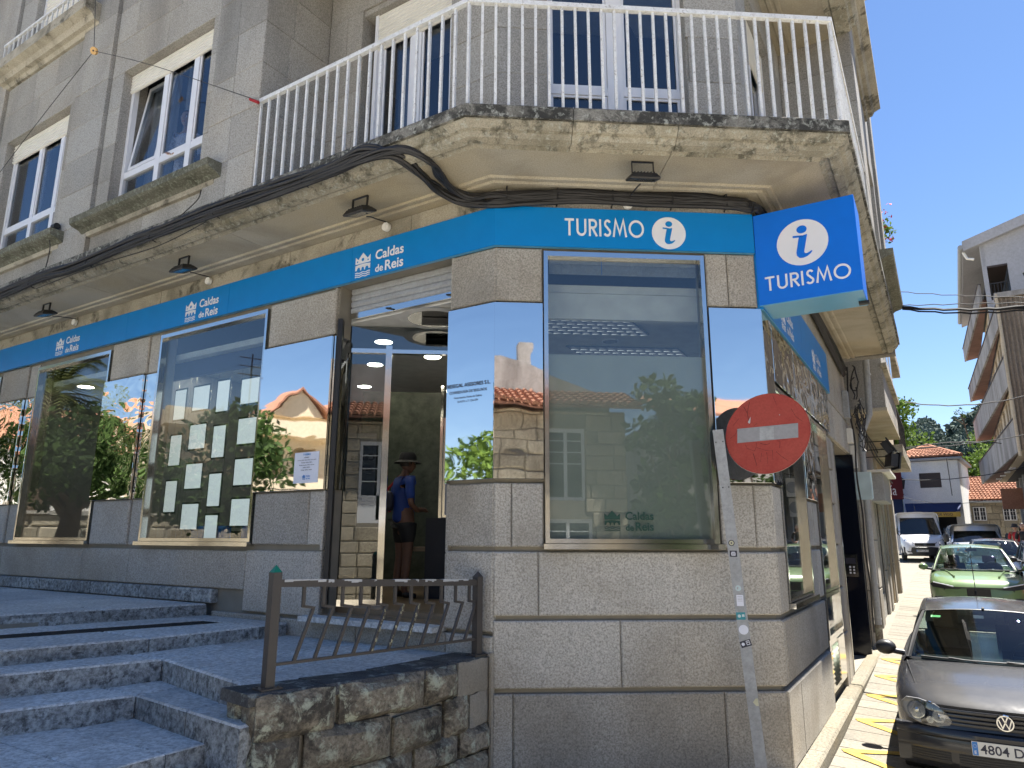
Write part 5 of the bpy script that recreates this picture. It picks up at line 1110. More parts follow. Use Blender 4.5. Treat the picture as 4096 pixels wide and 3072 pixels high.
for fr, s, o, lab, bx in (('L', 7.65, .55, 'leftmost black floodlight under the long overhang, left of the pier between the windows', (7.90, 5.40)), ('L', 4.27, .55, 'second black floodlight from the left, over the logo above the wide shop window', (4.53, 5.415)), ('L', 1.30, .55, 'black floodlight with blue-grey glass above the entrance door', (1.42, 5.42)), ('C', 1.32, .58, 'black floodlight under the corner balcony above the word TURISMO', (1.312, 5.36))):
    t_ = floodlight(pt(fr, s, o, 5.335), FR[fr][1], FR[fr][2], lab, tilt=-.25 if s > 2 else -.35)
    c_ = pt(fr, s, o, 5.335); e_ = pt(fr, bx[0], .02, bx[1]); g = G(); m_ = (c_ + e_) / 2 + V((0, 0, .03)); g.tube(wob([c_ - FR[fr][2] * .1, m_, e_ + V((0, 0, .05)), e_], .003, 2), .007, 6); g.build('lead', 'cable', t_, smooth=True)
    g = G(); nn = FR[fr][2]; g.disc(e_ - nn * .02, nn, .048, .045, 20); tag(g.build('junction_box', 'render'), {7.90: 'round white junction box on the wall left of the left logo lamp', 4.53: 'round white junction box above the middle fascia logo', 1.42: 'round white junction box above the logo over the door', 1.312: 'round white junction box above the letter O of TURISMO'}[bx[0]], 'junction box', 'round junction boxes above the fascia')
# ================================================================ inside the shop
def ceil_light(loc, lab, r=.11, lit=True):
    t = thing('downlight', lab, 'ceiling light', loc, 'round ceiling downlights in the shop'); g = G(); c_ = V(loc); g.disc(c_ - V((0, 0, .012)), (0, 0, 1), r * 1.15, .012, 24); g.build('trim_ring', 'pvc', t); g = G(); g.disc(c_ - V((0, 0, .0145)), (0, 0, 1), r, .002, 24); g.build('light_disc', 'lightdisc' if lit else 'galv', t)
ZC = 4.518
for p, lab in (((5.53, -.75), 'downlight behind the wide shop window, upper left of the hanging frames'), ((4.42, -.75), 'downlight behind the wide shop window near its right edge'), ((9.05, -3.0), 'small far downlight seen between the hanging frames'), ((7.9, -3.05), 'small far downlight right of the hanging frames'), ((8.35, -.5), 'downlight behind the far left shop window')): ceil_light(pt('L', p[0], p[1], ZC), lab, .115)
# display of hanging info panels
dp = 0
for cx, zs in ((5.70, (3.95, 3.30, 2.66)), (5.22, (4.0, 3.46, 2.92, 2.38)), (4.74, (3.98, 3.36, 2.72, 2.65)), (4.18, (3.99, 3.46, 2.93, 2.42))):
    for j, z in enumerate(zs):
        if cx == 4.74 and j == 3: z = 2.18
        wd, hh = (.145, .235) if (cx in (5.70, 4.74)) else (.195, .19); dp += 1
        col_ = {5.70: 'first', 5.22: 'second', 4.74: 'third', 4.18: 'fourth'}[cx]
        pos_ = ['top', 'second from top', 'third from top', 'lowest'][j] if len(zs) == 4 else ['top', 'middle', 'lowest'][j]
        t = thing('info_display', f'glowing information sheet in the shop window, {pos_} in the {col_} hanging column', 'display', pt('L', cx, -.5, z), 'hanging display frames in the wide shop window')
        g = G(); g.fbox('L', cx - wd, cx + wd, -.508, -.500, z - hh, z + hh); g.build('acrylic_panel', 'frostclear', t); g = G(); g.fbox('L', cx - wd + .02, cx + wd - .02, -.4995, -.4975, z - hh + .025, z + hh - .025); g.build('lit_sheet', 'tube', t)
hw_ = thing('hanging_wires', 'thin steel wires that carry the hanging information sheets', 'wires', pt('L', 5, -.5, 4.5))
for cx in (5.76, 5.48, 5.36, 5.0, 4.86, 4.58, 4.36, 4.0):
    g = G(); g.tube([pt('L', cx, -.5, 2.06), pt('L', cx, -.5, ZC)], .0022, 4); g.build('hanging_wire', 'steelframe', hw_)
# dark blue partitions, counters
pw = thing('partition_wall', 'dark blue partition wall and bulkhead inside the shop behind the windows', 'partition', pt('L', 5, -2, 1.4))
g = G(); g.fbox('L', 2.9, 5.9, -.42, -.36, 4.28, 4.515); g.build('bulkhead', 'intblue', pw)
g = G(); g.fbox('L', 5.95, 6.6, -3.2, -.3, 1.4, 4.51); g.build('side_wall', 'intwall', pw)
g = G(); g.fbox('L', 9.6, 9.7, -3.2, -.3, 1.4, 4.51); g.build('side_wall', 'intwall', pw)
g = G(); g.fbox('L', 2.6, 12.8, -5.2, -5.1, 1.4, 4.51); g.build('rear_wall', 'intwall', pw)
for s in (3.95, 5.0):
    t = thing('blue_armchair', {3.95: 'bright blue armchair inside behind the shop window, nearer the right edge', 5.0: 'bright blue armchair inside behind the shop window, left one'}[s], 'armchair', pt('L', s, -.9, 1.4), 'blue armchairs inside the shop')
    g = G(); c_ = pt('L', s, -.9, 0)
    g.cham('L', s - .36, s + .36, 1.75, 2.26, -.62, .12, .04); g.build('backrest', 'bluechair', t, smooth=True); g = G(); g.cham('L', s - .34, s + .34, 1.72, 1.86, -.72, .5, .03); g.build('seat', 'bluechair', t)
    for a_ in (-.3, .3): g = G(); g.cham('L', s + a_ - .05, s + a_ + .05, 1.5, 1.98, -.7, .5, .02); g.build('armrest', 'bluechair', t)
    for a_ in (-.3, .3):
        for b_ in (-.72, -1.15): g = G(); g.fbox('L', s + a_ - .02, s + a_ + .02, b_ - .02, b_ + .02, 1.402, 1.5); g.build('leg', 'steelframe', t)
g = G(); g.fbox('L', 5.0, 5.9, -1.6, -.7, 1.402, 2.2); dk = tag(g.build('grey_cabinet', 'intdark'), 'dark grey cabinet in the lower left of the wide shop window', 'cabinet')
# green rowing-boat shaped planter in the far left window
t = thing('green_bench', 'green metal seat behind the far left shop window', 'bench', pt('L', 7.3, -.7, 1.4))
g = G(); g.cham('L', 6.95, 7.7, 2.22, 2.30, -.45, .45, .02); g.build('seat', 'greenpl', t); g = G(); g.cham('L', 6.95, 7.05, 2.3, 2.62, -.45, .1, .02); g.build('backrest', 'greenpl', t); g = G(); g.fbox('L', 7.1, 7.5, -.8, -.6, 1.402, 2.22); g.build('base', 'greenpl', t)
# blinds and beam of the corner room, louvre lamps
bl = thing('venetian_blind', 'raised grey blind stacked at the top of the corner window', 'blind', pt('C', 1.25, -.1, 4.7))
for k in range(9): g = G(); g.fbox('C', .53, 2.0, -.115, -.09, 4.655 + k * .0105, 4.661 + k * .0105); g.build('blind_slat', 'galv', bl)
g = G(); g.fbox('C', .53, 2.0, -.12, -.085, 4.752, 4.785); g.build('head_rail', 'galv', bl)
for s in (.66, 1.05, 1.45, 1.83): g = G(); g.tube([pt('C', s, -.085, 4.79), pt('C', s, -.082, 4.65)], .003, 5); g.build('cord', 'euroblue' if s == 1.05 else 'galv', bl)
bm_ = thing('ceiling_beam', 'pale boxed beam across the ceiling behind the corner window', 'beam', pt('C', 1, -.5, 4.5))
g = G(); g.fbox('C', -.1, 2.35, -.34, -.27, 4.25, 4.515); g.build('beam_face', 'intceil', bm_)
for (s0, s1, o0, o1, lab) in ((-.1, 1.52, -1.62, -1.0, 'nearer louvred ceiling lamp behind the corner window'), (1.0, 2.45, -2.85, -2.2, 'farther louvred ceiling lamp behind the corner window')):
    t = thing('louvre_lamp', lab, 'ceiling lamp', pt('C', s0, o0, 4.5), 'louvred ceiling lamps'); n1, n2 = int((s1 - s0) / .115), 5
    Fq = lambda s, o: pt('C', s + (o - o1) * -.65, o, 0)
    g = G(); g.hexa([V((*Fq(s, o).xy, z)) for z in (4.50, 4.513) for s, o in ((s0, o0), (s1, o0), (s1, o1), (s0, o1))]); g.build('lamp_tray', 'ink', t)
    g = G()
    for i in range(n1):
        for j in range(n2):
            a_, b_ = s0 + (s1 - s0) * i / n1, s0 + (s1 - s0) * (i + 1) / n1; c_, d_ = o0 + (o1 - o0) * j / n2, o0 + (o1 - o0) * (j + 1) / n2
            q = [(*Fq(a_ + .01, c_ + .01).xy, 4.498), (*Fq(b_ - .01, c_ + .01).xy, 4.498), (*Fq((a_ + b_) / 2, d_ - .01).xy, 4.46)]; g.add(q, [(0, 1, 2)])
    g.build('louvre_cell', 'louvre', t, recalc=False, kind='stuff')
ceil_light(pt('C', 1.52, -1.95, 4.517), 'unlit round ceiling spot between the two louvred lamps', .09, False)
# --- entrance: lobby ceiling, glazed screen, roller shutter, door
DO = -1.5
en = thing('entrance_screen', 'steel framed glass door screen set back inside the entrance', 'door', pt('C', -1.1, DO, 1.4))
g = G()
for s, w_ in ((-1.62, .02), (-1.145, .035), (-.30, .03)): g.fbox('C', s - w_, s + w_, DO - .04, DO + .04, 1.40, 4.26)
g.fbox('C', -1.60, -1.18, DO - .035, DO + .035, 4.17, 4.22); g.fbox('C', -1.11, -.33, DO - .035, DO + .035, 4.17, 4.215); g.fbox('C', -1.60, -1.18, DO - .035, DO + .035, 1.402, 1.47); g.build('frame', 'steelframe', en)
g = G(); g.fbox('C', -1.60, -1.18, DO - .006, DO + .006, 1.47, 4.17); g.build('pane', 'glassmir', en)
g = G(); g.fbox('C', -1.60, -.33, DO - .006, DO + .006, 4.22, 4.49); g.build('transom_pane', 'glassmir', en)
g = G(); g.fbox('C', -1.58, -1.25, DO - .03, DO - .012, 2.55, 3.25); g.build('poster', 'galv', en)
T = sheet2d((pt('C', -1.26, DO, 0), dC * -1, nC), 0, 2.83, -.011, 1.0); g = G(); put_text(g, T, 'Caldas', .0, .12, width=.26, bold=.02); put_text(g, T, 'de Reis', .02, .0, width=.22, bold=.02); g.build('lettering', 'ink', en, recalc=False)
g = G(); g.fbox('C', -1.70, -1.65, DO, .0 - 1.25, 1.4, 4.5); g.build('jamb_post', 'black', en)
rs = thing('roller_shutter', 'half raised grey slatted roller shutter at the top of the entrance', 'shutter', pt('L', 1.3, -.2, 4.7))
for k in range(4):
    g = G(); z = 4.60 + k * .075; g.add([pt('L', s, o, zz) for o, zz in ((-.20, z), (-.185, z + .02), (-.185, z + .055), (-.20, z + .073), (-.215, z + .073), (-.215, z)) for s in (.545, 2.10)], [(0, 1, 3, 2), (2, 3, 5, 4), (4, 5, 7, 6), (6, 7, 9, 8), (8, 9, 11, 10), (10, 11, 1, 0), (0, 2, 4, 6, 8, 10), (1, 11, 9, 7, 5, 3)]); g.build('slat', 'galv', rs)
g = G(); g.fbox('L', .545, 2.10, -.225, -.18, 4.53, 4.598); g.build('bottom_bar', 'steelframe', rs)
for s in (.72, 1.55): g = G(); g.tube([pt('L', s, -.17, 4.57), pt('L', s - .09, -.15, 4.55)], .009, 6); g.build('handle', 'black', rs)
for k, (s, o, zz, lab) in enumerate(((-.62, -1.12, 4.50, 'nearer round steel ceiling speaker with a black label above the entrance'), (-.62, -1.95, 4.50, 'copy of the ceiling speaker behind the glass screen, standing in for its reflection'))):  # second one is an added copy imitating the first one's mirror image
    t = thing('ceiling_speaker', lab, 'speaker', pt('C', s, o, zz), 'round ceiling speakers'); c_ = pt('C', s, o, zz)
    g = G(); g.disc(c_ - V((0, 0, .02)), (0, 0, 1), .40, .02, 40, .36); g.build('rim', 'intceil', t); g = G(); g.disc(c_ - V((0, 0, .024)), (0, 0, 1), .30, .003, 40); g.build('grille', 'steelframe', t)
    g = G(); g.fbox('C', s - .14, s + .16, o + .02, o + .09, zz - .10, zz - .03); g.build('label_box', 'black', t)
for p, lab in (((-1.30, -2.2), 'downlight seen through the fixed glass beside the door, nearest'), ((-1.55, -3.4), 'downlight seen through the fixed glass beside the door, middle'), ((-1.9, -4.9), 'downlight seen through the fixed glass beside the door, farthest'), ((-.72, -2.9), 'downlight right of the door mullion')): ceil_light(pt('C', p[0], p[1], ZC), lab, .11)
g = G(); g.fbox('L', .2, 2.9, -1.2, -.24, 4.505, 4.518); lc = tag(g.build('lobby_ceiling', 'intceil'), 'pale ceiling of the entrance lobby', 'ceiling', kind='structure')
# photo wall and desk inside
ph = thing('photo_panel', 'dark landscape photo panel on the wall inside, seen through the open door', 'picture', pt('C', -.9, -3.8, 1.4))
g = G(); g.fbox('C', -1.75, -.62, -3.86, -3.80, 1.55, 4.2); g.build('panel', 'photo', ph); g = G(); g.fbox('C', -.62, -.58, -3.86, -3.78, 1.5, 4.3); g.build('frame', 'steelframe', ph)
dk = thing('reception_desk', 'dark reception desk inside right of the door opening', 'desk', pt('C', -.3, -2.4, 1.4))
g = G(); g.fbox('C', -.72, .6, -2.9, -2.4, 1.402, 2.35); g.build('front', 'intdark', dk); g = G(); g.fbox('C', -1.05, -.5, -3.0, -2.6, 1.95, 2.0); g.build('shelf', 'wood', dk)
tv = thing('display_screen', 'grey framed screen inside at the right edge of the door opening', 'screen', pt('C', -.35, -2.2, 2.6))
g = G(); g.fbox('C', -.52, -.1, -2.2, -2.16, 2.35, 3.55); g.build('bezel', 'steelframe', tv); g = G(); g.fbox('C', -.49, -.13, -2.158, -2.152, 2.38, 3.52); g.build('screen_face', 'intwall', tv)
# ================================================================ neighbours along the street
def pol(a, d, z=0): return V((sin(rad(a)) * d, cos(rad(a)) * d, z))
n1 = thing('neighbour_house', 'grey stone house with oriel next along the left side of the street', 'building', pt('R', 9, -2, .2))
g = G(); wall_core(g, 'R', 7.86, 13.0, -.1, 4.6, -.5, -.02, [(9.0, 10.2, .3, 3.1), (11.0, 12.4, .9, 3.0)]); g.fbox('R', 7.86, 13, -6, -.5, 4.2, 11.5); g.fbox('R', 7.9, 13, -4, -3.9, 0, 4.2); g.build('wall', 'granite_up', n1)
g = G(); g.fbox('R', 8.35, 12.9, -.5, .615, 4.62, 10.5); g.build('oriel', 'granite_up', n1); g = G(); g.fbox('R', 8.3, 12.95, -.02, .63, 4.55, 4.618); g.build('oriel_soffit', 'granite_soft', n1)
for z in (5.5, 7.6): g = G(); g.fbox('R', 8.3, 12.95, .6, .70, z - .08, z); g.build('string_course', 'granite_mould', n1)
for k in range(3): g = G(); g.fbox('R', 8.9 + k * 1.35, 9.7 + k * 1.35, .60, .625, 5.9, 7.3); w_ = g.build('window', 'pvc', n1); g = G(); g.fbox('R', 8.96 + k * 1.35, 9.64 + k * 1.35, .622, .63, 5.98, 7.22); g.build('pane', 'glassup', w_)
for s0, s1, z0, z1 in ((7.88, 8.25, .2, 1.2), (7.88, 8.25, 1.22, 2.3), (7.88, 8.25, 2.32, 3.4), (8.28, 8.95, .2, .9), (8.28, 8.95, .92, 1.9), (8.28, 8.95, 1.92, 3.1), (10.25, 10.95, .3, 1.1), (10.25, 10.95, 1.12, 2.1), (10.25, 10.95, 2.12, 3.1), (12.45, 12.95, .4, 1.4), (12.45, 12.95, 1.42, 3.1)): blocks(n1, 'R', s0, s1, z0, z1, .02 + .02 * ((s0 * 3) % 2), d=.05, mat='granite', ch=.012)
g = G(); g.fbox('R', 9.02, 10.18, -.2, -.12, .3, 3.08); g.build('door', 'darkbrown', n1); g = G(); g.fbox('R', 11.02, 12.38, -.12, -.08, .92, 2.98); w_ = g.build('window', 'pvc', n1); g = G(); g.fbox('R', 11.12, 12.28, -.079, -.07, 1.0, 2.9); g.build('pane', 'glassup', w_)
n2 = thing('balcony_house', 'cream rendered house with stone balconies farther along the left side of the street', 'building', pt('R', 17, -2, .4))
g = G(); wall_core(g, 'R', 13.05, 18, 0, 4.4, -.5, .04, [(13.6, 14.8, .5, 3.2), (15.6, 17.4, .5, 3.3)]); g.fbox('R', 13.05, 18, -6, .26, 4.4, 9.6); g.fbox('R', 13.1, 18, -3, -2.9, 0, 4.4); g.fbox('R', 17.8, 18, -6, -.5, 0, 4.4); g.build('wall', 'cream', n2)
for z in (4.15, 7.1):
    g = G(); g.fbox('R', 13.1, 17.9, -.02, .66, z, z + .30); sl = g.build('balcony_slab', 'granite_mould', n2)
    g = G(); g.fbox('R', 13.2, 17.8, .58, .61, z + 1.25, z + 1.3); g.build('rail', 'blackmetal', sl)
    g = G(); [g.fbox('R', 13.2 + k * .15, 13.215 + k * .15, .585, .60, z + .30, z + 1.25) for k in range(31)]; g.build('balusters', 'blackmetal', sl, kind='stuff')
for k, (s0, s1) in enumerate(((13.62, 14.78), (15.62, 17.38))): g = G(); g.fbox('R', s0, s1, -.15, -.08, .5, 3.15); g.build('shopfront', ['darkbrown', 'intdark', 'darkbrown'][k], n2)
for s0 in (13.1, 14.95, 17.45): blocks(n2, 'R', s0, s0 + .5, .4, 1.5, .07, d=.03, mat='granite'); blocks(n2, 'R', s0, s0 + .5, 1.52, 3.3, .07, d=.03, mat='granite')
# sign box over the shop
t = thing('shop_sign_box', 'weathered grey hooded sign box over a shop, left side of the street', 'sign', pt('R', 11.0, .2, 3.3))
g = G(); g.cham('R', 10.6, 12.6, 2.95, 3.55, .30, .28, .01); g.build('box', 'galv', t); g = G(); g.fbox('R', 10.5, 12.7, .0, .45, 3.56, 3.62); g.build('hood', 'shutter', t)
# rain pipe, floodlight pair, meter boxes, street lamp
dp_ = thing('downpipe', 'grey metal rain downpipe with a bend at the edge of the corner building', 'pipe', pt('R', 7.95, .15, .3))
g = G(); g.tube([pt('R', 7.98, .40, 6.3), pt('R', 7.98, .36, 5.0), pt('R', 7.98, .34, 4.45), pt('R', 7.97, .20, 4.15), pt('R', 7.96, .15, 3.95), pt('R', 7.95, .13, 2), pt('R', 7.95, .12, .24)], .058, 14); g.build('pipe', 'galv', dp_, smooth=True)
for z, o in ((5.2, .375), (3.7, .145), (2.6, .14), (1.3, .125), (.7, .12)): g = G(); g.disc(pt('R', 7.96, o, z), (0, 0, 1), .066, .035, 16); g.build('pipe_collar', 'galv', dp_)
g = G(); g.tube([pt('R', 7.95, .12, .62), pt('R', 7.95, .12, .23)], .064, 14); g.build('iron_shoe', 'oldstone', dp_, smooth=True)
fp = thing('floodlight_pair', 'pair of black theatre floodlights on horizontal arms over the street', 'floodlight', pt('R', 9.6, .5, 3.9))
for k, (z, rz_, s) in enumerate(((3.98, .2, 9.6), (3.70, -.5, 9.55))):
    Rt = Matrix.Rotation(rad(-31 + 25 * k), 3, 'Z') @ Matrix.Rotation(rad(-30 + 40 * k), 3, 'Y'); c_ = pt('R', s, .50 + .05 * k, z); g = G(); g.box(c_, (.07, .16, .13), tilt=Rt); g.box(c_ + Rt @ V((.09, 0, 0)), (.015, .2, .17), tilt=Rt); g.build('lamp_housing', 'plastic', fp)
for z in (4.12, 3.95, 3.8): g = G(); g.tube([pt('R', 9.6, -.02, z), pt('R', 9.6, .48, z)], .012, 6); g.build('arm', 'blackmetal', fp)
mb = thing('cable_boxes', 'grey cable junction boxes with a tangle of black loops beside the downpipe', 'junction box', pt('R', 7.3, .1, 4))
for s, z, h in ((7.15, 3.95, .13), (7.45, 3.6, .2), (7.0, 4.5, .25)): g = G(); g.cham('R', s - .1, s + .1, z - h, z + h, .09, .09, .01); g.build('box', 'shutter' if h < .22 else 'galv', mb)
for k in range(12):
    rr = random.Random(400 + k); s = rr.uniform(6.8, 7.8); z = rr.uniform(3.9, 4.9); r_ = rr.uniform(.12, .38); g = G()
    g.tube([pt('R', s + r_ * .5 * cos(a_) , .10 + .08 * rr.random() + .14 * abs(sin(a_ * .5)), z + r_ * sin(a_)) for a_ in [i * .5 + k for i in range(rr.randint(7, 13))]], rr.choice([.008, .012]), 5); g.build('cable_loop', 'cable', mb, smooth=True)
for k, (s0, z0, s1, z1) in enumerate(((7.1, 5.2, 7.5, .6), (8.2, 4.4, 18, 4.0), (8.2, 4.25, 18, 3.9), (8.2, 4.5, 18, 4.1))):
    g = G(); g.tube(wob([pt('R', s0 + (s1 - s0) * i / 5, .09, z0 + (z1 - z0) * i / 5 - .05 * (i % 2)) for i in range(6)], .02, 60 + k), .016, 5); g.build('cable', 'cable', mb, smooth=True)
t = thing('blue_wall_plate', 'pale glassy blue sign plate projecting beside the dark entrance', 'sign', pt('R', 7.5, .1, 3.1)); g = G(); g.cham('R', 7.44, 7.50, 2.82, 3.32, .30, .27, .02); g.build('plate', 'lens', t)
# dark entrance lining with intercom, in the corner building
g = G(); g.fbox('R', 5.13, 7.24, -1.0, -.95, .16, 3.6); g.build('entrance_back', 'intdark', bld)
g = G(); g.fbox('R', 7.17, 7.262, -.95, .045, .17, 3.615); slabp = g.build('dark_stone_slab', 'blackstone', bld)
g = G(); g.fbox('R', 5.105, 5.15, -.9, -.02, .17, 3.6); g.build('door_frame', 'steelframe', bld)
QF = (pt('R', 7.168, 0, 0), nR * -1, dR * -1)
ic = thing('intercom', 'steel intercom panel with buttons on the dark stone of the entrance', 'intercom', pt('R', 7.16, -.2, 1.6)); g = G(); g.fbox(QF, .04, .26, .0005, .014, 1.48, 1.86); g.build('panel', 'steelframe', ic)
g = G(); g.fbox(QF, .07, .23, .0145, .017, 1.70, 1.80); g.build('speaker_grille', 'ink', ic)
for k in range(3): g = G(); [g.fbox(QF, .09 + q * .06, .12 + q * .06, .0145, .018, 1.53 + k * .05, 1.56 + k * .05) for q in range(2)]; g.build('button', 'white', ic, kind='stuff')
# wires across the street
wd = thing('overhead_cables', 'black overhead cables sagging across the street between the houses', 'cables', pt('R', 8, 2, 6))
def span(a_, b_, sag, r_, n=14): g = G(); g.tube([a_ + (b_ - a_) * i / n - V((0, 0, sag * 4 * (i / n) * (1 - i / n))) + V((0, 0, .01 * sin(i * 2.1))) for i in range(n + 1)], r_, 5); return g.build('cable', 'cable', wd, smooth=True)
for a_, d1, z1, a2, d2, z2, sg, r_ in ((30.2, 13.5, 6.05, 37.5, 13, 5.60, .03, .016), (30.2, 13.5, 6.07, 37.5, 13, 5.63, .05, .022), (30.2, 13.5, 6.03, 37.5, 13, 5.57, .06, .014), (30.2, 13.5, 6.10, 37.5, 13, 5.69, .0, .008), (30.2, 13.5, 6.35, 37.5, 13, 5.78, .02, .007),
    (29.6, 22, 5.85, 37, 22, 5.75, .18, .016), (29.3, 30, 5.45, 37, 30, 5.75, .1, .018), (29.1, 34, 5.9, 35, 34, 5.9, -.15, .02), (28.9, 38, 4.9, 37, 38, 5.4, .25, .018), (28.8, 44, 4.4, 34, 44, 4.2, .3, .012)):
    span(pol(a_, d1, z1), pol(a2, d2, z2), sg, r_)
g = G(); g.tube([pol(31.75, 36, 5.6), pol(31.8, 36, 4.0)], .02, 4); g.build('drop_wire', 'cable', wd)

# ================================================================ building on the right side of the street
rb = thing('apartment_block', 'four storey apartment block with stained grey balconies on the right side of the street', 'building', (26, 36, .8))
Nn = pol(36.0, 36.7); Bf = pol(33.6, 58); Ff = pol(34.5, 57.2); fd = (Ff - Nn).normalized(); fn = V((-fd.y, fd.x, 0)); bd = (Bf - Nn).normalized(); bn = V((-bd.y, bd.x, 0)); FL_ = (Ff - Nn).length; BL_ = (Bf - Nn).length
FRB = (Nn, fd, fn); FBB = (Nn, bd, bn)
lv = [(5.9, 7.3), (8.8, 10.1), (11.6, 12.5), (14.5, 15.4)]
for k, (z0, z1) in enumerate(lv):
    st_ = 0 if k < 3 else 6.6
    cuts = [st_, 5.5, 11, 16.3, BL_] if k < 3 else [6.6, 12, 17.5, BL_]
    g = G(); g.prism([FBB[0] + bd * (st_ + .02), Bf, Ff, FRB[0] + fd * (st_ + .4)], z0, z0 + .14); g.build('balcony_soffit', 'redsoffit', rb)
    for a_, b_ in zip(cuts[:-1], cuts[1:]): g = G(); g.fbox(FBB, a_ + .01, b_ - .01, -.08, .02, z0 - .02, z1); g.build('parapet_panel', 'greyrender', rb)
    g = G(); g.fbox(FBB, st_, BL_, -.12, .06, z1 + .002, z1 + .05); g.build('coping', 'darkbrown', rb)
    g = G(); q = [Bf, Ff]; g.slab([Bf + V((0, 0, z0)), Ff + V((0, 0, z0)), Ff + V((0, 0, z1)), Bf + V((0, 0, z1))], bd * -.08); g.build('parapet_end', 'greyrender', rb)
holes = []
for z0, z1 in ((7.35, 8.75), (10.15, 11.55), (12.6, 14.4)):
    for s0, s1 in ((.9, 2.3), (3.4, 4.6), (5.0, 6.2), (7.4, 8.8), (10.2, 11.4), (11.8, 13), (14.2, 15.6), (17, 18.4)): holes.append((s0, s1, z0, z1))
g = G(); wall_core(g, FRB, .19, 6.6, 5.9, 12.55, -.45, -.09, [h for h in holes if h[3] < 14.45 and h[0] < 6]); wall_core(g, FRB, 6.6, FL_, 5.9, 14.45, -.45, -.09, [h for h in holes if h[3] < 14.45 and h[0] > 6]); g.build('wall', 'cream', rb)
for s0, s1, z0, z1 in holes:
    if z0 > 12: continue
    g = G(); 
    for q in ((s0, s0 + .07, z0, z1), (s1 - .07, s1, z0, z1), (s0 + .07, s1 - .07, z1 - .07, z1), (s0 + .07, s1 - .07, z0, z0 + .07)): g.fbox(FRB, q[0], q[1], -.42, -.36, q[2], q[3])
    w_ = g.build('window', 'darkbrown', rb); g = G(); g.fbox(FRB, s0 + .05, s1 - .05, -.41, -.40, z0 + .05, z1 - .05); g.build('pane', 'glassup', w_)
g = G(); g.fbox(FRB, 0.2, 6.6, -9, -.46, 5.9, 12.5); g.fbox(FRB, 6.62, FL_, -9, -1.2, 1.0, 17.0); g.fbox(FRB, 6.62, FL_, -1.2, -.46, 5.9, 14.4); g.fbox(FRB, .3, FL_, -1.6, -1.2, .5, 5.9); g.build('core', 'intdark', rb)
# near end: ribbed side wall and white gable beyond
g = G(); g.fbox(FRB, -.02, .18, -9, -.02, 5.9, 12.6); g.build('side_wall', 'corr', rb)
g = G()
for k in range(46): g.tube([FRB[0] - fd * .0 + fn * (-.12 - k * .17) + V((0, 0, 5.88)) - fd * .02, FRB[0] + fn * (-.12 - k * .17) + V((0, 0, 12.6)) - fd * .02], .06, 6)
g.build('cladding_rib', 'corr', rb, kind='stuff')
g = G(); g.fbox(FRB, -.15, .5, -9, .12, 12.62, 12.85); g.build('parapet_cap', 'greyrender', rb)
g = G(); g.tube([Nn + fn * .06 - fd * .1 + V((0, 0, 5.6)), Nn + fn * .06 - fd * .1 + V((0, 0, 12.8))], .06, 8); g.build('rain_pipe', 'cream', rb, smooth=True)
Gs = 6.4
def gp(o, z): return FRB[0] + fd * Gs + fn * o + V((0, 0, z))
ez = 17.4
for q in ([gp(-1.1, 12.6), gp(-9, 12.6), gp(-9, 20.6), gp(-1.1, 18.15)], [gp(-.05, 12.6), gp(-1.1, 12.6), gp(-1.1, 14.4), gp(-.05, 14.4)], [gp(-.05, 16.3), gp(-1.1, 16.3), gp(-1.1, 18.15), gp(-.05, 17.8)], [gp(.0, 12.6), gp(-.2, 12.6), gp(-.2, 17.5), gp(.0, 17.5)]):
    g = G(); g.slab(q, fd * .2); g.build('gable_wall', 'paleconc', rb)
g = G(); g.slab([gp(-.2, 14.4), gp(-1.1, 14.4), gp(-1.1, 14.5), gp(-.2, 14.5)], fd * 14); g.slab([gp(-.2, 16.2), gp(-1.1, 16.2), gp(-1.1, 16.3), gp(-.2, 16.3)], fd * 14); g.build('loggia_floor', 'darkbrown', rb)
g = G(); g.slab([gp(.75, 17.25), gp(-9.2, 20.4), gp(-9.2, 20.95), gp(.75, 17.8)], fd * -.35); g.slab([gp(.75, 17.25), gp(-9.2, 20.4), gp(-9.2, 20.95), gp(.75, 17.8)], fd * 16); g.build('roof', 'paleconc', rb)
g = G(); g.tube([gp(.85, 17.5) - fd * .3, gp(.85, 17.5) + fd * 15.5], .13, 8); g.build('gutter', 'galv', rb, smooth=True); g = G(); g.tube([gp(.75, 17.3), gp(.6, 16.9), gp(.3, 16.8)], .07, 8); g.build('gutter_bend', 'render', rb, smooth=True)
lg = G(); lg.bar(gp(-.2, 15.3), gp(-1.05, 15.3), .05, .06); 
for k in range(6): lg.bar(gp(-.25 - k * .15, 14.5), gp(-.25 - k * .15, 15.3), .03, .03)
lg.build('loggia_rail', 'blackmetal', rb, kind='stuff')
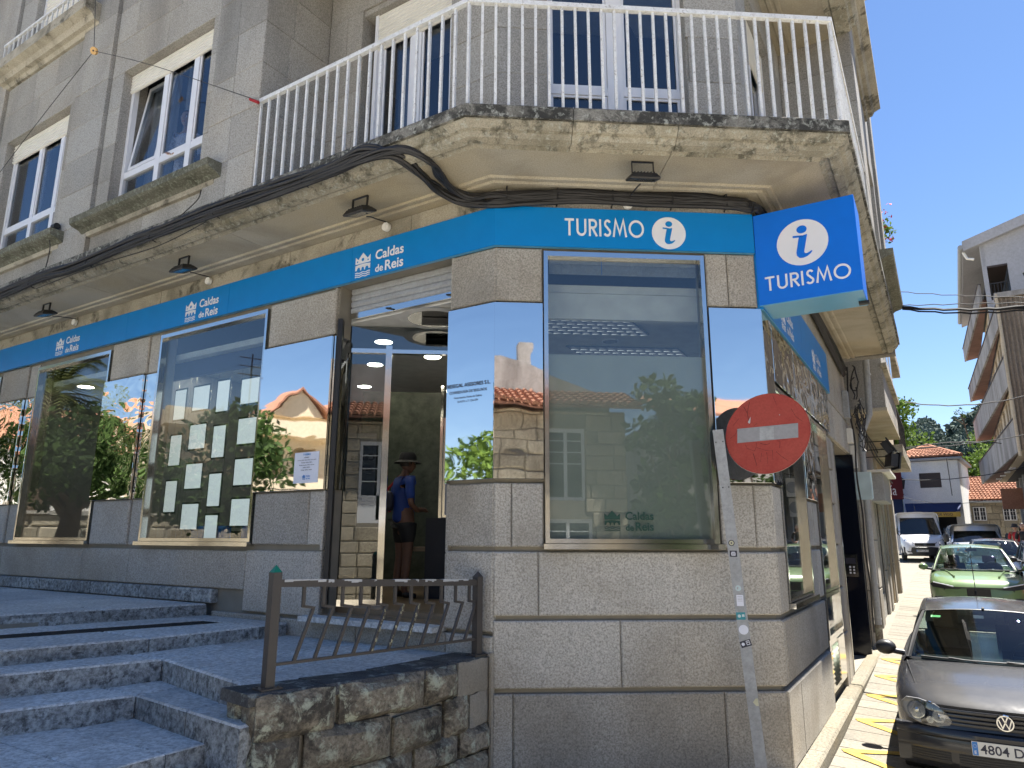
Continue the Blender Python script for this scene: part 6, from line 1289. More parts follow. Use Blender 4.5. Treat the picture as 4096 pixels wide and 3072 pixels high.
# ground floor, canopy lights, air conditioners
for k in range(8): g = G(); g.fbox(FRB, 1 + k * 2.6, 1.3 + k * 2.6, -1.2, -.9, .6, 5.88); g.build('pier', 'galv', rb)
for k, (s, o) in enumerate(((9, .1), (11.5, .15), (14, .2), (16.5, .3))): g = G(); g.fbox(FBB, s, s + .5, -.7, -.45, 5.84, 5.898); g.build('canopy_light', 'white', rb)
for k in range(5): g = G(); g.fbox(FRB, 4 + k * 3.2, 6.4 + k * 3.2, -1.18, -1.1, 1.4, 4.6); w_ = g.build('shop_window', 'intdark', rb); g = G(); g.fbox(FRB, 4.1 + k * 3.2, 6.3 + k * 3.2, -1.09, -1.08, 1.5, 4.5); g.build('pane', 'glassup', w_)
for s, z in ((2.4, 4.3), (2.9, 3.3)):
    t = thing('air_conditioner', {4.3: 'upper beige air conditioner box under the right balcony', 3.3: 'lower beige air conditioner box on the right shop wall'}[z], 'air conditioner', FRB[0] + fd * s + V((0, 0, z)), 'air conditioners on the right wall'); g = G(); g.fbox(FRB, s, s + 1.1, -.9, -.3, z, z + .95); g.build('housing', 'shutter', t); g = G(); g.disc(FRB[0] + fd * (s - .005) - fn * .6 + V((0, 0, z + .47)), fd * -1, .3, .02, 16); g.build('fan_grille', 'galv', t)
g = G(); g.fbox(FRB, -.4, 12, .0, .5, -.3, -.2); 
# projecting shop sign
t = thing('shop_sign', 'faded pinkish projecting sign on the right shop wall', 'sign', FRB[0] + fd * 14 + V((0, 0, 4.2))); g = G(); g.fbox(FRB, 13.8, 14.0, -.8, .25, 3.9, 5.1); g.build('panel', 'tile', t)
# eave of the nearer house at the right edge
ne = thing('near_right_house', 'dark eave and gutter pipe of a nearer house at the right edge', 'building', pol(40, 22))
e0, e1 = pol(37.75, 22, 9.05), pol(39.3, 22, 11.6)
g = G(); g.slab([e0, e1, e1 + V((0, 0, .14)), e0 + V((0, 0, .14))], V((1.2, .5, 0))); g.build('roof', 'galv', ne); g = G(); g.slab([e0 + V((.55, .1, -.5)), e1 + V((.5, 0, -.6)), e1 + V((.3, 0, -.03)), e0 + V((.35, .1, -.03))], V((1.2, .5, 0))); g.build('eave_board', 'cream', ne)
g = G(); g.tube([e0 + V((0, 0, -.05)), e0 + V((.15, 0, -.5)), e0 + V((.1, 0, -.9)), e0 + V((.3, 0, -1.1)), e0 + V((1.1, 0, -1.1))], .07, 8); g.build('gutter_pipe', 'blackmetal', ne, smooth=True)

# ================================================================ houses closing the street
def tiles(parent, A_, B_, C_, D_, nx, ny, r_, lift=.0, mat='tile', maxn=300):
    """rows of barrel tiles on the roof quad: A,B eave left/right, C,D ridge right/left; each tile a half tube"""
    n = ((B_ - A_).cross(D_ - A_)).normalized(); n = n if n.z > 0 else -n; st = G(); cnt = 0
    for j in range(ny):
        for i in range(nx):
            u = (i + .5) / nx; v0, v1 = j / ny, min(1, (j + 1.12) / ny)
            p0 = (A_ + (B_ - A_) * u) * (1 - v0) + (D_ + (C_ - D_) * u) * v0; p1 = (A_ + (B_ - A_) * u) * (1 - v1) + (D_ + (C_ - D_) * u) * v1
            sd = (B_ - A_).normalized(); rr = []; single = cnt < maxn; gg = G() if single else st
            for p, k in ((p0, 1.0), (p1, .82)): rr.append([p + sd * cos(pi * a_ / 4) * r_ * k + n * (sin(pi * a_ / 4) * r_ * k + (.035 if k == 1.0 else 0.0) + lift) for a_ in range(5)])
            gg.grid(rr); gg.add([rr[0][a_] for a_ in range(5)], [(0, 1, 2, 3, 4)])
            if single: gg.build('roof_tile', mat, parent, smooth=True, recalc=False); cnt += 1
    if st.v: st.build('roof_tiles', mat, parent, smooth=True, recalc=False, kind='stuff')
wh = thing('white_house', 'white rendered house with terracotta hip roof and navy awning at the end of the street', 'building', pol(30.5, 57, 1.4))
a0, a1 = pol(28.8, 56), pol(32.35, 55.6); hd_ = (a1 - a0).normalized(); hn_ = V((-hd_.y, hd_.x, 0)); hn_ = hn_ if hn_.y < 0 else -hn_; WF = (a0, hd_, hn_); WW = (a1 - a0).length
g = G(); wall_core(g, WF, 0, WW, 1.0, 7.4, -.3, 0, [(1.15, 2.42, 5.6, 6.6), (.35, WW - .45, 1.0, 4.0)]); g.fbox(WF, 0, .3, -7, -.3, 1.0, 7.4); g.fbox(WF, WW - .3, WW, -7, -.3, 1.0, 7.4); g.fbox(WF, .3, WW - .3, -7, -6.7, 1, 7.4); g.fbox(WF, .3, WW - .3, -6.7, -.3, 4.6, 4.8); g.build('wall', 'render', wh)
g = G(); g.fbox(WF, 1.16, 2.41, -.12, -.06, 5.61, 6.59); w_ = g.build('window', 'darkbrown', wh); g = G(); g.fbox(WF, 1.1, 2.47, -.05, .05, 5.53, 5.598); g.build('sill', 'render', w_)
g = G(); g.fbox(WF, -.25, WW + .25, -7.2, .28, 7.42, 7.58); g.build('eave', 'galv', wh); g = G(); g.tube([pt(WF, -.3, .32, 7.5), pt(WF, WW + .3, .32, 7.5)], .09, 8); g.build('gutter', 'galv', wh, smooth=True)
Ap = pt(WF, WW * .42, -3.2, 8.75); Ap2 = pt(WF, WW * .42, -4.2, 8.75)
ev = [pt(WF, -.3, .35, 7.6), pt(WF, WW + .3, .35, 7.6), pt(WF, WW + .3, -7.2, 7.6), pt(WF, -.3, -7.2, 7.6)]
g = G(); g.add(ev + [Ap, Ap2], [(0, 1, 4), (1, 2, 5, 4), (2, 3, 5), (3, 0, 4, 5), (3, 2, 1, 0)]); g.build('roof', 'tile', wh)
tiles(wh, ev[0], ev[1], Ap + hd_ * .12, Ap - hd_ * .12, 15, 8, .15, .02, maxn=120)
for a_, b_ in ((ev[0], Ap), (ev[1], Ap)): g = G(); g.tube([a_ + V((0, 0, .08)), b_ + V((0, 0, .1))], .13, 8); g.build('hip_tile', 'tile', wh, smooth=True)
aw = thing('awning', 'navy blue shop awning with a yellow lettered valance', 'awning', pt(WF, WW / 2, .5, 4.2))
g = G(); g.slab([pt(WF, .1, .02, 4.55), pt(WF, WW - .1, .02, 4.55), pt(WF, WW - .1, 1.1, 3.95), pt(WF, .3, 1.1, 3.95)], (0, 0, .03)); g.build('canopy', 'navyawn', aw)
g = G(); g.fbox(WF, .3, WW - .1, 1.08, 1.11, 3.62, 3.93); g.build('valance', 'yawn', aw)
T = sheet2d(WF, 1.45, 3.70, 1.112, 1.0); g = G(); put_text(g, T, 'FARO DE VIGO', 0, 0, width=1.5, bold=.015); g.build('lettering', 'ink', aw, recalc=False)
g = G(); g.fbox(WF, .3, WW - .4, -2.5, -2.3, 1.2, 4.5); tag(g.build('kiosk_interior', 'intdark'), 'dark interior of the newspaper shop under the awning', 'shop interior')
for k, (s, m_, h_) in enumerate(((2.2, 'redcloth', .5), (2.55, 'paper', .35), (1.6, 'euroblue', .6), (1.2, 'paper', .4))):
    g = G(); g.fbox(WF, s, s + .28, -.35, -.3, 2.3, 2.3 + h_); tag(g.build('magazine_board', m_), {'redcloth': 'red magazine board in the newspaper shop front', 'euroblue': 'blue magazine board in the newspaper shop front'}.get(m_, 'white magazine board in the newspaper shop front, ' + ('right of the red one' if s > 2 else 'far left one')), 'board')
sh = thing('stone_cottage', 'low stone cottage with terracotta roof and white windows beside the white house', 'building', pol(33.5, 61, 1.5))
b0, b1 = pol(32.1, 60.5), pol(36.2, 61.5); sd_ = (b1 - b0).normalized(); sn_ = V((-sd_.y, sd_.x, 0)); sn_ = sn_ if sn_.y < 0 else -sn_; SF = (b0, sd_, sn_); SW = (b1 - b0).length
wins = [(.85, 1.62, 3.5, 4.45), (2.65, 3.42, 3.5, 4.45)]
g = G(); wall_core(g, SF, 0, SW, 1.0, 4.8, -.4, -.05, wins); g.fbox(SF, 0, SW, -6, -5.7, 1, 4.8); g.fbox(SF, .2, SW, -2, -1.9, 1, 4.6); g.build('wall', 'mortar', sh)
z = 1.1; row = 0
while z < 4.75:
    z1 = min(4.8, z + R_.uniform(.42, .55)); x = 0
    while x < SW:
        x1 = min(SW, x + R_.uniform(.55, 1.1)); parts_ = [(x, x1)]
        for h in wins:
            if h[2] < z1 - .03 and h[3] > z + .03:
                parts_ = [q for p in parts_ for q in ([(p[0], min(p[1], h[0])), (max(p[0], h[1]), p[1])] if p[0] < h[1] and p[1] > h[0] else [p]) if q[1] - q[0] > .05]
        for p in parts_: blocks(sh, SF, p[0], p[1], z, z1, .0, mat='fieldstone', d=.04, gap=.03, ch=.025, jit=.02, name='stone')
        x = x1
    z = z1
for s0, s1, z0, z1 in wins:
    g = G()
    for q in ((s0, s0 + .05, z0, z1), (s1 - .05, s1, z0, z1), (s0 + .05, s1 - .05, z1 - .05, z1), (s0 + .05, s1 - .05, z0, z0 + .05), ((s0 + s1) / 2 - .04, (s0 + s1) / 2 + .04, z0 + .05, z1 - .05)): g.fbox(SF, q[0], q[1], -.02, .03, q[2], q[3])
    for c_ in (s0 + .20, s1 - .20): g.fbox(SF, c_ - .01, c_ + .01, -.01, .02, z0 + .05, z1 - .05)
    for zz in (z0 + .32, z0 + .62): g.fbox(SF, s0 + .05, s1 - .05, -.009, .019, zz - .01, zz + .01)
    w_ = g.build('window', 'pvc', sh); g = G(); g.fbox(SF, s0 + .04, s1 - .04, -.06, -.03, z0 + .04, z1 - .04); g.build('pane', 'intdark', w_)
re = [pt(SF, -.1, .35, 4.85), pt(SF, SW, .35, 4.85), pt(SF, SW, -3.2, 6.75), pt(SF, -.1, -3.2, 6.75)]
g = G(); g.slab(re, (0, 0, .06)); g.build('roof', 'tile', sh); tiles(sh, re[0], re[1], re[2], re[3], 20, 13, .12, .07, maxn=200); g = G(); g.tube([pt(SF, -.1, .42, 4.8), pt(SF, SW, .42, 4.8)], .08, 8); g.build('gutter', 'galv', sh, smooth=True)
mh = thing('dark_shop', 'dark shop with maroon sign board left of the white house', 'shop', pol(28, 50, 1.3))
m0, m1 = pol(26.5, 51), pol(28.78, 53.5); md = (m1 - m0).normalized(); mn = V((-md.y, md.x, 0)); mn = mn if mn.y < 0 else -mn; MF = (m0, md, mn); MW = (m1 - m0).length
g = G(); g.fbox(MF, 0, MW, -4, 0, 1, 7.2); g.build('wall', 'navyawn', mh); g = G(); g.fbox(MF, 0, MW, .01, .12, 4.75, 7.0); g.build('sign_board', 'maroon', mh)
T = sheet2d(MF, MW - 1.15, 5.0, .122, 1.0); g = G(); put_text(g, T, 'ía', 0, 0, width=.55, bold=.0); g.build('lettering', 'paper', mh, recalc=False)
sl_ = thing('wall_lantern', 'old style black street lantern on a bracket at the corner of the white house', 'street lamp', pt(WF, .1, .5, 5.6))
g = G(); c_ = pt(WF, .12, .55, 5.55); g.tube([c_, c_ + V((0, 0, .55))], .1, 6, rr=[.13, .22]); g.tube([c_ + V((0, 0, .55)), c_ + V((0, 0, .8))], .2, 6, rr=[.26, .05]); g.build('lantern', 'blackmetal', sl_); g = G(); g.tube([pt(WF, .1, 0, 5.2), pt(WF, .1, .4, 5.25), c_], .03, 6); g.build('bracket', 'blackmetal', sl_)

# ================================================================ trees and the wooded hill
def leaves(g, c, r, n, size, rr, squash=.8):
    for _ in range(n):
        while True:
            p = V((rr.uniform(-1, 1), rr.uniform(-1, 1), rr.uniform(-1, 1)))
            if .25 < p.length < 1: break
        p = V((p.x * r, p.y * r, p.z * r * squash)) + c; a_ = V((rr.gauss(0, 1), rr.gauss(0, 1), rr.gauss(0, 1))).normalized(); b_ = a_.cross(V((rr.gauss(0, 1), rr.gauss(0, 1), rr.gauss(0, 1)))).normalized(); s_ = size * rr.uniform(.6, 1.3)
        g.add([p - a_ * s_, p - b_ * s_ * .55, p + a_ * s_, p + b_ * s_ * .55], [(0, 1, 2, 3)])
def tree(name, lab, loc, h, cr, mat='leaf', seed=1, nclump=22, per=90, size=.3, trunk_r=.3, group=None, low=.35):
    rr = random.Random(seed); loc = V(loc); t = thing(name, lab, 'tree', loc, group); g = G()
    lean = V((rr.uniform(-.06, .06) * h, rr.uniform(-.06, .06) * h, 0)); top = loc + lean + V((0, 0, h * .55))
    g.tube([loc, loc + lean * .3 + V((0, 0, h * .2)), loc + lean * .7 + V((0, 0, h * .4)), top], trunk_r, 9, rr=[trunk_r * 1.25, trunk_r, trunk_r * .8, trunk_r * .5]); lg_ = G(); cl = []
    for k in range(nclump):
        a_ = rr.uniform(0, 2 * pi); rad_ = cr * rr.uniform(.15, .85); zz = rr.uniform(low, .92) * h; k_ = 1 - abs((zz / h - .62)) * 1.1; cl.append(loc + lean + V((cos(a_) * rad_ * k_, sin(a_) * rad_ * k_, zz)))
    for i, c_ in enumerate(cl):
        if i % 3 == 0: s_ = loc + lean * .6 + V((0, 0, h * rr.uniform(.25, .5))); g.tube([s_, (s_ + c_) / 2 + V((0, 0, -.05 * h)), c_], trunk_r * .3, 5, rr=[trunk_r * .45, trunk_r * .3, trunk_r * .1])
        leaves(lg_, c_, cr * rr.uniform(.28, .45), per, size, rr)
    g.build('trunk', 'bark', t, smooth=True); lg_.build('crown', mat, t, recalc=False, kind='stuff'); return t
tree('tree', 'tall bright green tree behind the left row of houses', pol(27.9, 72, 2), 13.4, 3.9, seed=3, nclump=40, per=240, size=.2)
tree('tree', 'lower green tree between the left houses and the white house roof', pol(29.7, 76, 2), 7.8, 2.4, seed=5, nclump=26, per=220, size=.2)
tree('tree', 'broad green tree behind the stone cottage roof', pol(34.0, 74, 2), 7.9, 3.6, seed=8, nclump=36, per=260, size=.2, low=.1)
tree('tree', 'green tree behind the apartment block, right of the cottage tree', pol(35.2, 76, 2), 10, 4.5, seed=9, nclump=30, per=200, size=.2, low=.2)
t = thing('tree', 'small dead treetop beside the apartment block', 'tree', pol(33.25, 66, 6)); g = G(); rr = random.Random(2); b0_ = pol(33.25, 66, 9.4)
g.tube([b0_, b0_ + V((-.3, 0, 2.0)), b0_ + V((-.5, 0, 2.6))], .05, 5, rr=[.05, .04, .02])
for k in range(9): s_ = b0_ + V((-.3 - .02 * k, 0, 1.6 + .12 * k)); g.tube([s_, s_ + V((rr.uniform(-.6, .5), rr.uniform(-.3, .3), rr.uniform(.2, .6)))], .02, 4)
g.build('trunk', 'bark', t, smooth=True); g = G(); [leaves(g, b0_ + V((rr.uniform(-1.0, .2), 0, rr.uniform(2.3, 3.2))), .22, 12, .09, rr) for _ in range(6)]; g.build('crown', 'leafdark', t, recalc=False, kind='stuff')
hill = G(); rows_ = []; HZ = lambda a_, d_: 2 + 52 * min(1, max(0, (d_ - 130) / 290)) * (1 + .10 * sin(a_ * 1.3) + .05 * sin(a_ * 3.1) + (.10 * max(0, a_ - 31) / 4))
for i in range(36):
    d_ = 120 + i * 10; rows_.append([pol(a_, d_, HZ(a_, d_) - 2 if i < 35 else -5) for a_ in [10 + .8 * k for k in range(60)]])
hill.grid(rows_); hill.build('hill', 'forest', None, smooth='all', recalc=False, kind='structure')
g = G(); rr = random.Random(77)
for k in range(5200):
    a_ = rr.uniform(27, 38); d_ = 300 + 125 * rr.random() ** .6; h_ = rr.uniform(4, 7.5) * (1.7 if (32.3 < a_ < 34.6 and d_ > 395 and rr.random() < .5) else 1); b_ = pol(a_, d_, HZ(a_, d_) - 2.5)
    if k % 7 == 0:     # conifer
        for q in range(3): z_ = h_ * (.25 + .25 * q); r_ = h_ * (.24 - .06 * q); n = 6; ph = rr.random() * 6; g.add([b_ + V((cos(ph + 2 * pi * i / n) * r_, sin(ph + 2 * pi * i / n) * r_, z_ + rr.uniform(-.3, .3))) for i in range(n)] + [b_ + V((0, 0, z_ + h_ * .38))], [(i, (i + 1) % n, n) for i in range(n)])
    else:
        for q in range(7): leaves(g, b_ + V((rr.uniform(-1, 1) * h_ * .22, rr.uniform(-1, 1) * h_ * .22, h_ * rr.uniform(.45, .95))), h_ * .18, 5, h_ * .13, rr)
g.build('forest', 'forest', None, recalc=False, kind='stuff')
# flowering plant on the upper balcony of the street side
fp_ = thing('flowering_plant', 'red flowering plant hanging over an upper balcony on the street side', 'plant', pt('R', 12.3, .95, 10.0)); g = G(); rr = random.Random(12); c_ = pt('R', 12.2, .70, 10.1)
for k in range(9): q = c_ + V((rr.uniform(-.2, .3), rr.uniform(-.2, .2), rr.uniform(-.8, .3))); g.tube([c_ - V((.1, 0, .2)), q], .008, 4); leaves(g, q, .16, 16, .05, rr)
g.build('foliage', 'leaf', fp_, recalc=False); g = G()
for k in range(26): q = c_ + V((rr.uniform(-.1, .35), rr.uniform(-.2, .2), rr.uniform(-.7, .4))); leaves(g, q, .05, 3, .045, rr)
g.build('blossom', 'flower', fp_, recalc=False)
# ================================================================ vehicles
def sgn(v): return -1 if v < 0 else 1
def make_car(name, label, loc, rz, S, paint, feat=None, group=None):
    """loc = ground centre; local x forwards. S: dict with length, width, height and profile stations"""
    t = thing(name, label, S.get('cat', 'car'), loc, group); Lh, Wh, H = S['L'] / 2, S['W'] / 2, S['H']
    cr, sr = cos(rz), sin(rz); o3 = V(loc); pitch = S.get('pitch', 0)
    def P(x, y, z): z = z + x * pitch; return V((o3.x + x * cr - y * sr, o3.y + x * sr + y * cr, o3.z + z))
    def B(g, nm, mat, par=t, sm=True, **k): return g.build(nm, mat, par, smooth=sm, **k)
    # --- body shell: stations (x, half width at waist, z bottom, z bumper/waist, z shoulder, z centre top)
    st_ = S['st']
    def ring(x, hw, zb, zw, zs, zc):
        hs = hw * .93; pts = [(0, zb), (hw * .55, zb), (hw * .90, zb + .02), (hw * .985, zb + (zw - zb) * .35), (hw, zw), (hw * .992, zw + (zs - zw) * .55), (hs, zs - .012), (hs * .90, zs + (zc - zs) * .35), (hs * .62, zs + (zc - zs) * .78), (hs * .3, zs + (zc - zs) * .97), (0, zc)]
        return [P(x, y, z) for y, z in pts] + [P(x, -y, z) for y, z in pts[-2:0:-1]]
    # interpolate stations smoothly
    xs = [q[0] for q in st_]; dense = []
    for i in range(len(st_) - 1):
        p0 = st_[max(0, i - 1)]; p1, p2 = st_[i], st_[i + 1]; p3 = st_[min(len(st_) - 1, i + 2)]; n = 4 if abs(p2[0] - p1[0]) > .12 else 2
        for k in range(n):
            u = k / n; dense.append([p1[0] + (p2[0] - p1[0]) * u] + [.5 * (2 * b + (c - a) * u + (2 * a - 5 * b + 4 * c - d) * u * u + (-a + 3 * b - 3 * c + d) * u ** 3) for a, b, c, d in zip(p0[1:], p1[1:], p2[1:], p3[1:])])
    dense.append(list(st_[-1])); rg = [ring(*q) for q in dense]; g = G(); n = len(rg[0])
    arches = S['axles']; wr = S['wr']; top_k = range(7, n - 7)
    skip = set()
    for i in range(len(rg) - 1):
        for j in range(n):
            a_, b_ = rg[i], rg[i + 1]; j2 = (j + 1) % n
            cx = (dense[i][0] + dense[i + 1][0]) / 2; cz = sum((q.z - o3.z) for q in (a_[j], a_[j2])) / 2
            if any(abs(cx - ax_) < wr * 1.0 and cz < wr + sqrt_(wr * 1.12, cx - ax_) for ax_ in arches) and (2 <= j <= 5 or n - 6 <= j <= n - 3): continue
            g.add([a_[j], a_[j2], b_[j2], b_[j]], [(0, 1, 2, 3)])
    g.add(rg[0], [tuple(range(n))]); g.add(rg[-1], [tuple(range(n))])
    # weld
    def weld(o):
        bm = bmesh.new(); bm.from_mesh(o.data); bmesh.ops.remove_doubles(bm, verts=bm.verts, dist=.0008); bmesh.ops.recalc_face_normals(bm, faces=bm.faces); bm.to_mesh(o.data); bm.free(); o.data.polygons.foreach_set('use_smooth', [True] * len(o.data.polygons)); o.data.set_sharp_from_angle(angle=rad(50)); return o
    body = weld(g.build('body', paint, t, smooth=True))
    # dark underbody and wheel housings
    g = G(); g.slab([P(-Lh * .9, -Wh * .8, .2), P(Lh * .85, -Wh * .8, .2), P(Lh * .85, Wh * .8, .2), P(-Lh * .9, Wh * .8, .2)], (0, 0, .3)); B(g, 'underbody', 'plastic', sm=False)
    # --- greenhouse: base ring -> roof ring, each side built as pane + pillars
    c0, c1_, c2_, c3 = S['gh']   # (x base front, x roof front, x roof rear, x base rear)
    zb, zr = S['belt'], H; wb, wt = Wh * S.get('tb', .90), Wh * S.get('tt', .70); zc = H; ze = H - S.get('crown', .07)
    def surf(p00, p10, p11, p01, nu, nv, bul=0, bdir=None):
        rows_ = []
        for j in range(nv + 1):
            v = j / nv; row = []
            for i in range(nu + 1):
                u = i / nu; q = (p00 * (1 - u) + p10 * u) * (1 - v) + (p01 * (1 - u) + p11 * u) * v
                if bul: q = q + bdir * bul * (4 * u * (1 - u))
                row.append(q)
            rows_.append(row)
        return rows_
    fwd = P(1, 0, 0) - P(0, 0, 0); lft = P(0, 1, 0) - P(0, 0, 0); upv = V((0, 0, 1))
    pw = S.get('pillar', .055)
    # windscreen and rear window
    bb = .16
    def scr(x0, x1, mat, nm, sg):
        mb = (fwd * sg * .8 + upv * .5).normalized()
        a_, b_, c_, d_ = P(x0 - sg * bb, wb, zb), P(x0 - sg * bb, -wb, zb), P(x1 - sg * .05, -wt, ze), P(x1 - sg * .05, wt, ze)
        rows_ = []
        for j in range(9):
            v = j / 8; row = []
            for i in range(13):
                u = i / 12; q = (a_ * (1 - u) + b_ * u) * (1 - v) + (d_ * (1 - u) + c_ * u) * v; k = 4 * u * (1 - u)
                q = q + fwd * sg * (bb * (1 - v) + .05 * v) * k + upv * (zc - ze) * .75 * v * k + mb * .03 * (4 * v * (1 - v)); row.append(q)
            rows_.append(row)
        g = G(); g.grid(rows_); return B(g, nm, mat, recalc=False), rows_
    ws, wrows = scr(c0, c1_, 'carglass', 'windscreen', 1); rw, rrows = scr(c3, c2_, 'carglass', 'rear_window', -1)
    # black band round the windscreen
    for rws, tag_ in ((wrows, 1), (rrows, -1)):
        g = G(); e = (fwd * tag_ * .6 + upv * .6).normalized() * .003
        top = [q + e for q in rws[-1]]; t2 = [rws[-1][i] * .9 + rws[-2][i] * .1 + e * 1.2 for i in range(13)]; g.grid([top, t2])
        bot = [q + e for q in rws[0]]; b2 = [rws[0][i] * .72 + rws[1][i] * .28 + e * 1.2 for i in range(13)]; g.grid([bot, b2])
        for cidx, c2i in ((0, 1), (12, 11)): g.grid([[rws[j][cidx] + e for j in range(9)], [rws[j][cidx] * .8 + rws[j][c2i] * .2 + e * 1.2 for j in range(9)]])
        B(g, 'screen_seal', 'plastic', recalc=False)
    # roof
    rows_ = []
    nR_ = 8
    for j in range(nR_ + 1):
        v = j / nR_; x_ = None; row = []
        for i in range(13):
            u = i / 12; f_ = wrows[-1][i]; r_ = rrows[-1][12 - i] if False else rrows[-1][i]; q = f_ * (1 - v) + r_ * v; q = q + upv * (.035 * 4 * v * (1 - v)); row.append(q)
        rows_.append(row)
    g = G(); g.grid(rows_); B(g, 'roof', paint, recalc=False)
    # sides: glass and pillars, both sides
    for sd_, ci in ((1, 0), (-1, 12)):
        fb, ft = wrows[0][ci], wrows[-1][ci]; rb_, rt_ = rrows[0][ci], rrows[-1][ci]
        cols = S['pillars']          # fractions along the side
        def at(u, v): q = (fb * (1 - u) + rb_ * u) * (1 - v) + (ft * (1 - u) + rt_ * u) * v; return q + lft * sd_ * (.02 * 4 * v * (1 - v)) + upv * (.035 * 4 * u * (1 - u) * v)
        g = G(); k = 10; g.grid([[at(u / k, v / 4) - lft * sd_ * .004 for u in range(k + 1)] for v in range(5)]); B(g, 'side_glass', 'carglass', recalc=False)
        for (u0, u1) in cols:
            g = G(); 
            A_ = [[at(u0 + (u1 - u0) * q, v / 6) + lft * sd_ * e for q, e in ((0, -.03), (0, .006), (.5, .014), (1, .006), (1, -.03))] for v in range(7)]; g.grid(A_); B(g, 'pillar', paint if (u0 < .05 or u1 > .95) else 'plastic', recalc=False)
        g = G(); g.grid([[at(u / k, v) + lft * sd_ * e + upv * dz for u in range(k + 1)] for v, e, dz in ((1, -.02, .012), (1, .018, .0), (.90, .02, 0), (.90, -.01, 0))]); B(g, 'roof_rail', paint, recalc=False)
        g = G(); g.grid([[at(u / k, 0) + lft * sd_ * e + upv * dz for u in range(k + 1)] for e, dz in ((-.03, .02), (.015, .018), (.04, -.02), (.05, -.06))]); B(g, 'belt_line', 'plastic' if S.get('darkbelt', 1) else paint, recalc=False)
        # front quarter: fill from the screen corner out to the shoulder
        # door seams and handle
        for u in S.get('seams', (.33, .66)):
            x_ = (c0 - bb) + ((c3 + bb) - (c0 - bb)) * u; g = G(); yw = Wh * 1.003
            g.tube([P(x_, sd_ * yw * .985, .30), P(x_, sd_ * yw, .55), P(x_, sd_ * yw * .995, .75), P(x_, sd_ * Wh * .935, zb - .03)], .006, 4); B(g, 'door_seam', 'black')
        # mirror
        mx_, mz = c0 - bb - .20, zb + .07; g = G(); y0 = sd_ * (Wh * .93); mw = S.get('mirror', .11)
        rows_ = []
        for a_ in range(9):
            ph = pi * a_ / 8; row = [P(mx_ + .085 * cos(ph) * .9, y0 + sd_ * (.05 + mw * (1 + .98 * cos(2 * pi * b_ / 14) * sin(ph) ** .6)), mz + S.get('mh', .068) * (sin(2 * pi * b_ / 14) * sin(ph) ** .6)) for b_ in range(15)]; rows_.append(row)
        g.grid(rows_); mir = weld(g.build('mirror', S.get('mirmat', 'plastic'), t)); g = G(); g.tube([P(mx_, y0 - sd_ * .02, mz - .05), P(mx_ + .02, y0 + sd_ * .1, mz - .03)], .028, 8); g.build('mirror_arm', 'plastic', mir, smooth=True)
        g = G(); g.add([P(mx_ - .079, y0 + sd_ * (.05 + mw * (1 + .8 * cos(2 * pi * b_ / 14))), mz + .05 * sin(2 * pi * b_ / 14)) for b_ in range(14)], [tuple(range(14))]); g.build('mirror_glass', 'chrome', mir, recalc=False)
    # interior: dash, seats, wheel
    g = G(); g.slab([P(c0 - bb - .05, -wb * .95, zb - .06), P(c0 - bb - .05, wb * .95, zb - .06), P(c1_ - .02, wb * .92, zb - .02), P(c1_ - .02, -wb * .92, zb - .02)], (0, 0, .03)); B(g, 'dashboard', 'carint', sm=False)
    g = G(); g.slab([P(c3 + .2, -wb, .5), P(c0, -wb, .5), P(c0, wb, .5), P(c3 + .2, wb, .5)], (0, 0, .05)); B(g, 'cabin_floor', 'carint', sm=False)
    for y in (-.36, .36):
        for x_ in S.get('seats', (0.0, -.85)):
            g = G(); Q = [(x_, .6), (x_ - .12, .95), (x_ - .17, 1.12), (x_ - .25, 1.10), (x_ - .2, .9), (x_ - .15, .55)]
            g.slab([P(a_, y - .22, b_) for a_, b_ in Q], lft * .44); g.slab([P(x_ - .17, y - .12, 1.15), P(x_ - .19, y - .12, 1.30), P(x_ - .26, y - .12, 1.29), P(x_ - .24, y - .12, 1.13)], lft * .24); g.slab([P(x_ + .42, y - .22, .55), P(x_ + .42, y - .22, .68), P(x_ - .05, y - .22, .68), P(x_ - .05, y - .22, .55)], lft * .44); B(g, 'seat', 'carint', sm=False)
    sw_c = P(c1_ + .12, .37, zb + .02); g = G(); ax_ = (fwd * .85 - upv * .35).normalized(); u_ = lft; v_ = ax_.cross(u_)
    g.tube([sw_c + (u_ * cos(2 * pi * i / 20) + v_ * sin(2 * pi * i / 20)) * .18 for i in range(21)], .015, 6); g.tube([sw_c - u_ * .18, sw_c + u_ * .18], .02, 6); g.tube([sw_c, sw_c + ax_ * .2], .03, 6); B(g, 'steering_wheel', 'plastic')
    g = G(); mcen = (wrows[-2][6] + wrows[-1][6]) / 2 - fwd * .09 - upv * .035; g.hexa([mcen + lft * a_ + upv * z + fwd * b_ for z in (-.03, .03) for a_, b_ in ((-.11, -.015), (.11, -.015), (.11, .015), (-.11, .015))]); g.tube([mcen + upv * .03, mcen + fwd * .05 + upv * .08], .012, 6); B(g, 'rear_view_mirror', 'plastic', sm=False)
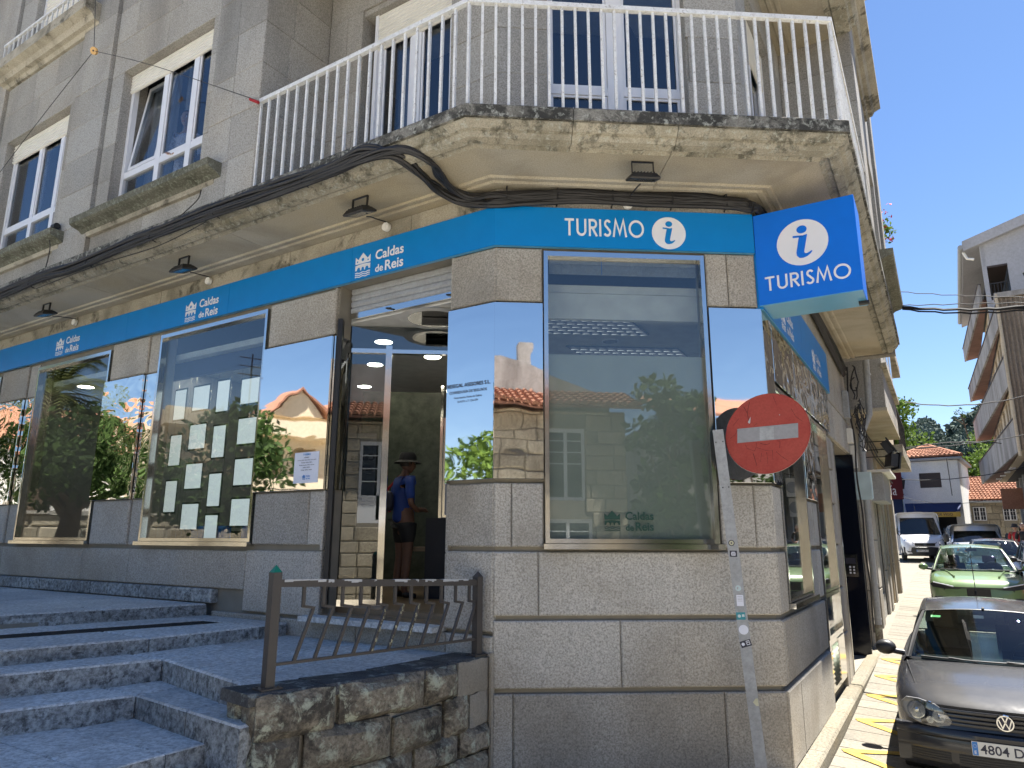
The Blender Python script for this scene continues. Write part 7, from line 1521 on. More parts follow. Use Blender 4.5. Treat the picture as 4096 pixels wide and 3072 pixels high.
    # wheels
    for ax2 in arches:
        for sd_ in (1, -1):
            yo = Wh * .965; g = G(); c_ = lambda y, r_, a_: P(ax2 + r_ * cos(a_), sd_ * y, wr + r_ * sin(a_)); N = 28
            prof = [(yo - .20, wr * .62), (yo - .19, wr * .96), (yo - .16, wr), (yo - .03, wr), (yo - .005, wr * .95), (yo, wr * .80), (yo - .012, wr * .66), (yo - .05, wr * .64)]
            g.grid([[c_(y, r_, 2 * pi * k / N) for k in range(N + 1)] for y, r_ in prof]); whl = g.build('wheel', 'tyre', t, smooth=True)
            g = G(); g.grid([[c_(y, r_, 2 * pi * k / N) for k in range(N + 1)] for y, r_ in ((yo - .05, wr * .65), (yo - .014, wr * .66), (yo - .02, wr * .61), (yo - .06, wr * .58))]); 
            for k in range(5):
                a0_ = 2 * pi * k / 5; q = [c_(yo - .03, wr * .15, a0_ - .5), c_(yo - .03, wr * .15, a0_ + .5), c_(yo - .022, wr * .62, a0_ + .16), c_(yo - .022, wr * .62, a0_ - .16)]; g.add(q, [(0, 1, 2, 3)])
            g.add([c_(yo - .018, wr * .17, 2 * pi * k / 12) for k in range(12)], [tuple(range(12))]); g.build('rim', 'rim', whl, recalc=False)
            g = G(); g.add([c_(yo - .1, wr * .6, 2 * pi * k / 16) for k in range(16)], [tuple(range(16))]); g.build('brake_disc', 'plastic', whl, recalc=False)
            g = G(); g.grid([[P(ax2 + wr * 1.14 * cos(pi * k / 12), sd_ * y, wr + wr * 1.10 * sin(pi * k / 12)) for k in range(-1, 14)] for y in (Wh * .55, Wh * .97)]); B(g, 'wheel_housing', 'plastic', recalc=False)
    if feat: feat(t, P, B, fwd, lft, upv, wrows, Wh, Lh)
    return t
def sqrt_(r, d): return math.sqrt(max(0, r * r - d * d)) if abs(d) < r else -9
def wipers(B, wrows, upv, spec):
    for (i0, i1, lift) in spec:
        g = G(); e = upv * .022; a_ = wrows[0][i0] * .9 + wrows[1][i0] * .1 + e; pts = [wrows[0][int(i0 + (i1 - i0) * k / 6)] * .80 + wrows[1][int(i0 + (i1 - i0) * k / 6)] * .20 + e + upv * (.0 + lift * (k / 6)) for k in range(7)]
        g.tube(pts, .010, 5); g.tube([a_, pts[4] + upv * .012], .008, 5); B(g, 'wiper', 'plastic')
def plate(B, P, x, z, w_, h_, txt, par, rot=0, back=1, blue=True, yoff=0):
    g = G(); g.hexa([P(x + a_, y + yoff, z + b_) for b_ in (-h_ / 2, h_ / 2) for a_, y in ((0, -w_ / 2), (.006, -w_ / 2), (.006, w_ / 2), (0, w_ / 2))]); p = g.build('number_plate', 'plate', par)
    # seen from the front, left to right runs from +y ... towards -y is right when facing the car: x forward => viewer's left is -y
    T = lambda a_, b_, e=0: P(x + .0065 + e * .2, yoff - w_ / 2 + a_, z - h_ / 2 + b_)
    if blue: g = G(); g.add([T(.003, .003), T(.043, .003), T(.043, h_ - .003), T(.003, h_ - .003)], [(0, 1, 2, 3)]); g.build('euro_band', 'euroblue', p, recalc=False)
    g = G(); TT = lambda a_, b_, e=0: P(x + .0075, yoff - w_ / 2 + a_, z - h_ / 2 + b_)
    put_text(g, TT, txt, .06, .022, width=w_ - .075, bold=.012)
    g.build('characters', 'ink', p, recalc=False, kind='stuff')
    g = G(); put_text(g, TT, 'E', .015, .014, width=.016, bold=.03)
    for k in range(12): a_ = 2 * pi * k / 12; g.add([TT(.023 + .012 * cos(a_) + q, h_ - .035 + .012 * sin(a_) + r_) for q, r_ in ((-.0015, -.0015), (.0015, -.0015), (.0015, .0015), (-.0015, .0015))], [(0, 1, 2, 3)])
    g.build('euro_mark', 'paper', p, recalc=False, kind='stuff')
    return p
# ---- the dark hatchback in front
def golf_feat(t, P, B, fwd, lft, upv, wrows, Wh, Lh):
    X = lambda y: Lh - .015 - .17 * (abs(y) / Wh) ** 2.6          # nose curve
    # grille and badge
    g = G()
    for z, h in ((.70, .012), (.665, .012), (.63, .012), (.598, .012)): g.grid([[P(X(y) + e, y, z + dz) for y in [(-.50 + .1 * k) for k in range(11)]] for e, dz in ((-.02, -h), (.012, -h), (.016, 0), (.012, h), (-.02, h))])
    B(g, 'grille_slat', 'golfpaint', recalc=False, kind='stuff')
    g = G(); g.grid([[P(X(y) - .015, y, z) for y in [(-.52 + .104 * k) for k in range(11)]] for z in (.575, .735)]); B(g, 'grille', 'black', recalc=False)
    bc = P(Lh + .012, 0, .655); g = G(); g.tube([bc, bc + fwd * .02], .062, 28, rr=[.066, .062]); bd_ = B(g, 'badge', 'chrome', sm=True); g = G(); g.tube([bc + fwd * .0202, bc + fwd * .0215], .053, 28); g.build('badge_field', 'ink', bd_)
    TB = lambda a_, b_, e=0: bc + fwd * (.022 + e) - lft * (-a_ * .053) * 1 + upv * b_ * .053
    g = G(); stroke(g, TB, [(-.36, .93), (-.0, .10), (.36, .93)][:3], .17); stroke(g, TB, [(-.86, .52), (-.42, -.72), (0, .12), (.42, -.72), (.86, .52)], .17); g.build('badge_letters', 'chrome', bd_, recalc=False)
    # headlamps
    for sd_ in (1, -1):
        def HX(y, z): return X(y) + .012 - .05 * max(0, z - .62) - .0
        out = [(.40, .585), (.50, .560), (.62, .565), (.72, .60), (.765, .66), (.765, .72), (.72, .765), (.62, .765), (.50, .735), (.42, .68), (.385, .62)]
        g = G(); g.add([P(HX(y, z) - .02, sd_ * y, z) for y, z in out] + [P(HX(y, z) + .004, sd_ * y, z) for y, z in out], [tuple(range(11))] + [(i, (i + 1) % 11, 11 + (i + 1) % 11, 11 + i) for i in range(11)]); hl = B(g, 'headlight', 'rimgrey', sm=False)
        for cy, cz, r_, m_ in ((.645, .672, .078, 'chrome'), (.475, .642, .058, 'chrome'), (.545, .725, .034, 'plastic'), (.545, .605, .030, 'chrome')):
            g = G(); c_ = P(HX(cy, cz) + .004, sd_ * cy, cz); ns_ = (fwd + lft * sd_ * .25).normalized(); g.tube([c_, c_ + ns_ * .016], r_, 22, rr=[r_, r_ * .94]); g.build('lamp_ring', 'chrome', hl, smooth=True); g = G(); g.tube([c_ + ns_ * .0162, c_ + ns_ * .0172], r_ * .84, 20); g.build('reflector_bowl', 'bowl' if m_ == 'chrome' else 'plastic', hl); 
            if m_ == 'chrome': g = G(); g.tube([c_ + ns_ * .017, c_ + ns_ * .026], r_ * .26, 12, rr=[r_ * .28, r_ * .1]); g.build('bulb', 'chrome', hl, smooth=True)
        g = G(); cy_, cz_ = .58, .665; g.add([P(HX(cy_, cz_) + .052, sd_ * cy_, cz_)] + [P(HX(y, z) + .012 + (.02 if abs(y) < .72 else .0), sd_ * y, z) for y, z in out], [(0, i + 1, (i + 1) % 11 + 1) for i in range(11)]); g.build('lens', 'lampclear', hl, smooth='all', recalc=False)
    # bumper: moulding, lower grilles, plate
    g = G(); ys = [(-Wh * .97 + Wh * 1.94 * k / 24) for k in range(25)]; g.grid([[P(X(y) + e, y, z) for y in ys] for e, z in ((-.02, .555), (.035, .55), (.052, .53), (.052, .49), (.03, .47))]); B(g, 'bumper_strip', 'golfpaint', recalc=False)
    g = G(); g.grid([[P(X(y) + e, y, z) for y in ys] for e, z in ((.03, .47), (.038, .42), (.038, .28), (.0, .22), (-.08, .20))]); B(g, 'bumper', 'golfpaint', recalc=False)
    for y0, y1 in ((-.72, -.42), (-.36, .36), (.42, .72)):
        g = G(); g.grid([[P(X(y) + .0395, y, z) for y in [y0 + (y1 - y0) * k / 6 for k in range(7)]] for z in (.275, .37)]); lg_ = B(g, 'lower_grille', 'black', recalc=False)
        g = G(); [g.grid([[P(X(y) + e, y, zz + dz) for y in [y0 + (y1 - y0) * k / 6 for k in range(7)]] for e, dz in ((.04, -.004), (.046, -.004), (.046, .004), (.04, .004))]) for zz in (.295, .315, .335, .355)]; g.build('grille_bars', 'plastic', lg_, recalc=False, kind='stuff')
    plate(B, P, Lh + .055, .44, .52, .11, '4804 DCG', t)
    # bonnet seams and ridge, scuttle, inspection stickers, wipers, dents
    for sd_ in (1, -1):
        g = G(); g.tube([P(Lh - .30, sd_ * .60, .775), P(Lh - .48, sd_ * .655, .835), P(Lh - .8, sd_ * .70, .89), P(Lh - 1.12, sd_ * .735, .93)], .006, 5); B(g, 'bonnet_seam', 'black')
    wipers(B, wrows, upv, ((2, 7, .0), (7, 11, .0)))
    g = G(); q = [wrows[-2][10] * .5 + wrows[-3][10] * .5, wrows[-2][11] * .3 + wrows[-2][10] * .7]; a_ = wrows[-2][11] + fwd * .004; g.add([a_, a_ + lft * .09, a_ + lft * .09 - (wrows[-2][11] - wrows[-3][11]) * .35, a_ - (wrows[-2][11] - wrows[-3][11]) * .35], [(0, 1, 2, 3)]); B(g, 'windscreen_sticker', 'stickgreen', recalc=False, sm=False)
    a_ = wrows[-2][7] + fwd * .004; g = G(); g.add([a_, a_ + lft * .09, a_ + lft * .09 - upv * .03, a_ - upv * .03], [(0, 1, 2, 3)]); B(g, 'mirror_sticker', 'white', recalc=False, sm=False)
    g = G(); ab = P(-1.55, 0, 1.415); g.tube([ab, ab + V((0, 0, .06))], .014, 6); g.tube([ab + V((0, 0, .05)), ab + V((0, 0, .05)) + (-fwd * .25 + upv * .45)], .005, 5); B(g, 'aerial', 'black')
GOLF = dict(L=4.15, W=1.70, H=1.42, belt=.93, axles=(1.27, -1.24), wr=.31, gh=(.98, .34, -1.42, -1.86), pillars=((.0, .055), (.47, .50), (.80, .83), (.93, 1)), seams=(.42, .80), tb=.86, tt=.66, mirror=.105, mh=.078, crown=.05,
    st=[(-2.05, .62, .30, .50, .66, .70), (-2.02, .74, .24, .52, .84, .88), (-1.8, .82, .22, .54, .91, .93), (-1.2, .85, .2, .56, .93, .94), (0, .865, .18, .58, .925, .94), (.7, .86, .18, .58, .91, .945), (1.0, .855, .19, .57, .885, .945), (1.35, .845, .2, .56, .845, .905), (1.65, .81, .22, .54, .80, .855), (1.86, .73, .23, .50, .755, .795), (1.98, .62, .24, .46, .70, .745), (2.045, .52, .27, .42, .60, .70)])
RZ_CAR = math.atan2(-dR.y, -dR.x)      # facing the camera, parallel to the kerb
em = V((4.142, 6.365, 0)); ctr = em + dR * (4.15 / 2 + .0); 
golf = make_car('parked_car', 'dark grey older hatchback parked nearest, dusty, with round badge and number plate', (ctr.x, ctr.y, -.02), RZ_CAR, dict(GOLF, pitch=-.012), 'golfpaint', golf_feat)
# ---- green crossover
def green_feat(t, P, B, fwd, lft, upv, wrows, Wh, Lh):
    X = lambda y: Lh - .01 - .20 * (abs(y) / Wh) ** 2.8
    for sd_ in (1, -1):
        out = [(.42, .745), (.60, .74), (.82, .77), (.86, .83), (.80, .875), (.60, .835), (.42, .79)]; n = len(out)
        g = G(); g.add([P(X(y) - .02 - .2 * max(0, z - .75), sd_ * y, z) for y, z in out] + [P(X(y) + .012 - .2 * max(0, z - .75), sd_ * y, z) for y, z in out], [tuple(range(n - 1, -1, -1)), tuple(range(n, 2 * n))] + [(i, (i + 1) % n, n + (i + 1) % n, n + i) for i in range(n)]); hl = B(g, 'headlight', 'plastic', sm=False)
        g = G(); g.tube([P(X(.44) + .02, sd_ * .44, .795), P(X(.62) + .016, sd_ * .62, .835), P(X(.80) + .0, sd_ * .80, .868)], .011, 6); g.build('daylight_strip', 'paper', hl)
    g = G(); g.grid([[P(X(y) + .004, y, z) for y in [(-.62 + .124 * k) for k in range(11)]] for z in (.60, .76)]); B(g, 'grille', 'black', recalc=False)
    g = G(); g.grid([[P(X(y) + .02, y, z) for y in [(-.62 + .124 * k) for k in range(11)]] for z in (.765, .79)]); B(g, 'grille_bar', 'plastic', recalc=False)
    g = G(); g.grid([[P(X(y) + e, y, z) for y in [(-.80 + .16 * k) for k in range(11)]] for z, e in ((.58, .02), (.52, .03), (.36, .03), (.25, -.02))]); B(g, 'bumper', 'plastic', recalc=False)
    for sd_ in (1, -1): g = G(); g.tube([P(Lh - .35, sd_ * .40, .985), P(Lh - .9, sd_ * .50, 1.035), P(Lh - 1.2, sd_ * .56, 1.05)], .018, 6); B(g, 'bonnet_crease', 'greenpaint')
    wipers(B, wrows, upv, ((1, 6, .0), (6, 11, .0)))
    g = G(); [g.tube([P(-1.2 + .0, sd_ * .62, 1.60), P(.1, sd_ * .60, 1.59)], .018, 6) for sd_ in (1, -1)]; B(g, 'roof_bars', 'plastic', kind='stuff')
CROSS = dict(L=4.1, W=1.80, H=1.56, belt=1.04, axles=(1.27, -1.3), wr=.33, gh=(1.0, .28, -1.4, -1.85), pillars=((0, .05), (.42, .455), (.76, .79), (.93, 1)), tb=.87, tt=.66, mirror=.10, mh=.075, mirmat='greenpaint', crown=.06,
    st=[(-2.03, .65, .34, .6, .8, .85), (-2.0, .8, .28, .62, .95, 1.0), (-1.6, .885, .26, .64, 1.03, 1.04), (0, .90, .24, .66, 1.03, 1.05), (.8, .895, .24, .66, 1.0, 1.06), (1.2, .89, .24, .65, .97, 1.03), (1.6, .86, .26, .62, .93, .985), (1.88, .76, .28, .56, .86, .92), (1.99, .62, .30, .52, .76, .84), (2.04, .5, .32, .48, .66, .78)])
def on_street(s, o): c = pt('R', s, o, 0); return (c.x, c.y, gz(s, o))
make_car('parked_car', 'light green crossover parked behind the dark hatchback', on_street(13.2, 1.80), RZ_CAR, dict(CROSS, pitch=-.03), 'greenpaint', green_feat)
def blk_feat(t, P, B, fwd, lft, upv, wrows, Wh, Lh):
    for sd_ in (1, -1): g = G(); g.tube([P(Lh - .22, sd_ * .62, .72), P(Lh - .12, sd_ * .5, .70)], .07, 8); B(g, 'headlight', 'paper')
    g = G(); g.grid([[P(Lh - .01, y, z) for y in (-.5, 0, .5)] for z in (.4, .6)]); B(g, 'grille', 'black', recalc=False)
    wipers(B, wrows, upv, ((2, 7, .0),)); plate(B, P, Lh + .01, .42, .52, .11, '2187 FKL', t)
    a_ = wrows[1][1] + fwd * .005; g = G(); g.add([a_ + lft * (-.1 + .05 * cos(k)) + upv * .03 * sin(k) for k in range(6)], [tuple(range(6))]); B(g, 'windscreen_sticker', 'teal', recalc=False, sm=False)
SMALL = dict(GOLF, L=4.0, W=1.72, H=1.5, crown=.06, mirmat='plastic')
make_car('parked_car', 'black small car at the right edge behind the green crossover', on_street(18.6, 3.85), RZ_CAR, dict(SMALL, pitch=-.03), 'blackpaint', blk_feat)
make_car('parked_car', 'dark blue car whose roof shows behind the green crossover', on_street(21.5, 2.65), RZ_CAR, dict(GOLF, H=1.45, pitch=-.03), 'darkbluepaint', blk_feat)
make_car('parked_car', 'red car barely seen at the right edge of the street', on_street(13.6, 4.75), RZ_CAR, dict(SMALL, pitch=-.03), 'redpaint', blk_feat)
make_car('parked_car', 'small white car seen behind the white delivery van', on_street(49, .2), RZ_CAR + .15, dict(SMALL, H=1.6), 'whitepaint', blk_feat)
# ---- vans
def make_van(name, label, loc, rz, L_, W_, H, paint, nose=1.0, feat=None, low=True, cat='van', belt=1.32, hood=1.22):
    t = thing(name, label, cat, loc, 'vans in the street'); cr, sr = cos(rz), sin(rz); o3 = V(loc); Lh, Wh = L_ / 2, W_ / 2
    P = lambda x, y, z: V((o3.x + x * cr - y * sr, o3.y + x * sr + y * cr, o3.z + z)); fwd = P(1, 0, 0) - o3; lft = P(0, 1, 0) - o3; upv = V((0, 0, 1))
    xw0, xw1 = Lh - nose, Lh - nose - .72        # screen base, screen top
    def sec(x, hw, zb, zt, r=.14): return [P(x, y, z) for y, z in ((-hw * .93, zb), (-hw, zb + .12), (-hw, zt * .55), (-hw * .975, zt - r * 1.4), (-hw * .90, zt - r * .45), (-hw * .80, zt - .03), (0, zt), (hw * .80, zt - .03), (hw * .90, zt - r * .45), (hw * .975, zt - r * 1.4), (hw, zt * .55), (hw, zb + .12), (hw * .93, zb))]
    secs = [sec(-Lh, Wh, .3, H - .02), sec(-Lh + .1, Wh, .3, H), sec(0, Wh, .28, H), sec(xw1 + .15, Wh, .28, H), sec(xw1, Wh * .99, .28, H - .06)]
    g = G(); g.grid(secs); n = 13; g.add(secs[0], [tuple(range(n))])
    front = [sec(xw0 + .05, Wh * .985, .28, belt, .05), sec(xw0 + .35, Wh * .97, .3, hood + .04, .08), sec(Lh - .28, Wh * .93, .3, hood - .10, .12), sec(Lh - .10, Wh * .86, .32, hood - .26, .12), sec(Lh - .02, Wh * .76, .36, hood - .46, .1)]
    g.grid(front); g.add(front[-1], [tuple(range(n))])
    # cab sides below belt
    for sd_ in (-1, 1): g.add([P(xw1, sd_ * Wh, .3), P(xw0 + .05, sd_ * Wh * .985, .3), P(xw0 + .05, sd_ * Wh * .985, belt - .04), P(xw1, sd_ * Wh, belt - .04)], [(0, 1, 2, 3)])
    g.build('body', paint, t, smooth=True, recalc=False)
    # screen and pillars
    a_, b_ = Wh * .93, Wh * .80; rows_ = []
    for j in range(7):
        v = j / 6; rows_.append([P((xw0 + .03) * (1 - v) + (xw1 + .06) * v - .16 * (2 * u / 10 - 1) ** 2, (a_ * (1 - v) + b_ * v) * (2 * u / 10 - 1), (belt - .01) * (1 - v) + (H - .30) * v) for u in range(11)])
    g = G(); g.grid(rows_); g.build('windscreen', 'carglass', t, smooth='all', recalc=False)
    g = G(); g.grid([rows_[-1], [P(xw1 - .02 - .1 * (2 * u / 10 - 1) ** 2, b_ * (2 * u / 10 - 1), H - .04) for u in range(11)]]); g.build('roof_front', paint, t, smooth='all', recalc=False)
    for sd_ in (-1, 1):
        g = G(); q0, q1 = rows_[0][0 if sd_ < 0 else 10], rows_[-1][0 if sd_ < 0 else 10]; g.grid([[q0, q1, P(xw1 - .1, sd_ * b_, H - .04)], [P(xw0 - .18, sd_ * Wh * .99, belt - .03), P(xw1 - .1, sd_ * Wh * .95, H - .38), P(xw1 - .15, sd_ * Wh * .93, H - .15)]]); g.build('pillar', paint, t, smooth='all', recalc=False)
        g = G(); g.add([P(xw0 - .2, sd_ * Wh * .985, belt - .03), P(xw1 - .02, sd_ * Wh * .985, belt - .03), P(xw1 - .02, sd_ * Wh * .96, H - .42), P(xw1 + .1, sd_ * Wh * .95, H - .42)], [(0, 1, 2, 3)]); g.build('side_window', 'carglass', t, recalc=False)
        g = G(); g.add([P(xw1 - .02, sd_ * Wh * 1.002, .35), P(xw1 - .035, sd_ * Wh * 1.002, .35), P(xw1 - .035, sd_ * Wh * 1.0, belt), P(xw1 - .02, sd_ * Wh * 1.0, belt)], [(0, 1, 2, 3)]); g.build('door_seam', 'black', t, recalc=False)
        g = G(); mx, my, mz = xw0 - .05, sd_ * (Wh + .16), belt + .16; g.tube([P(mx, my, mz - .17), P(mx, my, mz - .12), P(mx, my, mz + .12), P(mx, my, mz + .17)], .09, 10, rr=[.07, .105, .105, .07]); g.tube([P(mx, sd_ * Wh * .95, mz), P(mx, my, mz)], .025, 6); g.build('mirror', 'plastic', t, smooth=True)
        o_ = [(.42, .80), (.62, .74), (.86, .86), (.90, 1.0), (.84, 1.08), (.52, .92)]; X = lambda y: Lh - .02 - .30 * (y / 1.0) ** 2.4
        g = G(); k = len(o_); g.add([P(X(y) - .04, sd_ * Wh * y, z) for y, z in o_] + [P(X(y) + .02 - .25 * max(0, z - .85), sd_ * Wh * y, z) for y, z in o_], [tuple(range(k)), tuple(range(k, 2 * k))] + [(i, (i + 1) % k, k + (i + 1) % k, k + i) for i in range(k)]); hl = g.build('headlight', 'bowl', t)
        g = G(); g.tube([P(X(.6) + .02, sd_ * Wh * .52, .745), P(X(.86) + .02, sd_ * Wh * .86, .80)], .035, 6); g.build('indicator', 'orange', hl)
        for ax_ in (Lh - .85, -Lh + 1.0):
            g = G(); yo = Wh * .98; N = 20; g.grid([[P(ax_ + r_ * cos(2 * pi * q / N), sd_ * y, .33 + r_ * sin(2 * pi * q / N)) for q in range(N + 1)] for y, r_ in ((yo - .22, .2), (yo - .2, .33), (yo - .02, .33), (yo, .28), (yo - .02, .2), (yo - .05, .02))]); wl = g.build('wheel', 'tyre', t, smooth=True, recalc=False)
            g = G(); g.grid([[P(ax_ + .37 * cos(pi * q / 10), sd_ * y, .33 + .37 * sin(pi * q / 10)) for q in range(11)] for y in (Wh * .6, Wh * 1.004)]); g.build('wheel_arch', 'plastic', t, recalc=False)
    g = G(); ys = [-Wh * .95 + Wh * 1.9 * k / 12 for k in range(13)]; g.grid([[P(Lh - .0 + e - .30 * (abs(y) / Wh) ** 3, y, z) for y in ys] for e, z in ((-.02, .70), (.05, .66), (.06, .45), (.03, .28), (-.1, .24))]); g.build('bumper', 'plastic', t, smooth=True, recalc=False)
    g = G(); g.grid([[P(Lh - .0 + .012 - .30 * (abs(y) / Wh) ** 3, y, z) for y in [-.45 + .09 * k for k in range(11)]] for z in (.74, .88)]); g.build('grille', 'black', t, recalc=False)
    g = G(); c_ = P(Lh + .02, 0, .81); u_, v_ = lft, upv; q = lambda a_, b_: c_ + lft * a_ + upv * b_ + fwd * .01
    g.grid([[q(0, .10), q(.06, 0), q(0, -.10), q(-.06, 0), q(0, .10)], [q(0, .065), q(.035, 0), q(0, -.065), q(-.035, 0), q(0, .065)]]); g.build('badge', 'chrome', t, recalc=False)
    plate(None, P, Lh + .065, .50, .52, .11, '0291 CPX' if L_ > 5 else '7735 HJN', t, yoff=-.15 if L_ > 5 else 0)
    g = G(); g.tube([P(-.2, 0, H), P(-.2, 0, H + .02)], .03, 6); g.tube([P(Lh - 1.9, .0, H), P(Lh - 2.15, .0, H + .35)], .012, 4); g.build('aerial', 'black', t)
    g = G(); g.slab([P(xw1 - .2, -Wh * .9, belt - .2), P(xw0 + .0, -Wh * .9, belt - .2), P(xw0 + .0, Wh * .9, belt - .2), P(xw1 - .2, Wh * .9, belt - .2)], (0, 0, .04)); g.slab([P(xw1 - .9, -Wh * .9, .5), P(xw1 - .9, Wh * .9, .5), P(xw1 - .9, Wh * .9, H - .1), P(xw1 - .9, -Wh * .9, H - .1)], fwd * .05)
    for y in (-.45, .45): g.slab([P(xw1 - .5, y - .24, .6), P(xw1 - .62, y - .24, 1.6), P(xw1 - .75, y - .24, 1.6), P(xw1 - .65, y - .24, .6)], lft * .48)
    g.build('cabin', 'carint', t, recalc=False)
    return t
vb = pol(29.35, 44.5); make_van('delivery_van', 'white high roofed delivery van driving in front of the newspaper shop', (vb.x, vb.y, 1.10), RZ_CAR + .16, 5.4, 1.99, 2.48, 'whitepaint', nose=1.0)
vb = pol(32.75, 36); make_van('parked_van', 'silver blue small van parked in front of the stone cottage', (vb.x, vb.y, gz(33, 3)), RZ_CAR + .05, 4.4, 1.82, 1.86, 'silverpaint', nose=1.05, belt=1.12, hood=1.08)
# ================================================================ people
def skin_mesh(joints, edges, sub=2):
    """joints: [(pos, radius or (rx,ry))]; one continuous surface grown along the edges, root first"""
    me = bpy.data.meshes.new('tmp'); me.from_pydata([V(j[0]) for j in joints], edges, []); o = bpy.data.objects.new('tmp', me); COL.objects.link(o)
    sk = o.modifiers.new('s', 'SKIN'); sk.use_smooth_shade = True; sl = me.skin_vertices[0].data
    for i, j in enumerate(joints): r_ = j[1]; sl[i].radius = (r_, r_) if not isinstance(r_, tuple) else r_; sl[i].use_root = (i == 0)
    ss = o.modifiers.new('d', 'SUBSURF'); ss.levels = sub; ss.render_levels = sub
    dg = bpy.context.evaluated_depsgraph_get(); m2 = bpy.data.meshes.new_from_object(o.evaluated_get(dg)); bpy.data.objects.remove(o); bpy.data.meshes.remove(me)
    vs_ = [tuple(v.co) for v in m2.vertices]; fs = [tuple(p.vertices) for p in m2.polygons]; bpy.data.meshes.remove(m2); return vs_, fs
def skin_part(name, mat, par, joints, edges, org, yaw, sub=2):
    cr, sr = cos(yaw), sin(yaw); vs_, fs = skin_mesh(joints, edges, sub); g = G(); g.add([V((org[0] + x * cr - y * sr, org[1] + x * sr + y * cr, org[2] + z)) for x, y, z in vs_], fs); return g.build(name, mat, par, smooth='all', recalc=False)
def head(par, mat, hair, c, yaw, r=.105, hat=None, pitch=0, long_=False):
    """head with face: skull ellipsoid pulled into chin, nose, brow, eyes, ears; +x is forward"""
    cr, sr = cos(yaw), sin(yaw); c = V(c)
    W_ = lambda x, y, z: V((c.x + x * cr - y * sr, c.y + x * sr + y * cr, c.z + z + x * pitch))
    def rad_(th, ph):   # ph 0 = front
        x, y, z = sin(th) * cos(ph), sin(th) * sin(ph), cos(th); f_ = 1.0
        p = V((x * .098, y * .076, z * .118))
        if z < 0: k = -z; p.x = p.x * (1 - .22 * k) + (.028 * k if x > 0 else .018 * k); p.y *= (1 - .30 * k); 
        if x > .75 and abs(y) < .28 and -.45 < z < .22: p.x += .026 * (1 - abs(y) / .28) * (1 - abs(z + .25) / .5 if abs(z + .25) < .5 else 0)
        if x > .55 and .08 < z < .22: p.x += .004
        if x > .5 and abs(abs(y) - .38) < .16 and abs(z - .05) < .12: p.x -= .008
        return p
    g = G(); NT, NP = 22, 32; g.grid([[W_(*rad_(pi * (i + .001) / (NT + .002), 2 * pi * j / NP - pi)) for j in range(NP + 1)] for i in range(NT + 1)])
    for sd_ in (1, -1): g.tube([W_(-.005, sd_ * .070, -.028), W_(-.012, sd_ * .084, -.005), W_(-.016, sd_ * .086, .018), W_(-.004, sd_ * .074, .024)], .012, 6)
    h = g.build('head', mat, par, smooth='all', recalc=False)
    for sd_ in (1, -1):
        g = G(); g.tube([W_(.078, sd_ * .032, .006), W_(.086, sd_ * .032, .006)], .012, 10, rr=[.012, .010]); g.build('eye', 'paper', h); g = G(); g.tube([W_(.0862, sd_ * .032, .006), W_(.0875, sd_ * .032, .006)], .0058, 8); g.build('iris', 'ink', h)
        g = G(); g.tube([W_(.083, sd_ * .015, .028), W_(.089, sd_ * .032, .034), W_(.076, sd_ * .05, .028)], .0035, 5); g.build('eyebrow', hair, h)
    g = G(); g.tube([W_(.080, -.022, -.062), W_(.092, 0, -.059), W_(.080, .022, -.062)], .0055, 6); g.build('mouth', 'redcloth', h)
    g = G(); rows_ = []
    for i in range(9):
        th = pi * .005 + (pi * .60) * i / 8; rows_.append([])
        for j in range(25):
            ph = 2 * pi * j / 24 - pi; lim = pi * (.27 if abs(ph) < .9 else .27 + .33 * min(1, (abs(ph) - .9) / .7)); t_ = min(th, lim); p = rad_(t_, ph) * 1.075; rows_[-1].append(W_(*p))
    g.grid(rows_); 
    if long_:
        for k in range(13): a_ = rad(95 + 170 * k / 12); g.tube([W_(cos(a_) * .09, sin(a_) * .075, .02), W_(cos(a_) * .10, sin(a_) * .09, -.08), W_(cos(a_) * .09, sin(a_) * .085, -.19)], .022, 6, rr=[.02, .026, .008])
    g.build('hair', hair, h, smooth='all', recalc=False)
    if hat:
        g = G(); g.grid([[W_(r_ * 1.0 * cos(2 * pi * j / 24) * .115, r_ * sin(2 * pi * j / 24) * .095, z) for j in range(25)] for r_, z in ((.05, .145), (.75, .14), (.98, .10), (1.0, .045), (1.55, .012), (1.58, .006), (1.0, .036))]); g.build('hat', hat, h, smooth=True, recalc=False)
    return h
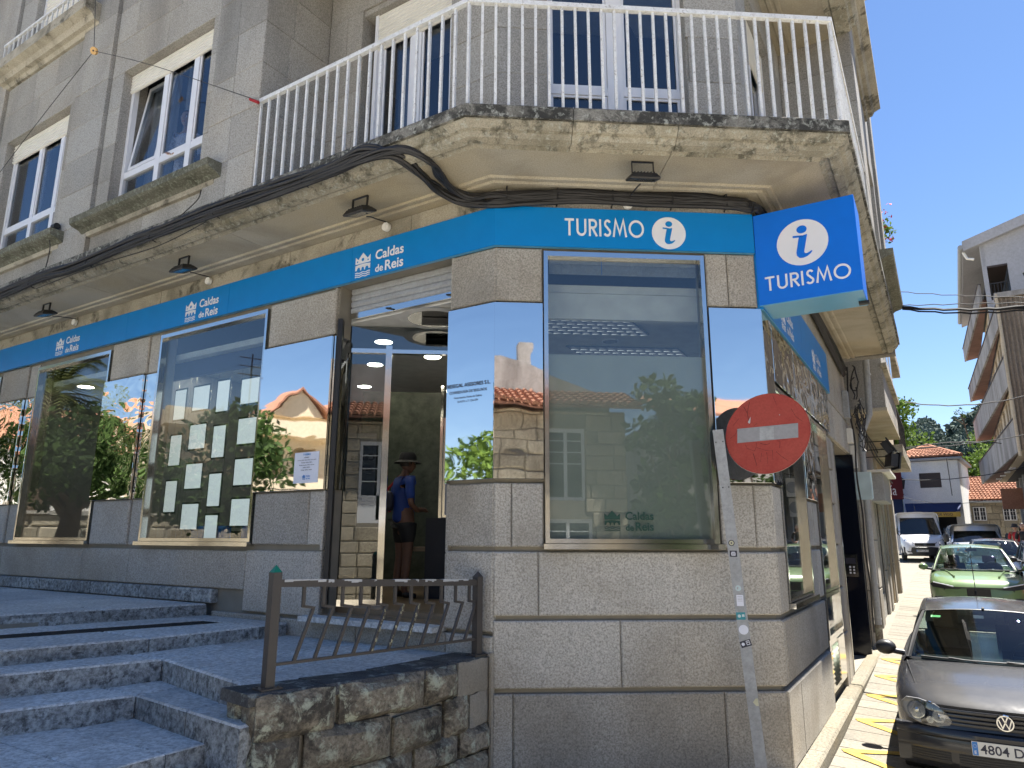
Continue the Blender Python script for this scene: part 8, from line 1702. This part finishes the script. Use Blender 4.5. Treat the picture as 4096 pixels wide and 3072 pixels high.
def fingers(side, wrist, d_, palm, curl=.6, s=1.0):
    """joint chains for one hand: d_ = direction of fingers, palm = palm normal"""
    wrist, d_, palm = V(wrist), V(d_).normalized(), V(palm).normalized(); sd = d_.cross(palm).normalized() * side; J, E_ = [(wrist, .022 * s), (wrist + d_ * .05 * s, (.024 * s, .016 * s)), (wrist + d_ * .082 * s, (.026 * s, .013 * s))], [(0, 1), (1, 2)]
    for k, (o_, ln) in enumerate(((-.030, .066), (-.010, .076), (.010, .070), (.028, .055))):
        b_ = wrist + d_ * .080 * s + sd * o_ * s; p1 = b_ + (d_ * (1 - .2 * curl) + palm * .5 * curl).normalized() * ln * .45 * s; p2 = p1 + (d_ * (.7 - .4 * curl) + palm * (.3 + .7 * curl)).normalized() * ln * .32 * s; p3 = p2 + (d_ * (.5 - .5 * curl) + palm * (.4 + .6 * curl)).normalized() * ln * .26 * s
        n = len(J); J += [(b_, .0095 * s), (p1, .0085 * s), (p2, .0078 * s), (p3, .0065 * s)]; E_ += [(2, n), (n, n + 1), (n + 1, n + 2), (n + 2, n + 3)]
    b_ = wrist + d_ * .03 * s - sd * .022 * s; n = len(J); J += [(b_, .012 * s), (b_ + (d_ * .6 - sd * .7).normalized() * .035 * s, .0105 * s), (b_ + (d_ * .9 - sd * .5 + palm * .3).normalized() * .065 * s, .0085 * s)]; E_ += [(1, n), (n, n + 1), (n + 1, n + 2)]
    return J, E_
def person(label, loc, yaw, h=1.72, skin='skindark', top='jersey', low='shorts', hair='hair', hat=None, seated=False, long_=False, bag=True, short=True):
    t = thing('person', label, 'person', loc); k = h / 1.72; org = V(loc); zz = -.42 if seated else 0
    S_ = lambda x, y, z: (x * k, y * k, (z + (zz if z > .5 else 0)) * k)
    leg = lambda s: [(S_(0, s * .09, .93), .085), (S_(.02, s * .10, .80), .088), (S_(.02 if not seated else .42, s * .10, .50 if not seated else .52 - zz), .058), (S_(.0 if not seated else .42, s * .105, .32 if not seated else .32), .055), (S_(-.02 if not seated else .40, s * .11, .09), .036), (S_(.08 if not seated else .5, s * .12, .035), (.035, .028)), (S_(.15 if not seated else .58, s * .13, .028), (.034, .022))]
    J = [(S_(0, 0, .96), (.12, .10))]; E_ = []
    for s in (1, -1):
        n = len(J); L2 = leg(s)[1:]; J += L2; E_ += [(0, n)] + [(n + i, n + i + 1) for i in range(len(L2) - 1)]
    n = len(J); J += [(S_(0, 0, 1.12), (.125, .09)), (S_(-.01, 0, 1.32), (.14, .095)), (S_(-.015, 0, 1.43), (.10, .07)), (S_(.0, 0, 1.50), .05), (S_(.01, 0, 1.58), .048)]; E_ += [(0, n), (n, n + 1), (n + 1, n + 2), (n + 2, n + 3), (n + 3, n + 4)]
    for s in (1, -1):
        m = len(J); J += [(S_(-.015, s * .165, 1.41), .05), (S_(-.03, s * .21, 1.27), .045), (S_(-.02, s * .235, 1.12), .036), (S_(.10, s * .17, 1.05), .031), (S_(.21, s * .09, 1.06), .023)]; E_ += [(n + 2, m)] + [(m + i, m + i + 1) for i in range(4)]
        FJ, FE = fingers(s, S_(.21, s * .09, 1.06), (.8, -.5 * s, .1), (.1, -s * .6, -.6), .5, k); b_ = len(J) - 1; q = len(J); J += FJ[1:]; E_ += [((b_ if a_ == 0 else q + a_ - 1), q + c_ - 1) for a_, c_ in FE]
    skin_part('body', skin, t, J, E_, org, yaw)
    # shirt, shorts and shoes as shells
    T_ = [(S_(0, 0, .88), (.165, .15)), (S_(0, 0, 1.0), (.145, .12)), (S_(0, 0, 1.14), (.148, .112)), (S_(-.01, 0, 1.32), (.16, .115)), (S_(-.015, 0, 1.44), (.10, .078))]; TE = [(0, 1), (1, 2), (2, 3), (3, 4)]
    for s in (1, -1): m = len(T_); T_ += [(S_(-.015, s * .17, 1.415), .064), (S_(-.03, s * .215, 1.26), .062), (S_(-.026, s * .228, 1.17), .058)]; TE += [(4, m), (m, m + 1), (m + 1, m + 2)]
    skin_part('shirt', top, t, T_, TE, org, yaw)
    Lw = [(S_(0, 0, 1.03), (.155, .14))]; LE = []
    for s in (1, -1): a_ = leg(s); m = len(Lw); Lw += [(a_[1][0], .105), (V(a_[1][0]) * .35 + V(a_[2][0]) * .65, .088)] + ([(a_[2][0], .075), (a_[3][0], .068), (a_[4][0], .055)] if not short else []); LE += [(0, m)] + [(m + i, m + i + 1) for i in range(len(Lw) - m - 1)]
    skin_part('trousers', low, t, Lw, LE, org, yaw)
    for s in (1, -1): a_ = leg(s); skin_part('shoe', 'plastic', t, [(V(a_[4][0]) + V((-.02, 0, -.03)), .045), (V(a_[5][0]), (.048, .035)), (V(a_[6][0]), (.045, .028))], [(0, 1), (1, 2)], org, yaw, 1)
    hd_c = org + V((cos(yaw) * .03 * k, sin(yaw) * .03 * k, (1.635 + zz) * k)); head(t, skin, hair, hd_c, yaw, hat=hat, long_=long_)
    if bag: skin_part('shoulder_bag', 'ink', t, [(S_(-.20, .02, 1.02), (.09, .07)), (S_(-.21, .02, 1.30), (.085, .06))], [(0, 1)], org, yaw, 1); g = G(); cr, sr = cos(yaw), sin(yaw); g.tube([org + V((x * cr - y * sr, x * sr + y * cr, z)) for x, y, z in ((-.15, .08, 1.02), (-.17, .12, 1.3), (-.02, .125, 1.46), (.1, .12, 1.36), (.13, .15, 1.1), (0, .17, 1.0))], .018, 6); g.build('strap', 'redcloth', t, smooth=True)
    return t
pp = pt('C', -1.0, -2.5, 1.402)
person('person in a blue jersey, black shorts and dark bucket hat standing inside the open door', (pp.x, pp.y, 1.402), rad(35), 1.70, hat='shorts')
# woman behind the upper window (bust, leaning on the sill side)
wt_ = thing('person', 'woman with tied dark hair and white floral blouse looking out of the upper window', 'person', pt('L', 4.55, .35, 6.35)); wo_ = pt('L', 4.60, .50, 6.06); yw = math.atan2(nL.y, nL.x) + .45
Jb = [((0, 0, .55), (.14, .10)), ((0, 0, .85), (.13, .09)), ((-.01, 0, 1.14), (.14, .09)), ((-.015, 0, 1.27), (.09, .065)), ((.0, 0, 1.34), .045), ((.015, 0, 1.42), .045)]; Eb = [(i, i + 1) for i in range(5)]
for s in (1, -1):
    m = len(Jb); Jb += [((-.015, s * .155, 1.24), .048), ((-.03, s * .20, 1.08), .042), ((-.0, s * .215, .93), .035), ((.12, s * .16, .86), .030), ((.19, s * .10, .87), .022)]; Eb += [(3, m)] + [(m + i, m + i + 1) for i in range(4)]
    FJ, FE = fingers(s, (.19, s * .10, .87), (.8, -.5 * s, 0), (0, 0, -1), .5); b_ = len(Jb) - 1; q = len(Jb); Jb += FJ[1:]; Eb += [((b_ if a_ == 0 else q + a_ - 1), q + c_ - 1) for a_, c_ in FE]
wo2 = wo_ + V((0, 0, -.02)); skin_part('body', 'skin', wt_, Jb, Eb, wo2, yw)
Tb = [((0, 0, .55), (.16, .12)), ((0, 0, .85), (.15, .11)), ((-.01, 0, 1.14), (.158, .11)), ((-.015, 0, 1.27), (.095, .075))]; Te = [(0, 1), (1, 2), (2, 3)]
for s in (1, -1): m = len(Tb); Tb += [((-.015, s * .16, 1.245), .06), ((-.03, s * .205, 1.08), .056), ((-.0, s * .22, .96), .05)]; Te += [(3, m), (m, m + 1), (m + 1, m + 2)]
skin_part('blouse', 'blouse', wt_, Tb, Te, wo2, yw); head(wt_, 'skin', 'hair', wo2 + V((cos(yw) * .03, sin(yw) * .03, 1.50)), yw, pitch=-.25)
# two people sitting at the right side far down the street
for a_, d_, lab, kw in ((35.05, 33, 'person in a red printed shirt and dark cap by the right wall of the street', dict(top='redcloth', hat='shorts', low='shorts', skin='skin')), (35.45, 31, 'person with long dark hair at the right wall of the street, beside the red shirt', dict(top='shorts', long_=True, low='shorts', skin='skin'))):
    p_ = pol(a_, d_); person(lab, (p_.x, p_.y, 1.0), rad(230), 1.68 if 'red' in lab else 1.5, bag=False, **kw)

# ================================================================ the square behind the camera (seen in glass and polished steel)
sq = G(); sq.prism([(-80, -60), (-9, -60), (-12.5, 12), (-16.5, 17), (-16.5, 60), (-80, 60)], 1.0, 1.30); sq.build('square_paving', 'square', None, kind='structure')
oh = thing('opposite_stone_house', 'old stone house with tiled eaves, arched white window and grey upper wall across the street', 'building', (0, -9, 0))
OF = (V((-7.5, -8.2, 0)), V((1, 0, 0)), V((0, 1, 0)))
hw = [(1.2, 2.5, 2.6, 5.3), (4.6, 5.9, 2.6, 5.3), (10.6, 11.8, 3.25, 5.45), (10.5, 12.0, .6, 2.7)]
g = G(); wall_core(g, OF, 0, 13.1, -.6, 6.0, -.5, -.05, hw); g.fbox(OF, 0, 13.1, -9, -8.6, -.6, 6); g.fbox(OF, .5, 12.6, -3, -2.8, -.6, 6); g.fbox(OF, 12.9, 13.1, -8, -.5, -.6, 6); g.build('wall', 'mortar', oh)
z = -.5; R2 = random.Random(5)
while z < 5.95:
    z1 = min(6.0, z + R2.uniform(.36, .5)); x = 0
    while x < 13.1:
        x1 = min(13.1, x + R2.uniform(.5, 1.0)); segs_ = [(x, x1)]
        for h in hw:
            if h[2] < z1 - .03 and h[3] > z + .03: segs_ = [q for p in segs_ for q in ([(p[0], min(p[1], h[0])), (max(p[0], h[1]), p[1])] if p[0] < h[1] and p[1] > h[0] else [p]) if q[1] - q[0] > .05]
        if z > 1.2 and x > 5:
            for p in segs_: blocks(oh, OF, p[0], p[1], z, z1, 0, mat='fieldstone', d=.05, gap=.03, ch=.02, jit=.02, name='stone')
        else:
            g = G(); [g.cham(OF, p[0] + .02, p[1] - .02, z + .02, z1 - .02, 0, .05, .02) for p in segs_]; g.build('stone', 'fieldstone', oh, kind='stuff') if segs_ else None
        x = x1
    z = z1
for s0, s1, z0, z1 in hw:
    g = G(); [g.fbox(OF, *q) for q in ((s0, s0 + .09, -.2, -.1, z0, z1), (s1 - .09, s1, -.2, -.1, z0, z1), (s0 + .09, s1 - .09, -.2, -.1, z0, z0 + .9 if z1 - z0 > 2.4 else z0 + .1), (s0 + .09, s1 - .09, -.2, -.1, z1 - .12, z1), ((s0 + s1) / 2 - .05, (s0 + s1) / 2 + .05, -.2, -.1, z0 + .1, z1 - .12))]
    for zz in (z0 + .5 * (z1 - z0), z0 + .66 * (z1 - z0), z0 + .82 * (z1 - z0)): g.fbox(OF, s0 + .09, s1 - .09, -.19, -.12, zz, zz + .03)
    w_ = g.build('window', 'pvc', oh); g = G(); g.fbox(OF, s0 + .05, s1 - .05, -.18, -.17, z0 + .1, z1 - .1); g.build('pane', 'intdark', w_)
e_ = [pt(OF, -.4, .55, 6.0), pt(OF, 13.5, .55, 6.0), pt(OF, 13.5, -1.4, 6.75), pt(OF, -.4, -1.4, 6.75)]
g = G(); g.slab(e_, (0, 0, .07)); g.build('roof', 'tile', oh); tiles(oh, *e_, 56, 5, .12, .08, maxn=0)
g = G(); g.slab([pt(OF, 2.0, -1.45, 6.2), pt(OF, 13.0, -1.45, 6.2), pt(OF, 13.0, -1.45, 6.75), pt(OF, 9.3, -1.45, 8.05), pt(OF, 5, -1.45, 8.3), pt(OF, 2.0, -1.45, 8.3)], (0, -.4, 0)); g.build('upper_wall', 'greyrender', oh)
g = G(); g.fbox(OF, 9.9, 10.4, -1.9, -1.5, 7.6, 8.5); g.build('chimney', 'greyrender', oh)
tree('tree', 'bushy dark green tree beside the opposite stone house, mirrored in the corner window', (7.4, -8.3, 0), 7.2, 1.9, 'leafdark', 21, 26, 150, .16, .16, low=.15)
tree('tree', 'slender tree near the opposite stone house corner', (10.5, -10.5, 0), 6.0, 1.8, 'leafdark', 22, 20, 120, .16, .14, low=.2)
rh = thing('red_roofed_house', 'plain house with red tiled roof behind the bushy tree across the street', 'building', (13, -15, 0)); RF_ = (V((9.2, -14, 0)), V((1, 0, 0)), V((0, 1, 0)))
g = G(); g.fbox(RF_, 0, 12, -6, 0, -.5, 7.0); g.build('wall', 'greyrender', rh); g = G(); g.slab([pt(RF_, -.4, .4, 7), pt(RF_, 12.4, .4, 7), pt(RF_, 12.4, -3, 8.3), pt(RF_, -.4, -3, 8.3)], (0, 0, .1)); g.build('roof', 'tile', rh)
# apartment building mirrored in the steel left of the door
bb_ = thing('beige_apartment_building', 'beige apartment building with balconies and tiled gables behind the square', 'building', (-27, 2, 1.3)); BF_ = (V((-27, 9.5, 0)), V((-.18, -.984, 0)), V((.984, -.18, 0)))
hb = [(1.2 + 1.5 * i, 2.2 + 1.5 * i, 4.6, 6.2) for i in range(6)] + [(1 + 3.0 * i, 2.9 + 3.0 * i, 1.6, 3.4) for i in range(3)]
g = G(); wall_core(g, BF_, 0, 10, 1.2, 7.6, -.5, 0, hb); g.fbox(BF_, 0, 10, -9, -1.2, 1.2, 7.6); g.build('wall', 'beige', bb_)
for j in range(2): g = G(); g.fbox(BF_, -.2, 10.2, .0, 1.0, 3.8 + j * 2.9, 4.0 + j * 2.9); g.fbox(BF_, -.2, 10.2, .92, 1.0, 4.0 + j * 2.9, 4.7 + j * 2.9 if j < 1 else 7.3); g.build('balcony', 'beige', bb_)
for k, (a_, b_) in enumerate(((4.2, 7.2), (7.2, 10))):
    g = G(); m_ = (a_ + b_) / 2; g.slab([pt(BF_, a_ + .3, .3, 7.6), pt(BF_, b_ - .3, .3, 7.6), pt(BF_, m_, .3, 8.9)], V((-8, 1.4, 0))); g.build('gable', 'beige', bb_)
    g = G(); [g.slab([pt(BF_, q, .6, 7.55), pt(BF_, m_, .6, 8.95), pt(BF_, m_, .6, 9.1), pt(BF_, q, .6, 7.7)], V((-8.5, 1.5, 0))) for q in (a_, b_)]; g.build('roof', 'tile', bb_)
g = G(); g.tube([pt(BF_, 3.6, -1, 7.5), pt(BF_, 3.6, -1, 10.6)], .04, 5); [g.tube([pt(BF_, 3.0, -1, 9.6 + .4 * q), pt(BF_, 4.2, -1, 9.6 + .4 * q)], .025, 4) for q in range(3)]; g.build('aerial', 'blackmetal', bb_)
# garden wall with railing, palm and trees mirrored in the left windows
gw = thing('garden_wall', 'rough stone retaining wall with thin railing round the garden of the square', 'wall', (-21, 12, 1.3)); GF = (V((-21.5, 22, 0)), V((.04, -.999, 0)), V((.999, .04, 0)))
z = 1.3
for j in range(4):
    x = 0; hh = .38
    while x < 22: x1 = x + R2.uniform(.5, 1.1); g = G(); g.cham(GF, x + .015, x1 - .015, z + .01, z + hh - .01, R2.uniform(-.02, .03), .3, .05); g.build('stone', 'fieldstone' if R2.random() < .6 else 'oldstone', gw); x = x1
    z += hh
g = G(); g.fbox(GF, 0, 22, -.5, -.05, 1.0, 2.8); g.build('mortar', 'mortar', gw); g = G(); g.fbox(GF, -.1, 22.1, -.35, .08, 2.83, 2.93); g.build('coping', 'granite', gw)
g = G(); [g.fbox(GF, .1 + k * .16, .115 + k * .16, -.1, -.085, 2.93, 3.8) for k in range(136)]; g.fbox(GF, 0, 22, -.11, -.07, 3.8, 3.84); g.build('railing', 'blackmetal', gw, kind='stuff')
g = G(); g.fbox(GF, 0, 22, -12, -.5, 1.0, 2.75); tag(g.build('garden_bed', 'dirt'), kind='structure')
tree('tree', 'gnarled spreading tree in the square, mirrored in the far left window', (-17.6, 11.6, 1.3), 4.2, 2.5, 'leafdark', 31, 30, 170, .13, .28, low=.5)
tree('tree', 'green tree in the square between the palm and the apartments', (-15.3, 8.0, 1.3), 4.3, 2.2, 'leafdark', 32, 30, 170, .12, .2, low=.35)
tree('tree', 'light green feathery tree in the square near the door axis', (-12.6, .9, .3), 5.1, 1.7, 'leaf', 33, 34, 170, .12, .16, low=.12)
tree('tree', 'second feathery tree in the square behind the steps', (-14.5, 4.6, .6), 2.6, 1.3, 'leaf', 34, 20, 140, .11, .1, low=.15)
def palm(name, lab, loc, h, r_, seed):
    t = thing(name, lab, 'palm tree', loc); loc = V(loc); rr = random.Random(seed); g = G(); g.tube([loc + V((0, 0, h * i / 8)) for i in range(9)], .3, 10, rr=[.42, .34, .3, .3, .29, .3, .3, .34, .42]); g.build('trunk', 'bark', t, smooth=True); c_ = loc + V((0, 0, h)); lf = G()
    for k in range(46):
        a_ = rr.uniform(0, 2 * pi); el = rr.uniform(-.2, 1.3); d_ = V((cos(a_), sin(a_), 0)); pts = [c_ + d_ * (r_ * u * cos(el) * (1 - .15 * u)) + V((0, 0, r_ * (u * sin(el) - .75 * u * u * cos(el * .6)))) for u in [i / 9 for i in range(10)]]
        lf.tube(pts, .02, 4, rr=[.035 - .0033 * i for i in range(10)])
        for i in range(1, 9):
            for q in range(3):
                p = pts[i] + (pts[i + 1] - pts[i]) * (q / 3); tn = (pts[i + 1] - pts[i]).normalized(); sd = tn.cross(V((0, 0, 1))).normalized()
                for s in (1, -1): ln = .42 * r_ / 3 * (1.2 - .08 * i); e_ = p + sd * s * ln + tn * ln * .6 - V((0, 0, ln * .35)); lf.add([p, p + tn * .05, e_], [(0, 1, 2)])
    lf.build('crown', 'palm', t, recalc=False, kind='stuff'); return t
palm('palm_tree', 'large date palm in the garden behind the wall, mirrored in the left windows', (-22.5, 13.0, 2.7), 4.2, 4.0, 3)
palm('palm_tree', 'second palm with hanging dry fronds nearer to the street', (-15.5, 14.6, 1.3), 6.2, 2.6, 4)
hh_ = thing('tiled_house', 'white house with red tiled roof beyond the garden', 'building', (-36, 16, 1.3)); HF = (V((-34, 24, 0)), V((.04, -.999, 0)), V((.999, .04, 0)))
g = G(); g.fbox(HF, 0, 14, -8, 0, 1, 6.4); g.build('wall', 'render', hh_); g = G(); g.slab([pt(HF, -.4, .5, 6.4), pt(HF, 14.4, .5, 6.4), pt(HF, 14.4, -4, 8.6), pt(HF, -.4, -4, 8.6)], (0, 0, .1)); g.build('roof', 'tile', hh_)
# house fronts opposite on the near right side, mirrored in the side windows
rn = thing('near_right_building', 'stone faced building on the right side of the street beside the parked cars', 'building', pt('R', 4, 9, 0)); RNF = (pt('R', 25, 9.2, 0), dR * -1, nR * -1)
hr_ = [(1 + 3 * i, 2.4 + 3 * i, 4.2 + 3 * j, 6.2 + 3 * j) for i in range(6) for j in range(2)] + [(.8 + 3 * i, 2.8 + 3 * i, .3, 3.0) for i in range(6)]
g = G(); wall_core(g, RNF, 0, 20, -.6, 10.2, -.4, 0, hr_); g.fbox(RNF, 0, 20, -5, -1.2, -.6, 10.2); g.build('wall', 'fieldstone', rn)
for j in range(2): g = G(); g.fbox(RNF, 0, 20, 0, .7, 3.6 + 3 * j, 3.8 + 3 * j); g.build('balcony', 'paleconc', rn)
